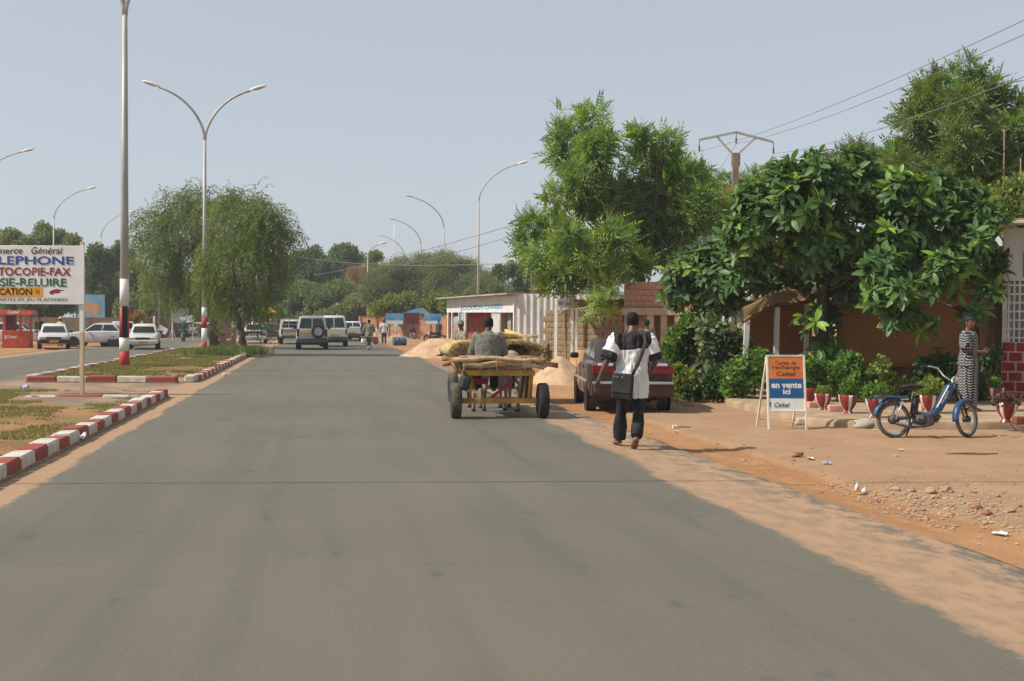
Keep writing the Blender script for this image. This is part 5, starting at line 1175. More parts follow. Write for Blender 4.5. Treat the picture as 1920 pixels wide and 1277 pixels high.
def cabin(gh):
    """greenhouse: base y0,y1 / roof y0,y1 / half widths / z base, z roof"""
    (b0, b1), (t0, t1), wb, wt, zb, zt = gh; m = MB(); vs = []
    def ring(y0, y1, w_, z, c): return [(-w_ + c, y0, z), (w_ - c, y0, z), (w_, y0 + c, z), (w_, y1 - c, z), (w_ - c, y1, z), (-w_ + c, y1, z), (-w_, y1 - c, z), (-w_, y0 + c, z)]
    q = .88; mid = (b0 + (t0 - b0) * q, b1 + (t1 - b1) * q, wb + (wt - wb) * q, zb + (zt - zb) * q)
    R_ = [ring(b0, b1, wb, zb - .05, .06), ring(mid[0], mid[1], mid[2], mid[3], .07), ring(t0 + .02, t1 - .02, wt - .03, zt - .03, .10), ring(t0 + .14, t1 - .14, wt - .16, zt, .12)]
    for r_ in R_: vs += r_
    fs = [(i * 8 + k, i * 8 + (k + 1) % 8, i * 8 + 8 + (k + 1) % 8, i * 8 + 8 + k) for i in range(3) for k in range(8)] + [tuple(range(24, 32))]
    m.add(vs, fs); return m
def gh_pt(gh, face, u, v, off=.006):
    (b0, b1), (t0, t1), wb, wt, zb, zt = gh; zt = zt - .02
    def L2(a, b_, t): return a + (b_ - a) * t
    w_ = L2(wb, wt, v); y0, y1 = L2(b0, t0, v), L2(b1, t1, v); z = L2(zb, zt, v)
    if face == 'rear': return (L2(-w_ + .05, w_ - .05, u), y0 - off, z)
    if face == 'front': return (L2(w_ - .05, -w_ + .05, u), y1 + off, z)
    if face == 'left': return (-w_ - off, L2(y1 - .05, y0 + .05, u), z)
    return (w_ + off, L2(y0 + .05, y1 - .05, u), z)
def pane(t, gh, face, u0, u1, v0, v1, mt=None, name='window', cut=0.0):
    m = MB(); P4 = [(u0, v0), (u1, v0), (u1 - cut, v1), (u0 + cut, v1)]
    o_ = [gh_pt(gh, face, u, v, .008) for u, v in P4]; i_ = [gh_pt(gh, face, u, v, -.02) for u, v in P4]
    m.add(o_ + i_, [(0, 1, 2, 3), (4, 5, 1, 0), (5, 6, 2, 1), (6, 7, 3, 2), (7, 4, 0, 3)]); return m.build(name, mt or m_glass, t)
def car(name, label, cat, loc, rotz, st, gh, paint, wb, tr, r=.30, w_=.19, bump=None, tyre=None, rim=None, side=((.04, .48), (.52, .96)), rear_v=(.14, .86), tail=(.14, .16), tail_z=None, head_z=None, plate=(0, None), mirror=True, group=None, zpl=.6, bz=.42, bh=.2, tail_m=None):
    t = thing(name, label, cat, loc, rotz, group); o = body_loft(st).build('body', paint, t); auto_smooth(o, 32)
    o = cabin(gh).build('cabin', paint, t); auto_smooth(o, 40)
    y0, y1 = st[0][0], st[-1][0]; hw = max(s[1] for s in st)
    pane(t, gh, 'rear', .05, .95, *rear_v, cut=.015); pane(t, gh, 'front', .04, .96, .08, .9, cut=.01)
    for f in ('left', 'right'):
        for a, b_ in side: pane(t, gh, f, a, b_, .12, .84, cut=.025)
    for y in wb:
        for s in (-1, 1):
            m = MB(); m.lathe([(r * 1.16, -.01), (r * 1.16, .012)], 24, (s * (hw * .985), y, r), Matrix.Rotation(R(90), 3, 'Y')); m.build('wheel_arch', m_trim, t)
            add_wheel(t, (s * (tr / 2), y, r), r, w_, tyre, rim)
    bm = bump or m_bump
    for y, s in ((y0, -1), (y1, 1)):
        m = MB(); m.box((0, y + s * .03, bz), (hw * 1.9, .16, bh), None, 0, .04); m.build('bumper', bm, t)
    tz = tail_z or st[0][3] - .2
    for s in (-1, 1): m = MB(); m.box((s * (hw * .94 - tail[0] / 2), y0 - .005, tz), (tail[0], .07, tail[1]), None, 0, .015); m.build('tail_light', tail_m or m_tail, t)
    hz = head_z or st[-1][3] - .06
    for s in (-1, 1): m = MB(); m.box((s * (hw * .90 - .17), y1 + .005, hz), (.34, .07, .13), None, 0, .015); m.build('headlight', m_hl, t)
    m = MB(); m.box((0, y1 + .012, hz), (hw * .9, .04, .10), None, 0, .01); m.build('grille', m_trim, t)
    m = MB(); m.box((0, y1 + .118, bz), (.46, .012, .11)); m.build('number_plate', m_plate, t)
    m = MB(); m.box((plate[0], y0 - (.02 if zpl > bz + bh / 2 else .118), zpl), (.46, .03, .12)); m.build('number_plate', m_plate, t)
    if mirror:
        for s in (-1, 1): m = MB(); m.box((s * (hw + .07), gh[0][1] - .42, gh[4] + .06), (.18, .09, .12), None, 0, .03); m.build('mirror', m_trim, t)
    return t
def sedan_st(L_, hw, zt_r, zt_f, zb=.24): h = L_ / 2; return [(-h, hw * .84, zb + .12, zt_r - .1), (-h + .06, hw * .93, zb + .04, zt_r - .02), (-h + .5, hw, zb, zt_r), (-.4, hw, zb, zt_r + .01), (h - 1.35, hw, zb, zt_f + .06), (h - .6, hw * .985, zb, zt_f), (h - .08, hw * .90, zb + .03, zt_f - .09), (h, hw * .82, zb + .12, zt_f - .18)]
GH_SED = ((-1.55, 1.0), (-.95, .25), .70, .56, .90, 1.40); GH_HAT = ((-1.85, .95), (-1.35, .15), .70, .57, .88, 1.38); GH_WAG = ((-2.05, 1.0), (-1.75, .25), .70, .58, .90, 1.43)
def at_px(px, py, z=0.0): p = G(px, py, z); p.z = z; return p
# burgundy car parked on the verge
a_, c_ = GP(1108, 771), GP(1232, 768); mid = (a_ + c_) / 2; ctr = mid + Vector((0.02, 1.25, 0)); ctr.z = -.03
st = [(-2.1, .70, .34, .86), (-2.05, .78, .28, .95), (-1.85, .82, .24, .99), (-1.2, .84, .24, 1.0), (-.2, .84, .24, .96), (.75, .84, .24, .92), (1.5, .82, .24, .82), (2.0, .74, .28, .70), (2.08, .66, .36, .62)]
gh = ((-1.75, 1.05), (-1.05, .30), .71, .56, .97, 1.42)
t = car('parked_car', 'dusty burgundy saloon car parked on the earth verge', 'car', ctr, R(1.5), st, gh, m_burg, (-1.25, 1.25), 1.42, .295, .19, m_burg, m_tyred, m_cap, tail=(.46, .17), tail_z=.83, zpl=.62, bz=.45, bh=.27, plate=(.0, None))
for s in (-1, 1):
    m = MB(); m.box((s * .53, -2.128, .925), (.30, .05, .05), None, 0, .01); m.build('indicator', m_hl, t)
m = MB(); m.box((0, -2.215, .585), (1.58, .03, .05), None, 0, .01); m.build('bumper_strip', m_chrome, t)
for s in (-1, 1): m = MB(); m.box((s * .845, -.1, .585), (.02, 2.9, .05), None, 0, .006); m.build('side_strip', m_chrome, t)
m = MB(); m.box((0, -2.09, .95), (.62, .05, .06), None, 0, .012); m.build('boot_spoiler', m_trim, t)
m = MB(); m.tube([(.45, -2.2, .25), (.45, -1.9, .25)], .03, 8); m.build('exhaust', m_trim, t)
for s in (-1, 1): m = MB(); m.box((s * .3, -.75, .98), (.2, .1, .34), None, 0, .05); m.build('headrest', m_trim, t)
for s in (-1, 1):
    m = MB(); m.box((s * .60, -2.09, .80), (.008, .04, .34)); m.build('panel_gap', m_trim, t)
    for y in (.95, -.05, -.95): m = MB(); m.box((s * .842, y, .66), (.008, .010, .56)); m.build('panel_gap', m_trim, t)
    for y in (.2, -.78): m = MB(); m.box((s * .85, y, .84), (.02, .12, .03), None, 0, .006); m.build('door_handle', m_trim, t)
m = MB(); m.box((0, -2.11, .70), (.9, .03, .008)); m.build('panel_gap', m_trim, t)
t.scale = (.93, .95, .95)
# off-roader with a spare wheel on its back door
def suv(label, px, py, paint, name='off_roader', spare=True, rot=ROADROT, H=1.86, hw=.89, group=None, bump=m_bump, tailx=(.13, .42), tailz=.95, zpl=.93, plate=-.3, L_=4.4, steep=.12, y_off=0):
    p = at_px(px, py); p = p + Matrix.Rotation(rot, 3, 'Z') @ Vector((0, L_ / 2, 0)); h = L_ / 2
    st = [(-h, hw * .92, .48, 1.10), (-h + .05, hw * .97, .42, 1.15), (-h + .4, hw, .40, 1.16), (h - 1.5, hw, .40, 1.14), (h - 1.2, hw, .40, 1.08), (h - .3, hw * .96, .42, 1.02), (h, hw * .86, .5, .9)]
    gh = ((-h + .02, h - 1.25), (-h + steep, h - 1.95), hw * .93, hw * .78, 1.14, H)
    t = car(name, label, 'car', p, rot, st, gh, paint, (-h + .95, h - .85), 1.5, .37, .25, bump, None, m_rim, ((.03, .33), (.36, .63), (.66, .97)), (.10, .84), tailx, tailz, 1.0, (plate, None), True, group, zpl, .52, .26)
    m = MB(); m.box((0, gh_pt(gh, 'rear', .5, .5)[1] - .004, 1.14 + (H - 1.14) * .47), (.05, .02, (H - 1.14) * .8), Matrix.Rotation(math.atan2(-steep, H - 1.14), 3, 'X')); m.build('door_pillar', paint, t)
    m = MB(); m.box((0, -h + .3, .36), (1.5, .5, .18)); m.build('underbody', m_trim, t)
    return t, h
t, h = suv('silver-white off-roader with a spare wheel on its rear door', 585, 656, m_cars, H=1.88)
o = add_wheel(t, (.33, -h - .14, 1.02), .37, .22, m_tyre, m_rim, R(90), 'spare_wheel')
suv('tall white van just ahead of the off-roader', 626, 650.5, m_carw, 'van', H=1.95, hw=.86, zpl=.75, plate=0, tailz=.95, tailx=(.10, .34), L_=4.6, steep=.2)
suv('small white car far up the road beyond the vans', 661, 640, m_carw, 'far_car', H=1.6, hw=.8, zpl=.75, plate=0, L_=4.2, steep=.35)
suv('dark car at the right-hand kerb far up the road', 674, 638, m_card, 'far_car', H=1.55, hw=.8, zpl=.75, plate=0, L_=4.2, steep=.4)
# pickup with an open canopy frame
p = at_px(549, 645.5); rot = ROADROT + R(4); L_ = 4.7; h = L_ / 2; p = p + Matrix.Rotation(rot, 3, 'Z') @ Vector((0, h, 0)); hw = .85
st = [(-h, hw * .96, .45, 1.05), (-h + .03, hw, .42, 1.07), (-.1, hw, .40, 1.07), (h - 1.3, hw, .40, 1.06), (h - .3, hw * .96, .42, 1.0), (h, hw * .86, .5, .88)]
gh = ((-.35, h - 1.1), (-.2, h - 1.75), hw * .93, hw * .78, 1.05, 1.68)
t = car('pickup', 'white pickup truck with a canopy frame and lettering on its tailgate', 'pickup', p, rot, st, gh, m_carw, (-h + .95, h - .85), 1.45, .33, .22, m_bump, tail=(.13, .36), tail_z=.88, zpl=.62, bz=.5, bh=.2, side=((.05, .9),))
for s in (-1, 1):
    for y in (-h + .1, -.5): m = MB(); m.bar((s * hw * .93, y, 1.05), (s * hw * .84, y + .06, 1.66), .05, .05); m.build('canopy_post', m_carw, t)
m = MB(); m.box((0, -h / 2 - .3, 1.69), (hw * 1.72, h - .25, .06), None, 0, .02); m.build('canopy_roof', m_carw, t)
for x in (-.28, .28): m = MB(); m.bar((x, -h + .1, 1.06), (x, -h + .15, 1.68), .045, .045); m.build('canopy_bar', m_carw, t)
m = MB(); m.bar((-hw * .88, -h + .11, 1.36), (hw * .88, -h + .11, 1.36), .035); m.build('canopy_bar', m_carw, t)
text(t, 'TOYOTA', (0, -h - .012, .90), 1.25, .19, m_tblk, fat=.02)
# saloons and estates
p = at_px(517, 637); rot = ROADROT + R(10); p += Matrix.Rotation(rot, 3, 'Z') @ Vector((0, 2.1, 0))
car('far_car', 'dark saloon car ahead of the pickup', 'car', p, rot, sedan_st(4.2, .83, .95, .85), GH_SED, m_card, (-1.25, 1.25), 1.42, tail=(.36, .18), zpl=.75)
p = at_px(477, 644.5); rot = ROADROT + R(2); p += Matrix.Rotation(rot, 3, 'Z') @ Vector((0, 2.15, 0))
t = car('estate_car', 'white estate car with a raked rear window behind the island tree', 'car', p, rot, sedan_st(4.3, .83, .96, .85), GH_WAG, m_grl, (-1.25, 1.3), 1.42, tail=(.34, .16), zpl=.7, bump=m_grl)
m = MB(); m.box((0, -2.2, .78), (1.1, .04, .16)); m.build('garnish', m_trim, t)
# across the road
def front_car(label, px, py, paint, gh=GH_SED, rot=0.0, bump=None, name='car', zr=.95, hw=.82, L_=4.1):
    rt = ROADROT + math.pi + rot; p = at_px(px, py, -.01); p += Matrix.Rotation(rt, 3, 'Z') @ Vector((0, -L_ / 2, 0))
    return car(name, label, 'car', p, rt, sedan_st(L_, hw, zr, .84), gh, paint, (-1.2, 1.25), 1.42, bump=bump, tail=(.3, .16), zpl=.5)
front_car('white saloon car driving towards us along the far carriageway', 268, 656, m_carw, GH_SED, R(6), m_carw)
front_car('white hatchback with a black bumper parked beside the telephone booth', 101, 655, m_carw, GH_HAT, R(12), m_trim)
front_car('pale car parked nose out behind the signboard post', 160, 650, m_grl, GH_SED, R(-25), m_grl)
p = at_px(183, 650, -.01); car('hatchback', 'white hatchback parked side-on across the road', 'car', p, ROADROT + R(82), sedan_st(3.7, .80, .95, .86), ((-1.62, .75), (-1.1, 0.0), .69, .57, .9, 1.40), m_grl, (-1.15, 1.15), 1.40, .29, bump=m_grl)
p = at_px(214, 647, -.01) + VA * 3; car('far_car', 'grey-white van end behind the banded lamp post', 'car', p, ROADROT + R(12), sedan_st(4.0, .82, 1.0, .9), ((-1.95, 1.0), (-1.85, .3), .72, .62, .98, 1.5), m_grl, (-1.2, 1.25), 1.42, bump=m_grl)
p = at_px(6, 647, -.01); car('far_car', 'white car with a blue stripe partly behind the telephone booth', 'car', p, ROADROT + R(95), sedan_st(4.2, .83, .95, .85), GH_SED, m_carw, (-1.25, 1.25), 1.42)
p = at_px(405, 634); car('far_car', 'dark-windowed car behind the brick planter', 'car', p, ROADROT + R(20), sedan_st(4.2, .83, .95, .85), GH_SED, m_card, (-1.25, 1.25), 1.42)
p = at_px(372, 632); car('far_car', 'low white car beyond the motorcyclist', 'car', p, ROADROT + R(80), sedan_st(4.2, .83, .9, .8), GH_SED, m_carw, (-1.25, 1.25), 1.42)

# brick planter ring on the island end, openwork
q = W(418, 640, 68); s68 = FPX / 68; t = thing('brick_planter', 'square openwork brick planter behind the weeping tree', 'planter', (q.x, q.y, 0), ROADROT)
bm_ = MB(); bm_.box((0, 0, 0), (.27, .13, .13), None, 0, .008); bme_ = bm_.mesh('brick', m_brk)
for i in range(8):
    for k in range(5):
        if i in (3, 5) and k % 2 == (i // 2) % 2: continue
        for f in range(4):
            x = -.58 + k * .29; o_ = (x, -.66) if f == 0 else (x, .66) if f == 1 else (-.66, x) if f == 2 else (.66, x)
            link('brick', bme_, t, (o_[0], o_[1], .07 + i * .145), (0, 0, 0 if f < 2 else R(90)))

# ---------------------------------------------------------------- two-wheelers
m_spoke = mat('spoke_steel', (.45, .44, .42), .4, .1, 6, metal=.5); m_engine = mat('engine_alloy', (.10, .095, .09), .6, .3, 8, metal=.3); m_mblue = mat('moped_blue', (.016, .085, .20), .38, .2, 5, coat=.3, col2=(.02, .06, .12))
m_seat = mat('black_vinyl', (.018, .018, .019), .5, .2, 8); m_mdust = mat('moped_tyre', (.11, .10, .08), .9, .3, 6)
def cyc_wheel(t, pos, r, tw, steer=0.0, nsp=18, tyre=None, axis_rot=0.0, hub=.05):
    """wheel in the local xz plane: tyre with rim, hub and spokes under it"""
    m = MB(); n = 36; vs = []
    for k in range(n):
        g_ = 2 * math.pi * k / n
        for j in range(8): h_ = 2 * math.pi * j / 8; rr = r - tw + math.cos(h_) * tw; vs.append((math.cos(g_) * rr, math.sin(h_) * tw, math.sin(g_) * rr))
    m.add(vs, [(k * 8 + j, k * 8 + (j + 1) % 8, ((k + 1) % n) * 8 + (j + 1) % 8, ((k + 1) % n) * 8 + j) for k in range(n) for j in range(8)])
    o = m.build('wheel', tyre or m_mdust, t, True); o.location = pos; o.rotation_euler = (0, 0, steer)
    m = MB(); vs = []
    for k in range(n):
        g_ = 2 * math.pi * k / n; 
        for rr, y in ((r - tw * 1.9, -tw * .7), (r - tw * 2.6, 0), (r - tw * 1.9, tw * .7)): vs.append((math.cos(g_) * rr, y, math.sin(g_) * rr))
    m.add(vs, [(k * 3 + j, k * 3 + j + 1, ((k + 1) % n) * 3 + j + 1, ((k + 1) % n) * 3 + j) for k in range(n) for j in range(2)]); m.build('rim', m_spoke, o, True)
    m = MB(); m.lathe([(.02, -.06), (hub, -.045), (hub, .045), (.02, .06)], 16, M=Matrix.Rotation(R(90), 3, 'X')); m.build('hub', m_engine, o, True)
    for k in range(nsp):
        g_ = 2 * math.pi * k / nsp; s = 1 if k % 2 else -1; m = MB(); m.tube([(math.cos(g_ + .25 * s) * hub, .03 * s, math.sin(g_ + .25 * s) * hub), (math.cos(g_) * (r - tw * 2.4), 0, math.sin(g_) * (r - tw * 2.4))], .0022, 4); m.build('spoke', m_spoke, o)
    return o
def arc_shell(c, r, a0, a1, w_, th=.012, n=14, bulge=.02):
    """mudguard: bent strip in the xz plane"""
    m = MB(); vs = []
    for k in range(n + 1):
        g_ = a0 + (a1 - a0) * k / n
        for rr, y in ((r, -w_), (r + bulge, -w_ * .5), (r + bulge * 1.2, 0), (r + bulge, w_ * .5), (r, w_), (r - th, w_ * .9), (r + bulge - th, 0), (r - th, -w_ * .9)): vs.append((c[0] + math.cos(g_) * rr, y, c[2] + math.sin(g_) * rr))
    m.add(vs, [(k * 8 + j, k * 8 + (j + 1) % 8, k * 8 + 8 + (j + 1) % 8, k * 8 + 8 + j) for k in range(n) for j in range(8)] + [tuple(range(8)), tuple(range(n * 8, n * 8 + 8))]); return m
ra = GP(1677, 821); rb2 = GP(1816, 810); rz = gz(ra); fwd = Vector((rb2.x - ra.x, rb2.y - ra.y + .05, 0)); WB = 1.14
fwd = Vector((1, .14, 0)).normalized(); t = thing('moped', 'blue pedal moped leaning on its stand in front of the terrace', 'moped', (ra.x, ra.y, rz), math.atan2(fwd.y, fwd.x)); t.rotation_euler = (R(-7), 0, math.atan2(fwd.y, fwd.x))
rw = .262
cyc_wheel(t, (0, 0, rw), rw, .026, 0, 20, hub=.07)
SR = R(28)
o = cyc_wheel(t, (WB - .02, 0, rw), rw, .026, SR, 20, hub=.045)
# frame beam, tank panel, engine
m = MB(); m.tube([(.36, 0, .33), (.52, 0, .31), (.62, 0, .34), (.76, 0, .52), (.89, 0, .72)], [(.05, .05), (.065, .06), (.06, .06), (.055, .055), (.04, .04)], 10, side=(0, 1, 0)); m.build('frame', m_mblue, t, True)
m = MB(); m.add([(x, y, z) for y in (-.055, .055) for x, z in ((.60, .36), (.66, .44), (.84, .76), (.93, .80), (.90, .66), (.72, .38))], [(5, 4, 3, 2, 1, 0), (6, 7, 8, 9, 10, 11)] + [(i, (i + 1) % 6, 6 + (i + 1) % 6, 6 + i) for i in range(6)]); o = m.build('side_panel', m_mblue, t)
m = MB(); m.bar((.64, -.06, .43), (.84, -.06, .75), .01, .022, up=(0, 1, 0)); m.build('panel_stripe', m_white, t)
text(t, 'Peugeot', (.775, -.06, .58), .22, .05, m_white, (R(90), R(-58), 0), fat=.03)
m = MB(); m.tube([(0, 0, rw), (.18, 0, .28), (.38, 0, .32)], [.018, .02, .03], 8); m.build('swing_arm', m_mblue, t, True)
m = MB(); m.box((.33, 0, .45), (.09, .1, .26), Matrix.Rotation(R(12), 3, 'Y'), 0, .02); m.build('seat_tower', m_trim, t)
m = MB(); m.box((.50, 0, .255), (.2, .15, .19), Matrix.Rotation(R(-15), 3, 'Y'), 0, .03); m.build('engine', m_engine, t)
m = MB(); m.lathe([(.03, -.085), (.085, -.07), (.085, .07), (.03, .085)], 16, (.40, 0, .27), Matrix.Rotation(R(90), 3, 'X')); m.build('pulley', m_engine, t, True)
for k in range(5): m = MB(); m.box((.60 + k * .014, 0, .26 + k * .02), (.008, .13, .13), Matrix.Rotation(R(-50), 3, 'Y')); m.build('cooling_fin', m_engine, t)
m = MB(); m.tube([(.56, -.08, .2), (.38, -.1, .16), (.2, -.12, .15), (-.02, -.12, .2)], [.012, .014, .022, .022], 8); m.build('exhaust', m_engine, t, True)
for s in (-1, 1): m = MB(); m.tube([(0, s * .075, rw), (.11, s * .085, .52)], [.013, .018], 8); m.build('shock_absorber', m_chrome, t, True)
for s in (-1, 1): m = MB(); m.tube([(WB - .02, s * .05, rw), (WB - .12, s * .05, .60), (WB - .17, s * .03, .72)], [.014, .018, .02], 8); o = m.build('fork_leg', m_trim, t, True)
m = arc_shell((0, 0, 0), rw + .02, R(60), R(188), .05); o = m.build('front_mudguard', m_mblue, t, True); o.location = (WB - .02, 0, rw); o.rotation_euler = (0, 0, SR)
m = arc_shell((0, 0, rw), rw + .03, R(70), R(170), .055); m.build('rear_mudguard', m_mblue, t, True)
m = MB(); m.box((-.03, 0, .585), (.46, .17, .035), Matrix.Rotation(R(2), 3, 'Y'), 0, .012); m.build('luggage_rack', m_mblue, t)
m = MB(); m.tube([(.29, 0, .56), (.32, 0, .70)], .014, 8); m.build('seat_post', m_chrome, t, True)
m = MB(); m.ell((.27, 0, .735), (.15, .105, .042), 16, 8); m.ell((.40, 0, .73), (.09, .045, .035), 12, 8); m.build('saddle', m_seat, t, True)
m = MB(); m.tube([(WB - .17, 0, .70), (WB - .22, 0, .84)], .018, 8); m.build('steering_stem', m_chrome, t, True)
hb = Matrix.Rotation(SR * .6, 3, 'Z'); hc = Vector((WB - .22, 0, .83))
for s in (-1, 1): m = MB(); m.tube([hc + hb @ Vector(q) for q in ((0, s * .03, 0), (-.02, s * .14, .08), (-.04, s * .22, .19), (-.14, s * .27, .22), (-.24, s * .28, .21))], .011, 8); ho = m.build('handlebar', m_chrome, t, True); m = MB(); e = hc + hb @ Vector((-.19, s * .278, .214)); e2 = hc + hb @ Vector((-.30, s * .283, .205)); m.tube([e, e2], .017, 8); m.build('grip', m_seat, ho, True)
m = MB(); m.ell(hc + Vector((.06, 0, .0)), (.06, .06, .06), 12, 8); m.build('headlamp', m_chrome, t, True)
m = MB(); m.box((-.27, 0, .52), (.05, .08, .06), None, 0, .012); m.build('tail_light', m_tail, t)
m = MB(); m.tube([(.33, .1, .22), (.26, .2, .0)], .012, 6); m.tube([(.33, .1, .22), (.33, -.1, .22)], .012, 6); m.build('stand', m_trim, t)
for s in (-1, 1): m = MB(); m.tube([(.40, s * .09, .27), (.40 + s * .13, s * .1, .27 - s * .06), (.40 + s * .13, s * .19, .27 - s * .06)], .011, 6); po = m.build('crank', m_chrome, t); m = MB(); m.box((.40 + s * .13, s * .19, .27 - s * .06), (.09, .07, .025)); m.build('pedal', m_seat, po)
# simple motorcycles and a bicycle, far off
def motorbike(label, loc, rotz, paint, sc=1.0):
    t = thing('motorcycle', label, 'motorcycle', loc, rotz); r_ = .29
    for x in (-.62, .62): cyc_wheel(t, (x, 0, r_), r_, .045, 0, 8, m_tyre)
    m = MB(); m.tube([(-.55, 0, .62), (-.1, 0, .66), (.22, 0, .72), (.42, 0, .82)], [(.08, .06), (.10, .08), (.13, .13), (.05, .05)], 10, side=(0, 1, 0)); m.build('tank', paint, t, True)
    m = MB(); m.box((.02, 0, .40), (.42, .24, .30), None, 0, .05); m.build('engine', m_engine, t)
    m = MB(); m.ell((-.32, 0, .76), (.36, .13, .06), 14, 8); m.build('saddle', m_seat, t, True)
    for s in (-1, 1): m = MB(); m.tube([(.62, s * .09, r_), (.42, s * .08, .95)], .022, 8); m.build('fork_leg', m_chrome, t, True)
    for s in (-1, 1): m = MB(); m.tube([(.42, 0, .98), (.38, s * .2, 1.02), (.28, s * .36, 1.0)], .014, 6); m.build('handlebar', m_chrome, t, True)
    m = arc_shell((-.62, 0, r_), r_ + .05, R(30), R(165), .08); m.build('rear_mudguard', paint, t, True); m = arc_shell((.62, 0, r_), r_ + .04, R(30), R(150), .06); m.build('front_mudguard', paint, t, True)
    m = MB(); m.box((-.93, 0, .56), (.06, .12, .08), None, 0, .015); m.build('tail_light', m_tail, t); m = MB(); m.box((-.95, 0, .40), (.02, .16, .12)); m.build('number_plate', m_plate, t); return t
mp_ = at_px(344, 641); motorbike('pale blue motorcycle ridden along the far carriageway', mp_, ROADROT + R(90), mat('moto_teal', (.10, .28, .34), .4, .1, 4))
mp2 = at_px(827, 640, -.02); mp2 = W(815, 604, 92); mp2.z = -.02; motorbike('dark motorcycle parked under the yellow-green tree', mp2, R(200), m_card)
bc = at_px(692, 656); t = thing('bicycle', 'bicycle carrying bags on a board across its rack, ridden at the road edge', 'bicycle', bc, ROADROT + R(92))
for x in (-.5, .5): cyc_wheel(t, (x, 0, .33), .33, .02, 0, 10, m_tyre)
for a, b_ in (((-.5, 0, .33), (-.12, 0, .30)), ((-.12, 0, .30), (-.2, 0, .82)), ((-.5, 0, .33), (-.18, 0, .72)), ((-.12, 0, .30), (.36, 0, .75)), ((-.18, 0, .72), (.36, 0, .78)), ((.5, 0, .33), (.34, 0, .95))): m = MB(); m.tube([a, b_], .016, 6); m.build('frame_tube', m_trim, t)
m = MB(); m.ell((-.22, 0, .86), (.14, .08, .04), 12, 6); m.build('saddle', m_seat, t, True)
m = MB(); m.tube([(.26, -.27, 1.0), (.34, -.08, .98), (.34, .08, .98), (.26, .27, 1.0)], .013, 6); m.build('handlebar', m_chrome, t)
m = MB(); m.box((-.45, 0, .74), (.3, 1.0, .03)); m.build('carrying_board', m_paleW, t)
for y, mt_, nm in ((.32, m_white, 'white_bag'), (-.34, mat('bag_red', (.45, .12, .12), .7, .3, 9), 'red_bag')): m = MB(); m.ell((-.45, y, .52), (.15, .17, .21), 12, 8); m.v = [(a + .02 * fbm(a * 9, b_ * 9, c * 9), b_ + .02 * fbm(a * 9, c * 9, 1), c) for a, b_, c in m.v]; m.build(nm, mt_, t, True)
# ================================================================ PEOPLE
def solid(m, voxel, smooth=3, keep=None):
    """fuse overlapping closed shapes into one continuous skin"""
    me = m.mesh('tmp', []); o = bpy.data.objects.new('tmp', me); BENCH.collection.objects.link(o)
    md = o.modifiers.new('r', 'REMESH'); md.mode = 'VOXEL'; md.voxel_size = voxel; md.use_smooth_shade = True
    ms = o.modifiers.new('s', 'SMOOTH'); ms.factor = .5; ms.iterations = smooth
    dg = bench_dg(); out = bpy.data.meshes.new_from_object(o.evaluated_get(dg)); bpy.data.objects.remove(o); bpy.data.meshes.remove(me)
    out.polygons.foreach_set('use_smooth', [True] * len(out.polygons)); return out
def wrinkle(me, amp, sc, seed=0.0):
    n = len(me.vertices); co = np.empty(n * 3, np.float32); nr = np.empty(n * 3, np.float32)
    me.vertices.foreach_get('co', co); me.vertices.foreach_get('normal', nr); co = co.reshape(-1, 3)
    d = np.array([mnoise.fractal(Vector((c[0] * sc[0] + seed, c[1] * sc[1], c[2] * sc[2])), 1.0, 2.0, 3) for c in co.tolist()], np.float32)
    me.vertices.foreach_set('co', (co + nr.reshape(-1, 3) * (amp * d)[:, None]).ravel()); me.update()
m_skin = mat('brown_skin', (.095, .048, .028), .5, .12, 9, spec=.4); m_hair = mat('black_hair', (.010, .009, .008), .85, .3, 40, .003, 180); m_eye = mat('eye_white', (.25, .22, .19), .3, .05, 5); m_pup = mat('eye_dark', (.01, .008, .006), .2, .1, 5)
m_shoe = mat('dark_shoe', (.03, .022, .018), .7, .2, 9); m_sandal = mat('sandal_brown', (.30, .13, .07), .7, .2, 12)
BASE = dict(pel=(0, 0, .95), waist=(0, 0, 1.10), chest=(0, 0, 1.30), neck=(0, -.01, 1.49), head=(0, .02, 1.635),
            shL=(-.185, 0, 1.42), elL=(-.24, -.02, 1.13), wrL=(-.24, .05, .88), shR=(.185, 0, 1.42), elR=(.24, -.02, 1.13), wrR=(.24, .05, .88),
            hiL=(-.095, 0, .91), knL=(-.10, .03, .50), anL=(-.10, -.01, .085), toL=(-.115, .17, .03), hiR=(.095, 0, .91), knR=(.10, .03, .50), anR=(.10, -.01, .085), toR=(.115, .17, .03), turn=0.0, nod=0.0, curl=.5)
def V3(p): return Vector(p)
def head_rings(c, M, k=1.0, grow=0.0):
    rows = [(-.118, .022, .028, .040), (-.108, .040, .042, .038), (-.085, .056, .062, .028), (-.055, .064, .080, .014), (-.02, .070, .090, .004), (.025, .0745, .098, -.004), (.06, .071, .094, -.008), (.09, .056, .075, -.010), (.108, .036, .050, -.010), (.118, .010, .014, -.010)]
    return [(c + M @ Vector((0, y * k, z * k)), (rx * k + grow, ry * k + grow)) for z, rx, ry, y in rows]
def ring_tube(m, rows, M, n=20):
    vs = []
    for c, (rx, ry) in rows:
        for i in range(n): g_ = 2 * math.pi * i / n; vs.append(c + M @ Vector((math.cos(g_) * rx, math.sin(g_) * ry, 0)))
    k = len(rows); m.add(vs, [(i * n + j, i * n + (j + 1) % n, (i + 1) * n + (j + 1) % n, (i + 1) * n + j) for i in range(k - 1) for j in range(n)] + [tuple(range(n - 1, -1, -1)), tuple(range((k - 1) * n, k * n))])
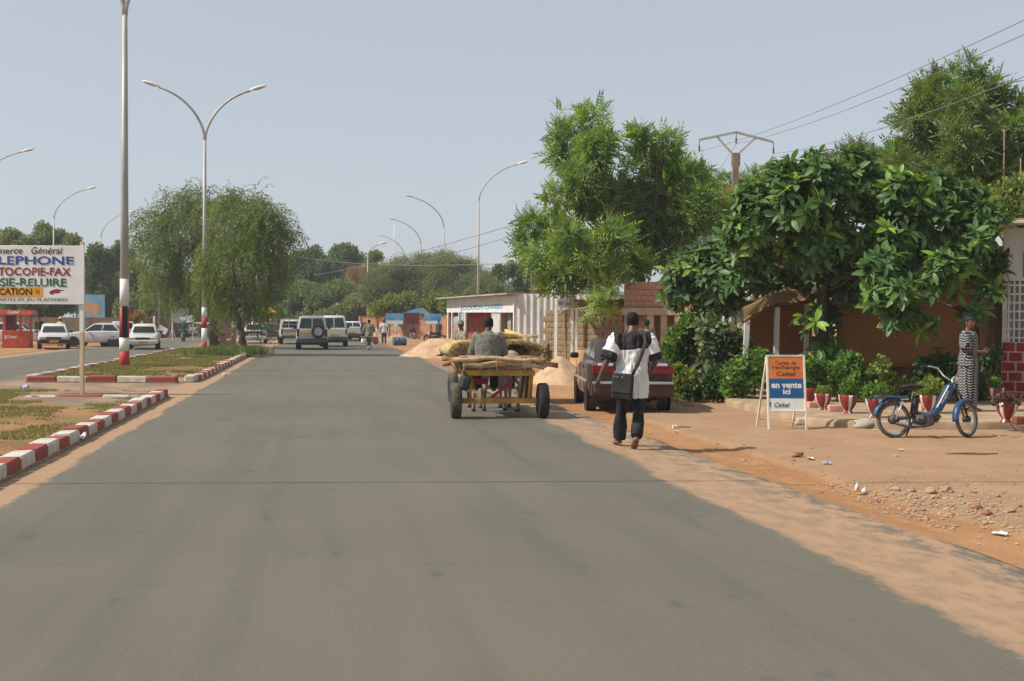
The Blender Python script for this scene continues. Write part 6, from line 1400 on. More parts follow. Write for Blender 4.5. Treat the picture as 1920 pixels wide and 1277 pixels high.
def hand(m, wr, d, thumb_dir, curl, k=1.0, nf=4):
    """palm and five fingers; d along the hand, thumb_dir towards the thumb"""
    d = d.normalized(); s = (thumb_dir - d * thumb_dir.dot(d)).normalized(); n = d.cross(s)
    pk = wr + d * .09 * k
    m.tube([wr - d * .02, wr + d * .03 * k, pk], [(.024 * k, .018 * k), (.036 * k, .016 * k), (.041 * k, .013 * k)], 10, side=s)
    for i, (ln, off) in enumerate(((.068, .030), (.078, .010), (.072, -.010), (.056, -.029))):
        p = pk + s * off * k - d * .008; a = curl * (.7 + .12 * i); pts = [p - d * .01]
        for q in range(3):
            a += curl * .55; dd = d * math.cos(a) + n * math.sin(a); p = p + dd * ln * k * (.42, .32, .26)[q]; pts.append(p)
        m.tube(pts, [.0095 * k, .0092 * k, .0085 * k, .007 * k], 8)
    tb = wr + d * .025 * k + s * .026 * k; m.tube([tb, tb + (d * .6 + s * .75 + n * .2) * .038 * k, tb + (d * .95 + s * .72 + n * .45) * .062 * k], [.013 * k, .0105 * k, .008 * k], 8)
def person(label, loc, rotz, pose, voxel=.011, scale=1.0, skin=None, top=None, bottom=None, shoes=None, hair=True, group=None, name='person', jacket=0.0, sleeve=1.0, longdress=None, cap=None, hat=None, wr=1.0, shirt_len=.80, eyes=True, sg=None):
    J = dict(BASE); J.update(pose); P_ = {k: V3(v) for k, v in J.items() if isinstance(v, tuple)}
    t = thing(name, label, 'person', loc, rotz, group); t.scale = (scale,) * 3; sk = skin or m_skin
    Mh = Matrix.Rotation(J['turn'], 3, 'Z') @ Matrix.Rotation(J['nod'], 3, 'X')
    side = (P_['shR'] - P_['shL']).normalized(); hside = (P_['hiR'] - P_['hiL']).normalized()
    m = MB(); ring_tube(m, head_rings(P_['head'], Mh), Mh)
    hc = P_['head']
    def hp(x, y, z): return hc + Mh @ Vector((x, y, z))
    m.tube([hp(0, .088, .02), hp(0, .102, -.012), hp(0, .112, -.032), hp(0, .09, -.042)], [.008, .012, .0165, .010], 8)
    m.ell(hp(0, .088, -.066), (.026, .014, .008), 10, 6, Mh); m.ell(hp(0, .086, -.080), (.022, .013, .008), 10, 6, Mh)
    m.ell(hp(.0, .083, .028), (.052, .014, .010), 10, 6, Mh)
    for s in (-1, 1): m.ell(hp(s * .076, -.012, -.012), (.010, .020, .031), 8, 8, Mh); m.ell(hp(s * .04, .070, -.03), (.022, .018, .018), 8, 6, Mh)
    m.tube([P_['neck'] - Vector((0, 0, .06)), P_['neck'], hp(0, -.012, -.06)], [(.075, .062), (.055, .056), (.052, .054)], 12, side=side)
    up = (P_['neck'] - P_['pel']).normalized()
    sh = (P_['shL'] + P_['shR']) / 2
    m.tube([P_['pel'] - up * .12, P_['pel'], P_['waist'], P_['chest'], sh, P_['neck'] + up * .01], [(.13, .095), (.160, .110), (.138, .098), (.165, .115), (.155, .088), (.055, .052)], 16, side=side)
    for q in 'LR':
        a, e, w_ = P_['sh' + q], P_['el' + q], P_['wr' + q]
        m.tube([a, a.lerp(e, .3), e, e.lerp(w_, .3), w_], [.056, .048, .038, .039, .026], 10); m.ell(a, (.062, .062, .062), 10, 8)
        dd = (w_ - e).normalized(); td = Vector((0, .8, .25)) if 'td' + q not in P_ else P_['td' + q]
        hd = P_['hd' + q] if 'hd' + q in P_ else dd
        hand(m, w_, hd.normalized() if hd.length else dd, td, J['curl'] * (1 if q == 'L' else -1), 1.08)
        h_, kn, an, to = P_['hi' + q], P_['kn' + q], P_['an' + q], P_['to' + q]
        m.tube([h_ + up * .05, h_.lerp(kn, .35), kn, kn.lerp(an, .3), an], [.088, .078, .054, .054, .036], 12)
        heel = an + (an - to).normalized() * .045 + Vector((0, 0, -.045)); heel.z = max(heel.z, .02) if an.z < .12 else heel.z
        m.tube([heel, an + (to - an) * .25 - Vector((0, 0, .015)), an.lerp(to, .72), to + (to - an).normalized() * .045], [(.030, .03), (.036, .040), (.044, .026), (.032, .016)], 10, side=hside)
    o = link('body', solid(m, voxel, 3), t); o.data.materials.append(sk)
    if eyes:
        for s in (-1, 1):
            e = MB(); e.ell(hp(s * .031, .078, .004), (.011, .008, .006), 10, 8, Mh); eo = e.build('eye', m_eye, t, True); e = MB(); e.ell(hp(s * .031, .0855, .004), (.006, .003, .0055), 8, 6, Mh); e.build('pupil', m_pup, eo, True)
    if hair:
        h = MB(); n = 24; rows = head_rings(hc, Mh, 1.0, .010); ring_tube(h, rows, Mh, n); h2 = MB(); h2.v = h.v
        Mi = Mh.transposed()
        for f in h.f:
            c = Mi @ (sum((Vector(h.v[i]) for i in f), Vector()) / len(f) - hc)
            if c.z > -.02 + .75 * c.y + (.03 if abs(c.x) > .06 and c.y > -.02 else 0) and c.z > -.075: h2.f.append(f); h2.mi.append(0)
        h2.build('hair', m_hair, t, True)
    if cap:
        h = MB(); rows = [r_ for r_ in head_rings(hc, Mh, 1.0, .015)][5:]; ring_tube(h, rows, Mh); h.tube([hp(0, .06, .035), hp(0, .13, .03), hp(0, .175, .015)], [(.07, .012), (.068, .008), (.045, .005)], 12, side=Mh @ Vector((1, 0, 0))); h.build('cap', cap, t, True)
    if hat:
        h = MB(); h.lathe([(.17, .03), (.165, .045), (.10, .06), (.085, .12), (.05, .14), (.005, .145)], 18, hc, Mh); h.build('hat', hat, t, True)
    if top:
        g_ = jacket; m = MB()
        low = P_['pel'] + up * (shirt_len - .95) if shirt_len else P_['pel'] - up * .1
        m.tube([low, P_['pel'] + up * .02, P_['waist'], P_['chest'], sh - up * .0, P_['neck'] - up * .02], [(.200 + g_, .152 + g_), (.194 + g_, .146 + g_), (.168 + g_, .124 + g_), (.188 + g_, .135 + g_), (.178 + g_, .108 + g_), (.078, .072)], 20, side=side)
        for q in 'LR':
            a, e, w_ = P_['sh' + q], P_['el' + q], P_['wr' + q]; sq = (g_ if sg is None else sg); m.ell(a, (.072 + sq * .6, .072 + sq * .6, .070 + sq * .6), 12, 8)
            gt, g_ = g_, (g_ if sg is None else sg)
            if sleeve >= 1: m.tube([a, a.lerp(e, .5), e, e.lerp(w_, .5), e.lerp(w_, .88)], [.078 + g_, .070 + g_, .062 + g_ * .8, .056 + g_ * .7, .048 + g_ * .6], 12)
            else: m.tube([a, a.lerp(e, .5), a.lerp(e, sleeve)], [.080 + g_, .084 + g_, .088 + g_], 14)
            g_ = gt
        me = solid(m, voxel * 1.15, 3); wrinkle(me, .013 * wr, (7, 7, 3.2), 1.0); wrinkle(me, .006 * wr, (16, 16, 9), 4.0); so = link('shirt', me, t); me.materials.append(top)
    if bottom:
        m = MB()
        m.tube([P_['pel'] + up * .08, P_['pel'] - up * .05, (P_['hiL'] + P_['hiR']) / 2 - Vector((0, 0, .06))], [(.158, .112), (.165, .116), (.15, .11)], 16, side=side)
        for q in 'LR':
            h_, kn, an = P_['hi' + q], P_['kn' + q], P_['an' + q]
            m.tube([h_ + up * .05, h_.lerp(kn, .4), kn, kn.lerp(an, .5), kn.lerp(an, .98)], [.105, .098, .080, .078, .082], 14)
        me = solid(m, voxel * 1.15, 3); wrinkle(me, .012 * wr, (6, 6, 4), 2.0); link('trousers', me, t); me.materials.append(bottom)
    if longdress:
        m = MB(); z0 = .06; m.tube([(0, .0, z0), (0, 0, .5), P_['pel'], P_['waist']], [(.185, .165), (.200, .17), (.205, .16), (.15, .11)], 20, side=side); me = solid(m, voxel * 1.1, 3); wrinkle(me, .014 * wr, (9, 9, 1.2), 2.0); link('skirt', me, t); me.materials.append(longdress)
    if shoes:
        for q in 'LR':
            an, to = P_['an' + q], P_['to' + q]; f = (to - an); m = MB(); heel = an - f.normalized() * .05 + Vector((0, 0, -.05)); heel.z = max(heel.z, .012) if an.z < .12 else heel.z
            m.tube([heel, heel.lerp(to, .4), heel.lerp(to, .85), to + f.normalized() * .055], [(.036, .022), (.040, .022), (.050, .020), (.034, .014)], 12, side=hside); m.build('shoe', shoes, t, True)
    return t
m_wsh = mat('shirt_white', (.70, .69, .68), .85, .05, 6, .001, 200); m_bsh = mat('shirt_black', (.022, .020, .022), .8, .2, 9); m_btr = mat('trousers_black', (.018, .018, .021), .8, .25, 8)
# the man walking along the road edge
mp = G(1183, 841, 0.0)
pose = dict(head=(.015, .05, 1.625), turn=R(-4), nod=R(-6), shL=(-.20, .0, 1.40), elL=(-.325, -.05, 1.12), wrL=(-.43, -.02, .86), hdL=(-.25, .15, -1), tdL=(.9, .45, 0), shR=(.20, 0, 1.40), elR=(.30, -.02, 1.09), wrR=(.27, .19, .95), hdR=(-.15, .5, -.6),
            hiL=(-.09, .02, .91), knL=(-.085, .22, .53), anL=(-.10, .33, .09), toL=(-.11, .51, .03), hiR=(.09, -.02, .91), knR=(.085, -.03, .49), anR=(.03, -.20, .165), toR=(.03, -.06, .035), pel=(0, 0, .95), curl=.35)
t = person('man in a white shirt with black yoke and cuffs walking away along the road edge', mp, R(4), pose, .0065, 1.0, mat('dark_skin', (.105, .052, .032), .42, .1, 9, spec=.5), m_wsh, m_btr, m_sandal, sleeve=.90, jacket=.024, shirt_len=.66, wr=1.9)
# black yoke and cuffs of the shirt, cut from the shirt itself
sh_o = [c for c in t.children if c.name.startswith('shirt')][0]; me = sh_o.data; wrinkle(me, .014, (20, 20, 3.0), 9.0); wrinkle(me, .010, (5, 5, 7), 12.0); me.materials.append(m_bsh)
cuL = (V3(pose['shL']), V3(pose['elL'])); cuR = (V3(pose['shR']), V3(pose['elR']))
for p in me.polygons:
    c = p.center; blk = c.z > 1.27 + .012 * math.sin(c.x * 14) and abs(c.x) < .238 - max(0, (1.36 - c.z)) * .7
    for a, e in (cuL, cuR):
        ax = e - a; s = (c - a).dot(ax) / ax.length_squared; off = (c - a - ax * s).length
        if s > .62 and off < .14 and abs(c.x) > .2: blk = True
    p.material_index = 1 if blk else 0
# shoulder bag on his left hip
m_bag = mat('black_canvas', (.022, .021, .020), .75, .25, 8, .002, 150); m_flap = mat('bag_flap', (.035, .033, .031), .7, .2, 8, .002, 150)
t = thing('shoulder_bag', 'black shoulder bag slung across the walking man, hanging behind his left hip', 'bag', mp, R(4))
Mb = Matrix.Rotation(R(-20), 3, 'Z') @ Matrix.Rotation(R(4), 3, 'Y')
m = MB(); m.box((-.155, -.235, .80), (.27, .10, .34), Mb, 0, .03); m.build('body', m_bag, t); m = MB(); m.box(Vector((-.155, -.235, .845)) + Mb @ Vector((0, -.045, 0)), (.255, .03, .25), Mb, 0, .012); m.build('flap', m_flap, t)
for x in (-.09, -.05, 0.01): m = MB(); m.box(Vector((-.155, -.235, .955)) + Mb @ Vector((x, -.062, -.03)), (.02, .01, .02)); m.build('buckle', m_chrome, t)
m = MB(); m.tube([(-.03, -.235, .95), (.04, -.205, 1.08), (.10, -.185, 1.22), (.145, -.165, 1.36), (.145, -.06, 1.475), (.13, .06, 1.44), (.05, .17, 1.2), (-.2, .15, .95), (-.26, -.08, .92)], [(.022, .004)] * 9, 8, side=(1, 0, .5)); m.build('strap', m_flap, t, True)

# woman on the terrace in a patterned dress
m_drs = bpy.data.materials.new('patterned_cotton'); m_drs.use_nodes = True
N, L = nodes(m_drs); b = N['Principled BSDF']; b.inputs['Roughness'].default_value = .85; b.inputs['Specular IOR Level'].default_value = .15
ob = N.new('ShaderNodeTexCoord').outputs['Object']; sp_ = N.new('ShaderNodeSeparateXYZ'); L.new(ob, sp_.inputs[0])
ax_ = mth(N, L, 'ADD', sp_.outputs['X'], mth(N, L, 'MULTIPLY', sp_.outputs['Y'], .8))
tri = mth(N, L, 'PINGPONG', mth(N, L, 'MULTIPLY', ax_, 28), 1.0)
zig = mth(N, L, 'FRACT', mth(N, L, 'ADD', mth(N, L, 'MULTIPLY', sp_.outputs['Z'], 20), mth(N, L, 'MULTIPLY', tri, .75)))
cell = mth(N, L, 'FRACT', mth(N, L, 'MULTIPLY', ax_, 14))
wh = mth(N, L, 'MULTIPLY', mth(N, L, 'GREATER_THAN', zig, .62), mth(N, L, 'GREATER_THAN', cell, .18))
L.new(mixc(N, L, wh, (.022, .022, .026), (.42, .41, .39)), b.inputs['Base Color'])
wp = W(1814, 770, 20.4); wp = Vector((wp.x, wp.y, TZ))
pose = dict(turn=R(-30), nod=R(-4), elL=(-.235, .02, 1.13), wrL=(-.10, .25, 1.08), hdL=(.7, .45, .05), elR=(.23, .02, 1.13), wrR=(.10, .29, 1.10), hdR=(-.3, .6, .1), tdL=(.2, .3, 1), tdR=(-.2, .3, 1), curl=.9)
t = person('woman in a black and white zigzag dress and dark headscarf standing on the terrace', wp, R(-128), pose, .0075, .94, mat('warm_skin', (.13, .06, .032), .5, .1, 9, spec=.4), m_drs, None, m_sandal, hair=False, sleeve=.92, jacket=.022, shirt_len=.83, longdress=m_drs)
h = MB(); Mh = Matrix.Rotation(R(-30), 3, 'Z') @ Matrix.Rotation(R(-4), 3, 'X'); hc = V3(BASE['head'])
ring_tube(h, head_rings(hc, Mh, 1.0, .016)[4:], Mh); Mi = Mh.transposed(); h2 = MB(); h2.v = h.v
for f in h.f:
    c = Mi @ (sum((Vector(h.v[i]) for i in f), Vector()) / len(f) - hc)
    if c.z > .028 + .38 * c.y: h2.f.append(f); h2.mi.append(0)
m_scarf = mat('dark_scarf', (.018, .020, .032), .8, .25, 9); h2.build('headscarf', m_scarf, t, True); h = MB(); h.ell(hc + Mh @ Vector((0, -.105, -.03)), (.05, .04, .05), 12, 8); h.build('scarf_knot', m_scarf, t, True)

# ---------------------------------------------------------------- donkey carts
m_cyel = mat('cart_yellow', (.50, .26, .04), .75, .2, 7, .003, 40, col2=(.27, .15, .06)); m_cred = mat('cart_red', (.36, .035, .04), .65, .15, 5); m_plank = mat('cart_plank', (.27, .18, .10), .85, .2, 5, .003, 30, stretch=(6, .8, 6)); m_branch = mat('firewood_bark', (.33, .20, .11), .9, .28, 9, .006, 30); m_branchc = mat('firewood_cut', (.50, .34, .19), .9, .2, 9)
cb = (G(862, 781) + G(1013, 787)) / 2; cb.z = 0.0; CR = ROADROT - R(3)
trk = (G(1013, 787) - G(862, 781)).length
def cart(label, loc, rot, paint, bedz=.80, L_=1.9, y0=-.06, red=True, hw=.56):
    t = thing('donkey_cart', label, 'cart', loc, rot)
    for s in (-1, 1): add_wheel(t, (s * trk / 2, 0, .295), .295, .175, m_tyred if s < 0 else m_tyre, m_trim)
    m = MB(); m.box((0, 0, .29), (trk - .2, .09, .085), None, 0, .01); m.build('axle', paint, t)
    for s in (-1, 1):
        m = MB(); m.bar((s * .50, 0, .32), (s * (hw - .03), -.02, bedz - .07), .055, .055); m.build('upright', paint, t); m = MB(); m.bar((s * .40, 0, .32), (s * (hw - .08), .3, bedz - .07), .045, .045); m.build('brace', paint, t)
    for y in (y0, y0 + L_ * .5, y0 + L_): m = MB(); m.box((0, y, bedz - .045), (hw * 2 + .05, .06, .09), None, 0, .006); m.build('cross_beam', paint, t)
    for s in (-1, 1): m = MB(); m.box((s * (hw - .03), y0 + L_ / 2, bedz - .045), (.06, L_ - .08, .075), None, 0, .006); m.build('side_beam', paint, t)
    n = 7
    for k in range(n): m = MB(); m.box((-hw + (k + .5) * 2 * hw / n, y0 + L_ / 2, bedz + .014), (2 * hw / n - .012, L_, .028), None, 0, .004); m.build('plank', m_plank, t)
    for s in (-1, 1): m = MB(); m.tube([(s * .25, y0 + L_ - .1, bedz - .05), (s * .30, y0 + L_ + 1.0, .72), (s * .32, y0 + L_ + 2.0, .78)], .03, 8); m.build('shaft', m_wood, t, True)
    if red: m = MB(); m.bar((-.12, .12, .34), (.24, .12, .62), .05, .07, up=(0, 1, 0)); m.build('red_brace', m_cred, t); m = MB(); m.box((-.35, .3, .60), (.36, .04, .10)); m.build('red_board', m_cred, t)
    return t
cart('yellow-framed donkey cart carrying firewood and the seated driver', cb, CR, m_cyel, L_=1.35)
Mc = Matrix.Rotation(CR, 3, 'Z')
def C2(x, y, z): return cb + Mc @ Vector((x, y, z))
# firewood laid across the back of the cart
t = thing('firewood', 'bundle of crooked branches tied across the tail of the yellow cart', 'firewood', C2(0, -.05, .83), CR)
rr = random.Random(5)
for k in range(12):
    x0, x1 = -.68 + rr.uniform(-.12, .15), .70 + rr.uniform(-.2, .12)
    if k in (3, 7): x0, x1 = -.80, 1.0
    if k > 9: x0, x1 = -1.0 + .1 * k - 1, -.35
    if k > 9: x0, x1 = -.95, -.2
    z = .05 + .055 * (k % 3) + rr.uniform(-.015, .02); y = -.04 + .075 * (k % 4) + rr.uniform(-.02, .02); n = 9; ph = rr.uniform(0, 6); r0 = rr.uniform(.030, .050)
    pts = [(x0 + (x1 - x0) * i / n, y + .025 * math.sin(ph + i * .9), z + .02 * math.sin(ph * 2 + i * 1.1) - (.05 if i == n else 0)) for i in range(n + 1)]
    m = MB(); m.tube(pts, [r0 * (1.1 - .45 * i / n) for i in range(n + 1)], 8)
    if k % 3 == 0: q = pts[n - 2]; m.tube([q, (q[0] + .09, q[1] - .03, q[2] + .08)], [r0 * .5, r0 * .3], 6)
    m.build('branch', m_branch if k % 4 else m_branchc, t, True)
for k in range(4): m = MB(); m.tube([(-.72 + .07 * k, -.12 + .05 * k, -.08), (-.78 + .06 * k, .0, .08), (-.62 + .09 * k, .15, .18)], [.03, .04, .03], 8); m.build('branch', m_branch, t, True)
m_rope = mat('rope', (.42, .30, .16), .9, .2, 20)
for x in (-.05, .42): m = MB(); m.tube([(x + .02 * math.cos(a), .07 + .17 * math.cos(a), .06 + .155 * math.sin(a)) for a in np.linspace(0, 2 * math.pi, 15)], .009, 6); m.build('rope', m_rope, t, True)
# jerrycan hanging at the left
m_can = mat('slate_plastic', (.035, .045, .055), .5, .2, 6); t = thing('jerrycan', 'slate-grey plastic can hanging by a cord under the firewood', 'can', C2(-.60, -.16, .47), CR + R(15))
m = MB(); m.box((0, 0, .12), (.19, .14, .24), Matrix.Rotation(R(12), 3, 'Y'), 0, .045); m.build('body', m_can, t); m = MB(); m.tube([(.02, 0, .24), (.03, 0, .28)], .022, 10); m.build('cap', m_trim, t); m = MB(); m.tube([(-.06, 0, .23), (-.04, 0, .28), (.0, 0, .42), (.05, .04, .46)], .007, 6); m.build('cord', m_rope, t)
# driver
m_jack = mat('grey_tweed', (.175, .175, .145), .9, .18, 30, .002, 260)
def seat_pose(**k):
    d = dict(pel=(0, 0, .10), waist=(0, .0, .25), chest=(0, .03, .46), neck=(0, .04, .645), head=(0, .06, .785), shL=(-.19, .04, .575), shR=(.19, .04, .575), elL=(-.285, .06, .30), elR=(.285, .06, .30), wrL=(-.25, .30, .22), wrR=(.25, .30, .22),
             hiL=(-.10, .03, .08), hiR=(.10, .03, .08), knL=(-.14, .45, .08), knR=(.14, .45, .08), anL=(-.15, .48, -.33), anR=(.15, .48, -.33), toL=(-.16, .64, -.38), toR=(.16, .64, -.38)); d.update(k); return d
person('man in a grey jacket seated with his back to us on the yellow donkey cart', C2(-.16, .40, .80), CR, seat_pose(nod=R(-14), head=(.01, .10, .745), neck=(0, .06, .625), shL=(-.20, .03, .545), shR=(.20, .03, .545), elL=(-.275, .06, .27), elR=(.275, .06, .27), wrL=(-.2, .32, .20), wrR=(.2, .32, .20)), .0085, 1.03, None, m_jack, m_btr, m_shoe, jacket=.048, shirt_len=.86, wr=1.0, sg=.004)
# donkeys
m_donk = mat('donkey_grey', (.30, .235, .175), .9, .16, 5, .003, 120); m_donkb = mat('donkey_brown', (.21, .155, .115), .9, .2, 5, .003, 120); m_hoof = mat('hoof', (.05, .04, .035), .7, .2, 9); m_mane = mat('dark_mane', (.05, .035, .028), .95, .2, 12)
def donkey(label, loc, rot, coat, gait, sc=1.0):
    """local +y is forward; trunk, neck, head, four jointed legs in one skin"""
    t = thing('donkey', label, 'donkey', loc, rot); t.scale = (sc,) * 3; m = MB()
    m.tube([(0, -.56, .86), (0, -.50, .90), (0, -.34, .90), (0, 0, .83), (0, .30, .84), (0, .48, .90), (0, .56, .93)], [(.07, .09), (.155, .175), (.19, .20), (.205, .215), (.19, .215), (.14, .17), (.08, .1)], 16, side=(1, 0, 0))
    m.tube([(0, .44, .93), (0, .66, .97), (0, .86, 1.00)], [(.10, .16), (.075, .12), (.07, .10)], 12, side=(1, 0, 0))
    m.tube([(0, .82, 1.05), (0, .94, 1.00), (0, 1.10, .82), (0, 1.20, .70), (0, 1.23, .66)], [(.07, .085), (.075, .095), (.055, .07), (.05, .055), (.04, .04)], 12, side=(1, 0, 0))
    for s in (-1, 1):
        m.tube([(s * .05, .84, 1.08), (s * .10, .76, 1.16), (s * .13, .68, 1.20)], [(.02, .02), (.036, .014), (.008, .006)], 8, side=(1, 0, 0))
        hx, fx = gait[0 if s < 0 else 1], gait[2 if s < 0 else 3]
        # hind: hip, stifle forward, hock back, near-upright shank, fetlock, hoof
        m.tube([(s * .10, -.42, .84), (s * .12, -.34 + hx * .3, .62), (s * .105, -.50 + hx * .8, .40), (s * .10, -.47 + hx, .17), (s * .10, -.45 + hx, .10), (s * .10, -.42 + hx, .05)], [.12, .085, .043, .028, .033, .036], 10)
        m.tube([(s * .10, .36, .80), (s * .105, .36 + fx * .3, .58), (s * .10, .37 + fx * .7, .36), (s * .10, .35 + fx, .15), (s * .10, .36 + fx, .10), (s * .10, .38 + fx, .05)], [.095, .06, .038, .026, .031, .034], 10)
    o = link('body', solid(m, .012, 3), t); o.data.materials.append(coat)
    for s in (-1, 1):
        for y in (-.405 + gait[0 if s < 0 else 1], .395 + gait[2 if s < 0 else 3]): h = MB(); h.lathe([(.044, 0), (.040, .03), (.034, .06)], 12, (s * .10, y, 0)); h.build('hoof', m_hoof, t, True)
    h = MB(); h.tube([(0, -.55, .98), (0, -.62, .90), (0, -.63, .70), (0, -.62, .50), (0, -.61, .42)], [.028, .024, .020, .034, .008], 8); h.build('tail', m_mane, t, True)
    h = MB(); h.tube([(0, .46, 1.07), (0, .64, 1.09), (0, .82, 1.11)], [(.012, .03), (.014, .04), (.012, .03)], 8, side=(1, 0, 0)); h.build('mane', m_mane, t, True)
    h = MB(); h.tube([(0, -.45, 1.075), (0, 0, 1.045), (0, .42, 1.075)], [(.012, .006)] * 3, 6, side=(1, 0, 0)); h.build('dorsal_stripe', m_mane, t, True)
    m_h = m_trim; h = MB(); h.tube([(.205 * math.cos(a), .22, .85 + .225 * math.sin(a)) for a in np.linspace(0, 2 * math.pi, 17)], .012, 6); h.build('girth_strap', m_h, t, True); return t
donkey('pale grey donkey harnessed on the right of the yellow cart, its rump beside the driver', C2(.36, 2.0, 0), CR + R(2), m_donk, (.08, -.12, -.1, .12))
donkey('pale donkey harnessed on the left of the yellow cart, hidden behind the driver', C2(-.22, 1.95, 0), CR, m_donk, (-.10, .05, .1, -.1))
# second cart ahead with mats
c2 = (G(851, 752) + VA * .0); c2 = G(851, 753); c2.z = 0; c2 = c2 + UA * (trk / 2 - .02)
cart('donkey cart ahead loaded with rolled straw mats', c2, ROADROT, mat('cart_weathered', (.25, .20, .13), .85, .2, 5), L_=1.9, y0=-.5, red=False)
def D2(x, y, z): return c2 + Matrix.Rotation(ROADROT, 3, 'Z') @ Vector((x, y, z))
m_str = mat('straw', (.50, .35, .16), .9, .25, 14, .012, 60, stretch=(1, .35, 1)); m_strd = mat('straw_inner_shade', (.20, .12, .06), .95, .25, 10)  # darker straw copy puts the shade inside the rolls into the colour
def roll(label, c, a, b_, L_, th, rotz, fringe=260, hollow=True, seed=1, tilt=0.0):
    """roll of straw matting: oval tube along local y with frayed straws at its end"""
    t = thing('mat_roll', label, 'mat', c, rotz); n = 36; m = MB(); vs = []
    turns = 2.2
    rows = []
    for y in (-L_ / 2, -L_ / 4, 0, L_ / 4, L_ / 2):
        for ins in (0, 1):
            for k in range(n):
                g_ = 2 * math.pi * k / n; q = 1 + .05 * fbm(math.cos(g_) * 1.5, math.sin(g_) * 1.5, seed + y, 3); ra, rb_ = (a * q, b_ * q) if not ins else ((a - th) * q, (b_ - th) * q)
                vs.append((math.cos(g_) * ra, y + .02 * fbm(g_ * 2, seed, ins, 2), b_ + math.sin(g_) * rb_))
    fs = []
    for i in range(4):
        o0, o1 = i * 2 * n, (i + 1) * 2 * n
        for k in range(n): k2 = (k + 1) % n; fs += [(o0 + k, o0 + k2, o1 + k2, o1 + k), (o0 + n + k, o1 + n + k, o1 + n + k2, o0 + n + k2)]
    for k in range(n): k2 = (k + 1) % n; fs += [(k, n + k, n + k2, k2), (8 * n + k, 8 * n + k2, 9 * n + k2, 9 * n + k)]
    m.add(vs, fs); m.build('mat', m_str, t, True)
    sp = MB(); pts = []
    for k in range(40): g_ = k * .33; q = 1 - k / 55; pts.append((math.cos(g_), math.sin(g_), q))
    for i in range(len(pts) - 1):
        (x0, z0, q0), (x1, z1, q1) = pts[i], pts[i + 1]; aa, bb_ = a - th * 1.1, b_ - th * 1.1
        if hollow and q0 < .8: continue
        sp.add([(x0 * aa * q0, -L_ * .46, b_ + z0 * bb_ * q0), (x1 * aa * q1, -L_ * .46, b_ + z1 * bb_ * q1), (x1 * aa * q1, L_ * .46, b_ + z1 * bb_ * q1), (x0 * aa * q0, L_ * .46, b_ + z0 * bb_ * q0)], [(0, 1, 2, 3)])
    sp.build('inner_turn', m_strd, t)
    e = MB(); n2 = 30; vs2 = [(0, -L_ * (.30 if hollow else .49), b_)]
    for j in range(1, 9):
        for k in range(n2): g_ = 2 * math.pi * k / n2; q = j / 8 * .97; vs2.append((math.cos(g_) * (a - th * .5) * q, -L_ * (.30 if hollow else .49) + .06 * fbm(math.cos(g_) * q * 5, math.sin(g_) * q * 5, seed, 3), b_ + math.sin(g_) * (b_ - th * .5) * q))
    e.add(vs2, [(0, 1 + k, 1 + (k + 1) % n2) for k in range(n2)] + [(1 + (j - 1) * n2 + k, 1 + j * n2 + k, 1 + j * n2 + (k + 1) % n2, 1 + (j - 1) * n2 + (k + 1) % n2) for j in range(1, 8) for k in range(n2)])
    e.build('core_or_shade_disc', m_strd if hollow else m_str, t)  # straw core end; in the hollow roll a dark disc paints the shaded inside
    r_ = np.random.default_rng(seed); g_ = r_.uniform(0, 2 * np.pi, fringe); q = 1 - r_.random(fringe) * (th / b_ if hollow else .95)
    P0 = np.c_[np.cos(g_) * a * q, np.full(fringe, -L_ / 2), b_ + np.sin(g_) * b_ * q]; d = np.c_[r_.normal(size=fringe) * .04, -r_.uniform(.04, .14, fringe), r_.normal(size=fringe) * .04 - .02]; w_ = r_.normal(size=(fringe, 3)); w_ = w_ / np.linalg.norm(w_, axis=1, keepdims=True) * .006
    V = np.stack([P0 - w_ + [0, .05, 0], P0 + w_ + [0, .05, 0], P0 + d], 1).reshape(-1, 3); F = np.arange(3 * fringe).reshape(-1, 3)
    stuff(link('frayed_straw', np_mesh('frayed_straw', V, F, leafmat('straw_blade', (.55, .40, .20), .8, .1, (.5, .36, .16)), tint=np.repeat(r_.uniform(.6, 1.25, (fringe, 1)), 3, 1)), t)); return t
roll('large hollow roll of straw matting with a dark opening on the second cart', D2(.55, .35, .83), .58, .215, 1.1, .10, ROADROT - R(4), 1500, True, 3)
roll('thick bundle of straw matting bulging left behind the seated driver', D2(-.42, .25, .83), .48, .20, 1.2, .06, ROADROT + R(3), 2600, False, 5)
roll('flattened upper roll of straw matting on top of the load', D2(.35, .7, 1.20), .42, .09, 1.0, .04, ROADROT - R(6), 700, False, 8)
t = thing('reed_bundle', 'bundle of pale yellow reeds lying on the mat rolls', 'reeds', D2(.72, .25, 1.29), ROADROT + R(80))
for k in range(12): m = MB(); y = -.10 + .02 * k; m.tube([(-.1 + .02 * (k % 3), -.32, .0 + .015 * (k % 4)), (-.05 + .012 * k, .0, .02 + .02 * (k % 3)), (-.02 + .022 * k - .1, .36, .03 + .012 * k)], .014, 6); m.build('reed', mat('reed', (.60, .45, .20), .8, .15, 12), t, True)
m_cap1 = mat('cap_grey', (.16, .14, .13), .8, .25, 9); m_camo = mat('patterned_shirt', (.36, .32, .26), .85, .2, 14, col2=(.05, .045, .04))
person('boy in a peaked cap and patterned shirt riding on the second cart', D2(-.42, .95, .92), ROADROT + R(110), seat_pose(anL=(-.15, .5, .0), anR=(.15, .5, .0), toL=(-.16, .62, -.02), toR=(.16, .62, -.02), knL=(-.14, .40, .22), knR=(.14, .40, .22), turn=R(55)), .011, .80, None, m_camo, m_btr, m_shoe, hair=False, cap=m_cap1)

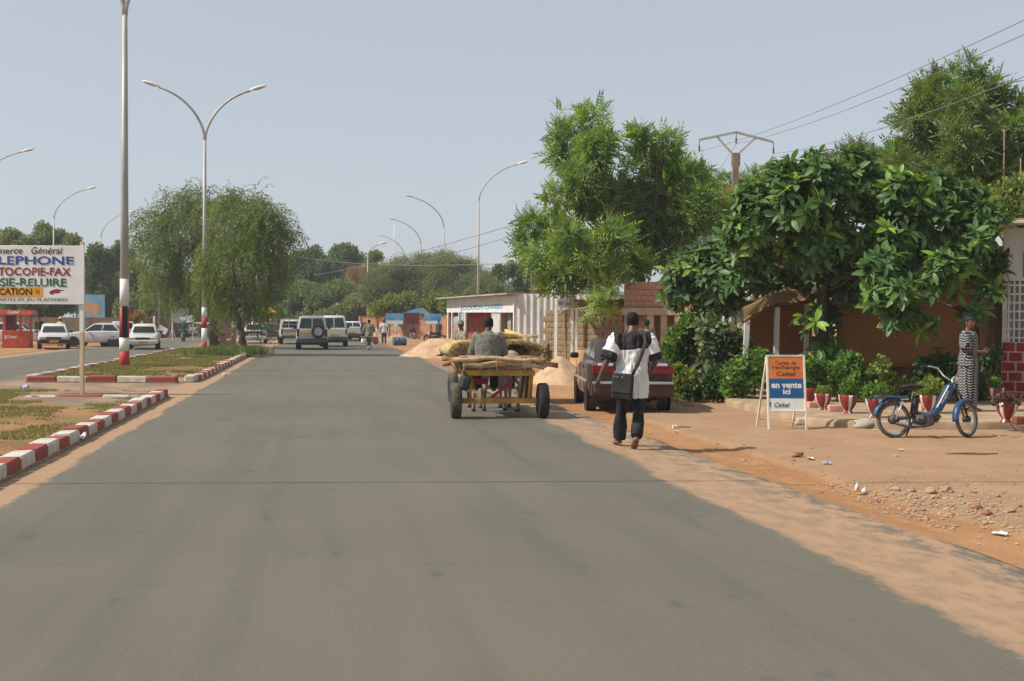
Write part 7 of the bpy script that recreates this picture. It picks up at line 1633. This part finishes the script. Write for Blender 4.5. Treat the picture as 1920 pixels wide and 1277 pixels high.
# ---------------------------------------------------------------- other people
m_tee = mat('tee_white', (.58, .60, .66), .85, .1, 7); m_jean = mat('jeans', (.035, .05, .085), .85, .2, 8); m_olv = mat('olive_shirt', (.22, .205, .15), .85, .15, 7); m_kha = mat('khaki', (.26, .21, .13), .85, .15, 7); m_pur = mat('plum_shirt', (.12, .03, .07), .85, .15, 7); m_navy = mat('navy_jacket', (.03, .045, .08), .8, .2, 7); m_hel = mat('helmet_white', (.7, .7, .7), .3, .05, 4); m_yelc = mat('yellow_cloth', (.60, .48, .20), .85, .12, 7)
WALK = dict(knL=(-.09, .17, .52), anL=(-.10, .22, .10), toL=(-.10, .38, .04), knR=(.09, -.02, .50), anR=(.09, -.22, .16), toR=(.09, -.09, .03), wrL=(-.26, -.08, .88), wrR=(.26, .18, .90))
q = at_px(720, 645); person('man in a white tee shirt and jeans walking past the blue drum', q, ROADROT, WALK, .016, .99, None, m_tee, m_jean, m_shoe, sleeve=.8, jacket=.02, eyes=False)
q = bc + Vector((0, 0, 0)); rb_ = ROADROT + R(2)
person('cyclist in a loose pale shirt riding away at the road edge', (q.x, q.y, .80) , rb_, seat_pose(knL=(-.1, .28, -.12), knR=(.1, .36, .02), anL=(-.1, .16, -.55), anR=(.1, .24, -.36), toL=(-.1, .3, -.58), toR=(.1, .38, -.40), wrL=(-.27, .5, .2), wrR=(.27, .5, .2)), .016, 1.0, None, m_olv, m_kha, m_shoe, sleeve=1, jacket=.03, eyes=False)
q = mp_; person('motorcyclist in a dark jacket and white helmet on the far carriageway', (q.x, q.y, .74), ROADROT, seat_pose(wrL=(-.34, .55, .25), wrR=(.34, .55, .25), anL=(-.2, .25, -.40), anR=(.2, .25, -.40), toL=(-.2, .4, -.42), toR=(.2, .4, -.42), knL=(-.2, .4, -.02), knR=(.2, .4, -.02)), .016, 1.0, None, m_navy, m_jean, m_shoe, hair=False, hat=None, cap=m_hel, eyes=False)
q = W(1213, 604, 34); person('man in an olive shirt standing before the brick pillars', (q.x, q.y, -.04), R(25), dict(wrL=(-.2, .2, .95), wrR=(.2, .2, .95)), .014, 1.0, None, m_olv, m_kha, m_shoe, sleeve=1, jacket=.01, eyes=False)
q = W(773, 604, 99); person('person in a plum shirt sitting by the billboard', (q.x, q.y, .45), R(190), seat_pose(), .016, 1.0, None, m_pur, m_kha, m_shoe, eyes=False)
t = thing('stool', 'low wooden stool under the person in plum', 'stool', (q.x, q.y, -.02), R(190)); m = MB(); m.box((0, .02, .42), (.42, .36, .05), None, 0, .01); m.build('seat', m_wood, t)
for x in (-.17, .17):
    for y in (-.12, .15): m = MB(); m.box((x, y, .2), (.05, .05, .4)); m.build('leg', m_wood, t)
q = W(822, 604, 93); person('person in dark clothes standing beside the parked motorcycle', (q.x, q.y + .6, -.02), R(150), {}, .016, 1.0, None, m_navy, m_btr, m_shoe, eyes=False)
q = W(114, 604, 70); person('person in a yellow shirt and pale hat behind the parked hatchback', (q.x, q.y, -.02), R(170), {}, .016, 1.0, None, m_yelc, m_kha, m_shoe, hair=False, hat=m_paleW, eyes=False)
q = W(508, 604, 104); person('person in olive clothes standing at the parasol stall', (q.x, q.y, -.02), R(170), {}, .016, 1.0, None, m_kha, m_olv, m_shoe, hair=False, cap=m_yel, eyes=False)
q = W(497, 604, 106); person('person in a grey shirt beside the parasol stall', (q.x, q.y, -.02), R(150), {}, .016, .98, None, m_jack, m_jean, m_shoe, eyes=False)
q = W(441, 604, 78); person('person in white walking behind the brick planter', (q.x, q.y, 0), R(60), WALK, .016, 1.0, None, m_wsh, m_wsh, m_shoe, jacket=.03, eyes=False)
q = W(74, 604, 80); person('dark figure in the shade beside the telephone booth', (q.x, q.y, -.02), R(190), {}, .016, 1.0, None, m_btr, m_btr, m_shoe, eyes=False)

# ================================================================ SMALL THINGS
# flower pots
m_potr = mat('pot_red', (.21, .028, .020), .5, .15, 5, coat=.2); m_potw = mat('pot_white', (.66, .60, .57), .6, .08, 6); m_soil = mat('soil', (.07, .045, .03), .95, .2, 12)
def pot(label, px, py, h, plant, seed, z=TZ, col=None, rot=0):
    p = G(px, py, z); p.z = z; t = thing('flower_pot', label, 'flower pot', p, rot); n = 32; st = [1 if (k % 8) in (0, 1) else 0 for k in range(n)]
    prof = [(.30, 0), (.29, .05), (.19, .14), (.22, .20), (.36, .40), (.46, .62), (.50, .85), (.52, .97), (.49, 1.0), (.45, .99), (.42, .9)]
    m = MB(); m.lathe([(r_ * h, z_ * h) for r_, z_ in prof], n, mis=st); o = m.build('pot', [col or m_potr, m_potw if not col else col], t, True)
    m = MB(); m.lathe([(.43 * h, .84 * h), (.42 * h, .9 * h), (.01, .93 * h)], 16); m.build('soil', m_soil, t)
    mt, T, nn, rad, ht, sz = plant; r_ = np.random.default_rng(seed); d = r_.normal(size=(nn, 3)); d /= np.linalg.norm(d, axis=1, keepdims=True); C = np.array([0, 0, .95 * h + ht * .5]) + d * np.array([rad, rad, ht * .55]) * (r_.random((nn, 1)) ** .4)
    V = stamp(T, C, rand_frames(r_, d * .6 + r_.normal(size=(nn, 3)) * .4 + [0, 0, .25]), sz * r_.uniform(.7, 1.2, nn)); F = np.arange(len(V)).reshape(-1, 4)
    stuff(link('foliage', np_mesh('foliage', V, F, mt, tint=tints(r_, nn, len(T) // 4)), t))
    for k in range(5): m = MB(); a = k * 1.3; m.tube([(0, 0, .9 * h), (math.cos(a) * rad * .4, math.sin(a) * rad * .4, .95 * h + ht * .7)], .005, 5); m.build('stem', m_stem, t)
    return t
pot('red pot with a low mossy plant, beside the loose bricks', 1543, 769, .29, (lf_lime, T_tuft, 120, .12, .12, .09), 1)
pot('red and white striped pot with an upright broad-leaved plant', 1590, 775, .31, (lf_shrub, T_tuft, 110, .10, .26, .13), 2, rot=R(-12))
pot('red and white pot with a spreading plant behind the moped rack', 1640, 783, .31, (lf_shrub, T_tuft, 150, .20, .24, .13), 3, rot=R(5))
pot('red pot with a leafy plant half hidden behind the moped', 1742, 775, .31, (lf_lime, T_tuft, 150, .20, .28, .14), 4)
pot('red pot with a white stripe and small plant against the shop wall', 1866, 757, .31, (lf_shrub, T_tuft, 90, .10, .18, .12), 5, rot=R(-60))
pot('red pot with a purplish spreading plant at the terrace edge', 1887, 792, .31, (leafmat('purple_leaf', (.10, .055, .05), .5, .25), T_tuft, 110, .19, .10, .13), 6, rot=R(25))
pot('dark red pot partly behind the advertising board', 1518, 757, .30, (lf_shrubd, T_tuft, 80, .12, .16, .12), 7, col=m_potr)
pot('white pot with dark purple leaves among the border plants', 1291, 712, .30, (leafmat('purple_leaf', (.10, .055, .05), .5, .25), T_tuft, 140, .18, .14, .12), 8, z=0.1, col=m_potw)
p = GP(1423, 732); t = thing('round_planter', 'white round planter on an earthen foot beside the narrow-leaved clump', 'planter', p); m = MB(); m.ell((0, 0, .26), (.165, .165, .15), 18, 12); m.build('bowl', mat('planter_white', (.50, .47, .42), .8, .2, 6), t, True); m = MB(); m.lathe([(.12, -.02), (.10, .1), (.12, .14)], 14); m.build('foot', m_brk, t, True)
for px, py, r_, nm in ((1526, 765, 5, 'loose fired brick left of the mossy pot'), (1566, 772, -4, 'loose fired brick between the two left-hand pots'), (1735, 770, 8, 'loose fired brick behind the moped'), (1915, 795, 3, 'dark block beside the purplish pot')):
    p = G(px, py, TZ); p.z = TZ; m = MB(); m.box((0, 0, .055), (.23, .15, .115), None, 0, .01); o = m.build('brick_block', m_brk if 'dark' not in nm else m_rust, None); o.location = p; o.rotation_euler = (0, 0, R(r_)); tag(o, nm, 'brick')
# planks lying by the A-board, rounded stones of the terrace edge
p = GP(1523, 797); t = thing('plank_pile', 'few pale painted planks lying beside the advertising board', 'planks', p, R(8))
for k, (y, z, l) in enumerate(((.0, .03, .55), (.07, .035, .60), (.14, .08, .58), (.03, .085, .5))): m = MB(); m.box((0, y, z), (l, .06, .035), Matrix.Rotation(R(k * 2 - 2), 3, 'Z'), 0, .004); m.build('plank', m_ofr if k % 2 else m_paleW, t)
def stone(m, c, s, seed, n=8, k=6):
    o = MB(); o.ell((0, 0, 0), (1, 1, 1), n, k)
    for v in o.v:
        q = Vector(v); d = 1 + .35 * fbm(q.x * 1.3, q.y * 1.3, q.z * 1.3 + seed, 2); q = Vector((round(q.x * d * 2.2) / 2.2 * .5 + q.x * d * .5, round(q.y * d * 2) / 2 * .4 + q.y * d * .6, q.z * d)); m.v.append((c[0] + q.x * s[0], c[1] + q.y * s[1], c[2] + q.z * s[2]))
    b0 = len(m.v) - len(o.v); m.f += [tuple(i + b0 for i in f) for f in o.f]; m.mi += [0] * len(o.f)
m_rub = mat('rubble', (.40, .27, .17), .95, .2, 7, .006, 40); m_rubp = mat('pale_rubble', (.42, .31, .215), .95, .15, 7, .006, 40); m_rubr = mat('brick_rubble', (.40, .17, .11), .95, .2, 7, .006, 40)
for px, py, sx, nm in ((1578, 797, .15, 'rounded concrete lump at the near corner of the terrace'), (1622, 803, .2, 'worn concrete hump of the terrace edge behind the rear wheel')):
    p = GP(px, py); m = MB(); stone(m, (0, 0, .05), (sx, .12, .09), px, 12, 8); o = m.build('concrete_lump', m_conc, None, True); o.location = p; tag(o, nm, 'stone')
# rubble on the verge
c0 = GP(1740, 950); t = thing('rubble_pile', 'spread of broken bricks and stones on the verge by the road edge', 'rubble', (c0.x, c0.y, 0)); rr = random.Random(3)
sm = []
for k in range(10):
    for mt_ in (m_rub, m_rub, m_rubp, m_rubr): m = MB(); stone(m, (0, 0, 0), (1, 1, .7), k * 3.7 + rr.random(), 8, 6); sm.append(m.mesh('stone', mt_))
big = [(1585, 932, 10), (1615, 928, 16), (1560, 930, 9), (1680, 920, 14), (1712, 922, 12), (1745, 925, 24), (1772, 922, 22), (1752, 935, 14), (1720, 935, 10), (1830, 955, 20), (1860, 950, 16), (1895, 960, 18), (1815, 948, 10), (1880, 990, 10), (1640, 950, 9), (1700, 972, 14), (1735, 975, 10), (1850, 965, 20), (1910, 950, 12)]
for k in range(95): big.append((rr.gauss(1740, 105), rr.gauss(950, 21), rr.uniform(4, 10)))
for px, py, sz in big:
    px = min(1990, max(1535, px)); lo = 925 + (px - 1540) * .345 - 12
    if py > lo: py = lo - rr.uniform(0, 20)
    if py < 912: py = 912 + rr.uniform(0, 20)
    p = GP(px, py); s = sz * p.y / FPX * .62; o = link('stone', rr.choice(sm), t, (p.x - c0.x, p.y - c0.y, gz(p) + s * .25), (rr.uniform(-.4, .4), rr.uniform(-.4, .4), rr.uniform(0, 6))); o.scale = (s, s * rr.uniform(.6, 1), s * rr.uniform(.5, .9))
m = MB()
for k in range(900):
    px, py = rr.gauss(1735, 120), rr.gauss(950, 26)
    if py > 925 + (px - 1540) * .345 - 6 or px < 1480: continue
    p = GP(px, py); s = rr.uniform(.006, .020); stone(m, (p.x - c0.x, p.y - c0.y, gz(p) + s * .3), (s, s * .8, s * .6), k, 5, 4)
stuff(m.build('gravel', m_rubp, t))
# scattered pebbles over the earth verge
m = MB()
for k in range(750):
    px, py = rr.uniform(1050, 1990), rr.triangular(745, 1100, 800); p = GP(px, py); u, v = w2uv(p)
    if u < 4.65: continue
    if p.y < 18.6 and p.y > 17.5 and p.x > 4.4: continue
    if p.y > 18 and p.x > 4.4: continue
    s = rr.uniform(.005, .016) * (1 if rr.random() < .95 else 2.2); stone(m, (p.x, p.y, gz(p) + s * .2), (s, s * .9, s * .6), k, 5, 4)
o = stuff(m.build('pebbles', m_rub, None)); o['label'] = 'small pebbles scattered over the earth verge'
# litter
def scrap(label, px, py, w_, mt_, seed, name='litter', h=.03):
    p = GP(px, py); m = MB(); n = 6; vs = []
    for s in (0, 1):
        for j in range(n + 1):
            for i in range(n + 1): u, v = i / n - .5, j / n - .5; r2 = 1 - .35 * abs(fbm(i * .8, j * .8, seed, 2)); vs.append((u * w_ * r2, v * w_ * .7 * r2, h * (.5 + fbm(u * 4 + seed, v * 4, seed, 2)) + .008 + s * .004))
    k = (n + 1) ** 2; fs = []
    for j in range(n):
        for i in range(n): a = j * (n + 1) + i; fs += [(a, a + n + 1, a + n + 2, a + 1), (k + a, k + a + 1, k + a + n + 2, k + a + n + 1)]
    m.add(vs, fs); o = m.build(name, mt_, None, True); o.location = (p.x, p.y, gz(p) if w2uv(p)[0] > 4.5 else (.13 if w2uv(p)[0] < -3.05 else .003)); o.rotation_euler = (0, 0, seed); tag(o, label, 'litter')
m_lw = mat('plastic_white', (.70, .70, .69), .35, .06, 9); m_lb = mat('plastic_blue', (.40, .50, .62), .3, .15, 9)
for a in (('crumpled clear plastic scrap on the verge near the walking man', 1265, 806, .10, m_lw, 1.0, 'litter', .05), ('small white scrap just left of the first clear scrap', 1268, 812, .05, m_lw, 2.2, 'litter', .03), ('bluish plastic bag scrap on the red earth', 1549, 871, .11, m_lb, 3.1, 'litter', .03), ('flat white plastic scrap beside a half brick on the red earth', 1520, 862, .12, m_lw, 4.4, 'litter', .02),
          ('shiny white wrapper lying below the rubble', 1875, 1004, .13, m_lw, 5.3, 'litter', .02), ('small white scrap on the dusty apron', 1689, 846, .07, m_lw, 6.1, 'litter', .02), ('white crumpled sheet at the near end of the rubble', 1612, 927, .15, m_lw, 7.7, 'litter', .08), ('blue plastic bag lying in the island grass', 47, 744, .22, m_lb, 8.8, 'litter', .12), ('white plastic scrap lying against the red and white kerb', 153, 829, .13, m_lw, 9.5, 'litter', .10),
          ('white scrap on the sand beside the far kerb', 420, 705, .12, m_lw, 10.2, 'litter', .06), ('white paper in the grass of the far island', 345, 682, .22, m_lw, 11.4, 'litter', .08), ('white scrap under the advertising board', 1484, 783, .06, m_lw, 12.1, 'litter', .03), ('tiny white scrap in front of the rear wheel', 1640, 808, .05, m_lw, 13.4, 'litter', .02)): scrap(*a)
p = GP(1494, 857); m = MB(); stone(m, (0, 0, .03), (.085, .05, .04), 4, 10, 8); o = m.build('half_brick', m_rubr, None); o.location = p; o.rotation_euler = (0, 0, .4); tag(o, 'half brick lying on the red earth between road and apron', 'brick')
p = GP(1822, 853); m = MB(); m.tube([(-.33, 0, .015), (-.1, .03, .02), (.12, -.02, .018), (.34, .03, .015)], [.010, .014, .012, .006], 6); m.tube([(-.1, .03, .02), (.05, .1, .02)], .006, 5); o = m.build('stick', m_wood, None, True); o.location = p; tag(o, 'dry stick lying on the dusty apron in front of the moped', 'stick')
for px, py, nm in ((1290, 762, 'short dead twig on the verge behind the walking man'), (1280, 802, 'flat piece of bark on the verge')): p = GP(px, py); m = MB(); m.tube([(-.12, 0, .01), (0, .02, .014), (.13, -.01, .01)], [.008, .012, .006], 6); o = m.build('twig', m_wood, None, True); o.location = p; tag(o, nm, 'twig')
# sand heaps
m_sand = mat('sand', (.50, .335, .205), .95, .12, 3, .012, 30)
def heap(label, px, py, Y, rx, ry, h, seed, mt_=None, flat=.0):
    c = W(px, 604, Y); t_ = MB(); n, k = 44, 16; vs = [(0, 0, h)]
    for j in range(1, k + 1):
        for i in range(n):
            a = 2 * math.pi * i / n; r_ = j / k * (1 + .10 * fbm(math.cos(a) * 1.5, math.sin(a) * 1.5, seed, 3)); x, y = math.cos(a) * rx * r_, math.sin(a) * ry * r_
            f = j / k; z = h * max(0, (1 - max(0, f - flat) / (1 - flat)) ** 1.15) + .07 * h * fbm(x * 1.3, y * 1.3, seed, 4) * (1 - f) * 2 - (.06 if j == k else 0); vs.append((x, y, z))
    fs = [(0, 1 + i, 1 + (i + 1) % n) for i in range(n)] + [(1 + (j - 1) * n + i, 1 + j * n + i, 1 + j * n + (i + 1) % n, 1 + (j - 1) * n + (i + 1) % n) for j in range(1, k) for i in range(n)]
    t_.add(vs, fs); o = t_.build('sand_heap', mt_ or m_sand, None, True); o.location = (c.x, c.y, -.03); o.rotation_euler = (0, 0, ROADROT); tag(o, label, 'sand heap'); return o
heap('large flat-topped sand heap behind the painted kerb and the carts', 850, 640, 55, 2.6, 2.2, .82, 1.0, None, .45)
heap('pale sand heap between the carts and the parked car', 1052, 640, 31.5, 1.05, 1.3, .72, 2.0, None, .1)
heap('small lumpy orange earth heap behind the pale sand heap', 1090, 640, 33.5, .7, .7, .85, 3.0, mat('orange_earth', (.47, .27, .13), .95, .15, 3, .02, 12), .2)
heap('small sand heap by the brick wall behind the white-shirted walker', 706, 640, 104, 1.2, 1.2, 1.1, 4.0); heap('low earth heap beside the blue drum', 745, 640, 98, 2.0, 1.5, .6, 5.0, m_rub)
# oil drum lying on its side, white marker posts, small frame
p = at_px(749, 648, -.02); m_drum = mat('drum_blue', (.08, .15, .21), .6, .3, 5); t = thing('oil_drum', 'blue steel drum lying on its side by the road', 'drum', p, R(20)); m = MB(); pr = [(.02, -.44), (.27, -.44), (.29, -.43), (.285, -.4), (.28, -.16), (.295, -.145), (.28, -.13), (.28, .13), (.295, .145), (.28, .16), (.285, .4), (.29, .43), (.27, .44), (.02, .44)]
m.lathe(pr, 24, (0, 0, .29), Matrix.Rotation(R(90), 3, 'Y')); m.build('drum', m_drum, t, True); m = MB(); m.lathe([(.03, .44), (.03, .46)], 10, (0, .15, .29), Matrix.Rotation(R(90), 3, 'Y')); m.build('bung', m_trim, t)
for px, y0, nm in ((730, 600, 'pale stone post with a rounded head by the orange wall'), (733, 608, 'shorter pale stone post beside the rounded one')): q = W(px, 604, 106); hh = W(px, y0, 106).z; t = thing('stone_post', nm, 'post', (q.x + (.0 if y0 == 600 else .45), q.y, -.02)); m = MB(); m.tube([(0, 0, 0), (0, 0, hh * .85)], [.12, .10], 10); m.build('shaft', m_paleW, t, True); m = MB(); m.ell((0, 0, hh * .9), (.13, .13, .16), 10, 8); m.build('head', m_white, t, True)
q = W(742, 604, 105); t = thing('small_table', 'small pale wooden frame table by the orange wall', 'table', (q.x, q.y, -.02)); m = MB(); m.box((0, 0, 1.0), (.8, .4, .3), None, 0, .01); m.build('top', m_ofr, t)
for x in (-.35, .35): m = MB(); m.box((x, 0, .43), (.06, .3, .86)); m.build('leg', m_ofr, t)
q = W(853, 604, 53.5); t = thing('bucket', 'blue-grey bucket at the kiosk doorway', 'bucket', (q.x, q.y, -.02)); m = MB(); m.lathe([(.16, 0), (.21, .45), (.22, .46), (.19, .44)], 16); m.build('pail', m_drum, t, True); m = MB(); m.tube([(.21 * math.cos(a), 0, .45 + .2 * math.sin(a)) for a in np.linspace(0, math.pi, 9)], .01, 6); m.build('handle', m_galv, t)


# ================================================================ THE AIR: even dust haze round street and camera
hz_ = MB(); hz_.box((0, 260, 9.0), (700, 620, 20.4)); hzo = hz_.build('haze', []); stuff(hzo); hzo['label'] = 'thin even dust haze filling the street air'
hm = bpy.data.materials.new('dust_haze'); hm.use_nodes = True; hn = hm.node_tree; hn.nodes.remove(hn.nodes['Principled BSDF'])
pv = hn.nodes.new('ShaderNodeVolumePrincipled'); pv.inputs['Color'].default_value = (.86, .88, .92, 1); pv.inputs['Density'].default_value = .0007; pv.inputs['Anisotropy'].default_value = .2
hn.links.new(pv.outputs['Volume'], hn.nodes['Material Output'].inputs['Volume']); hzo.data.materials.append(hm)
bpy.data.scenes.remove(BENCH)
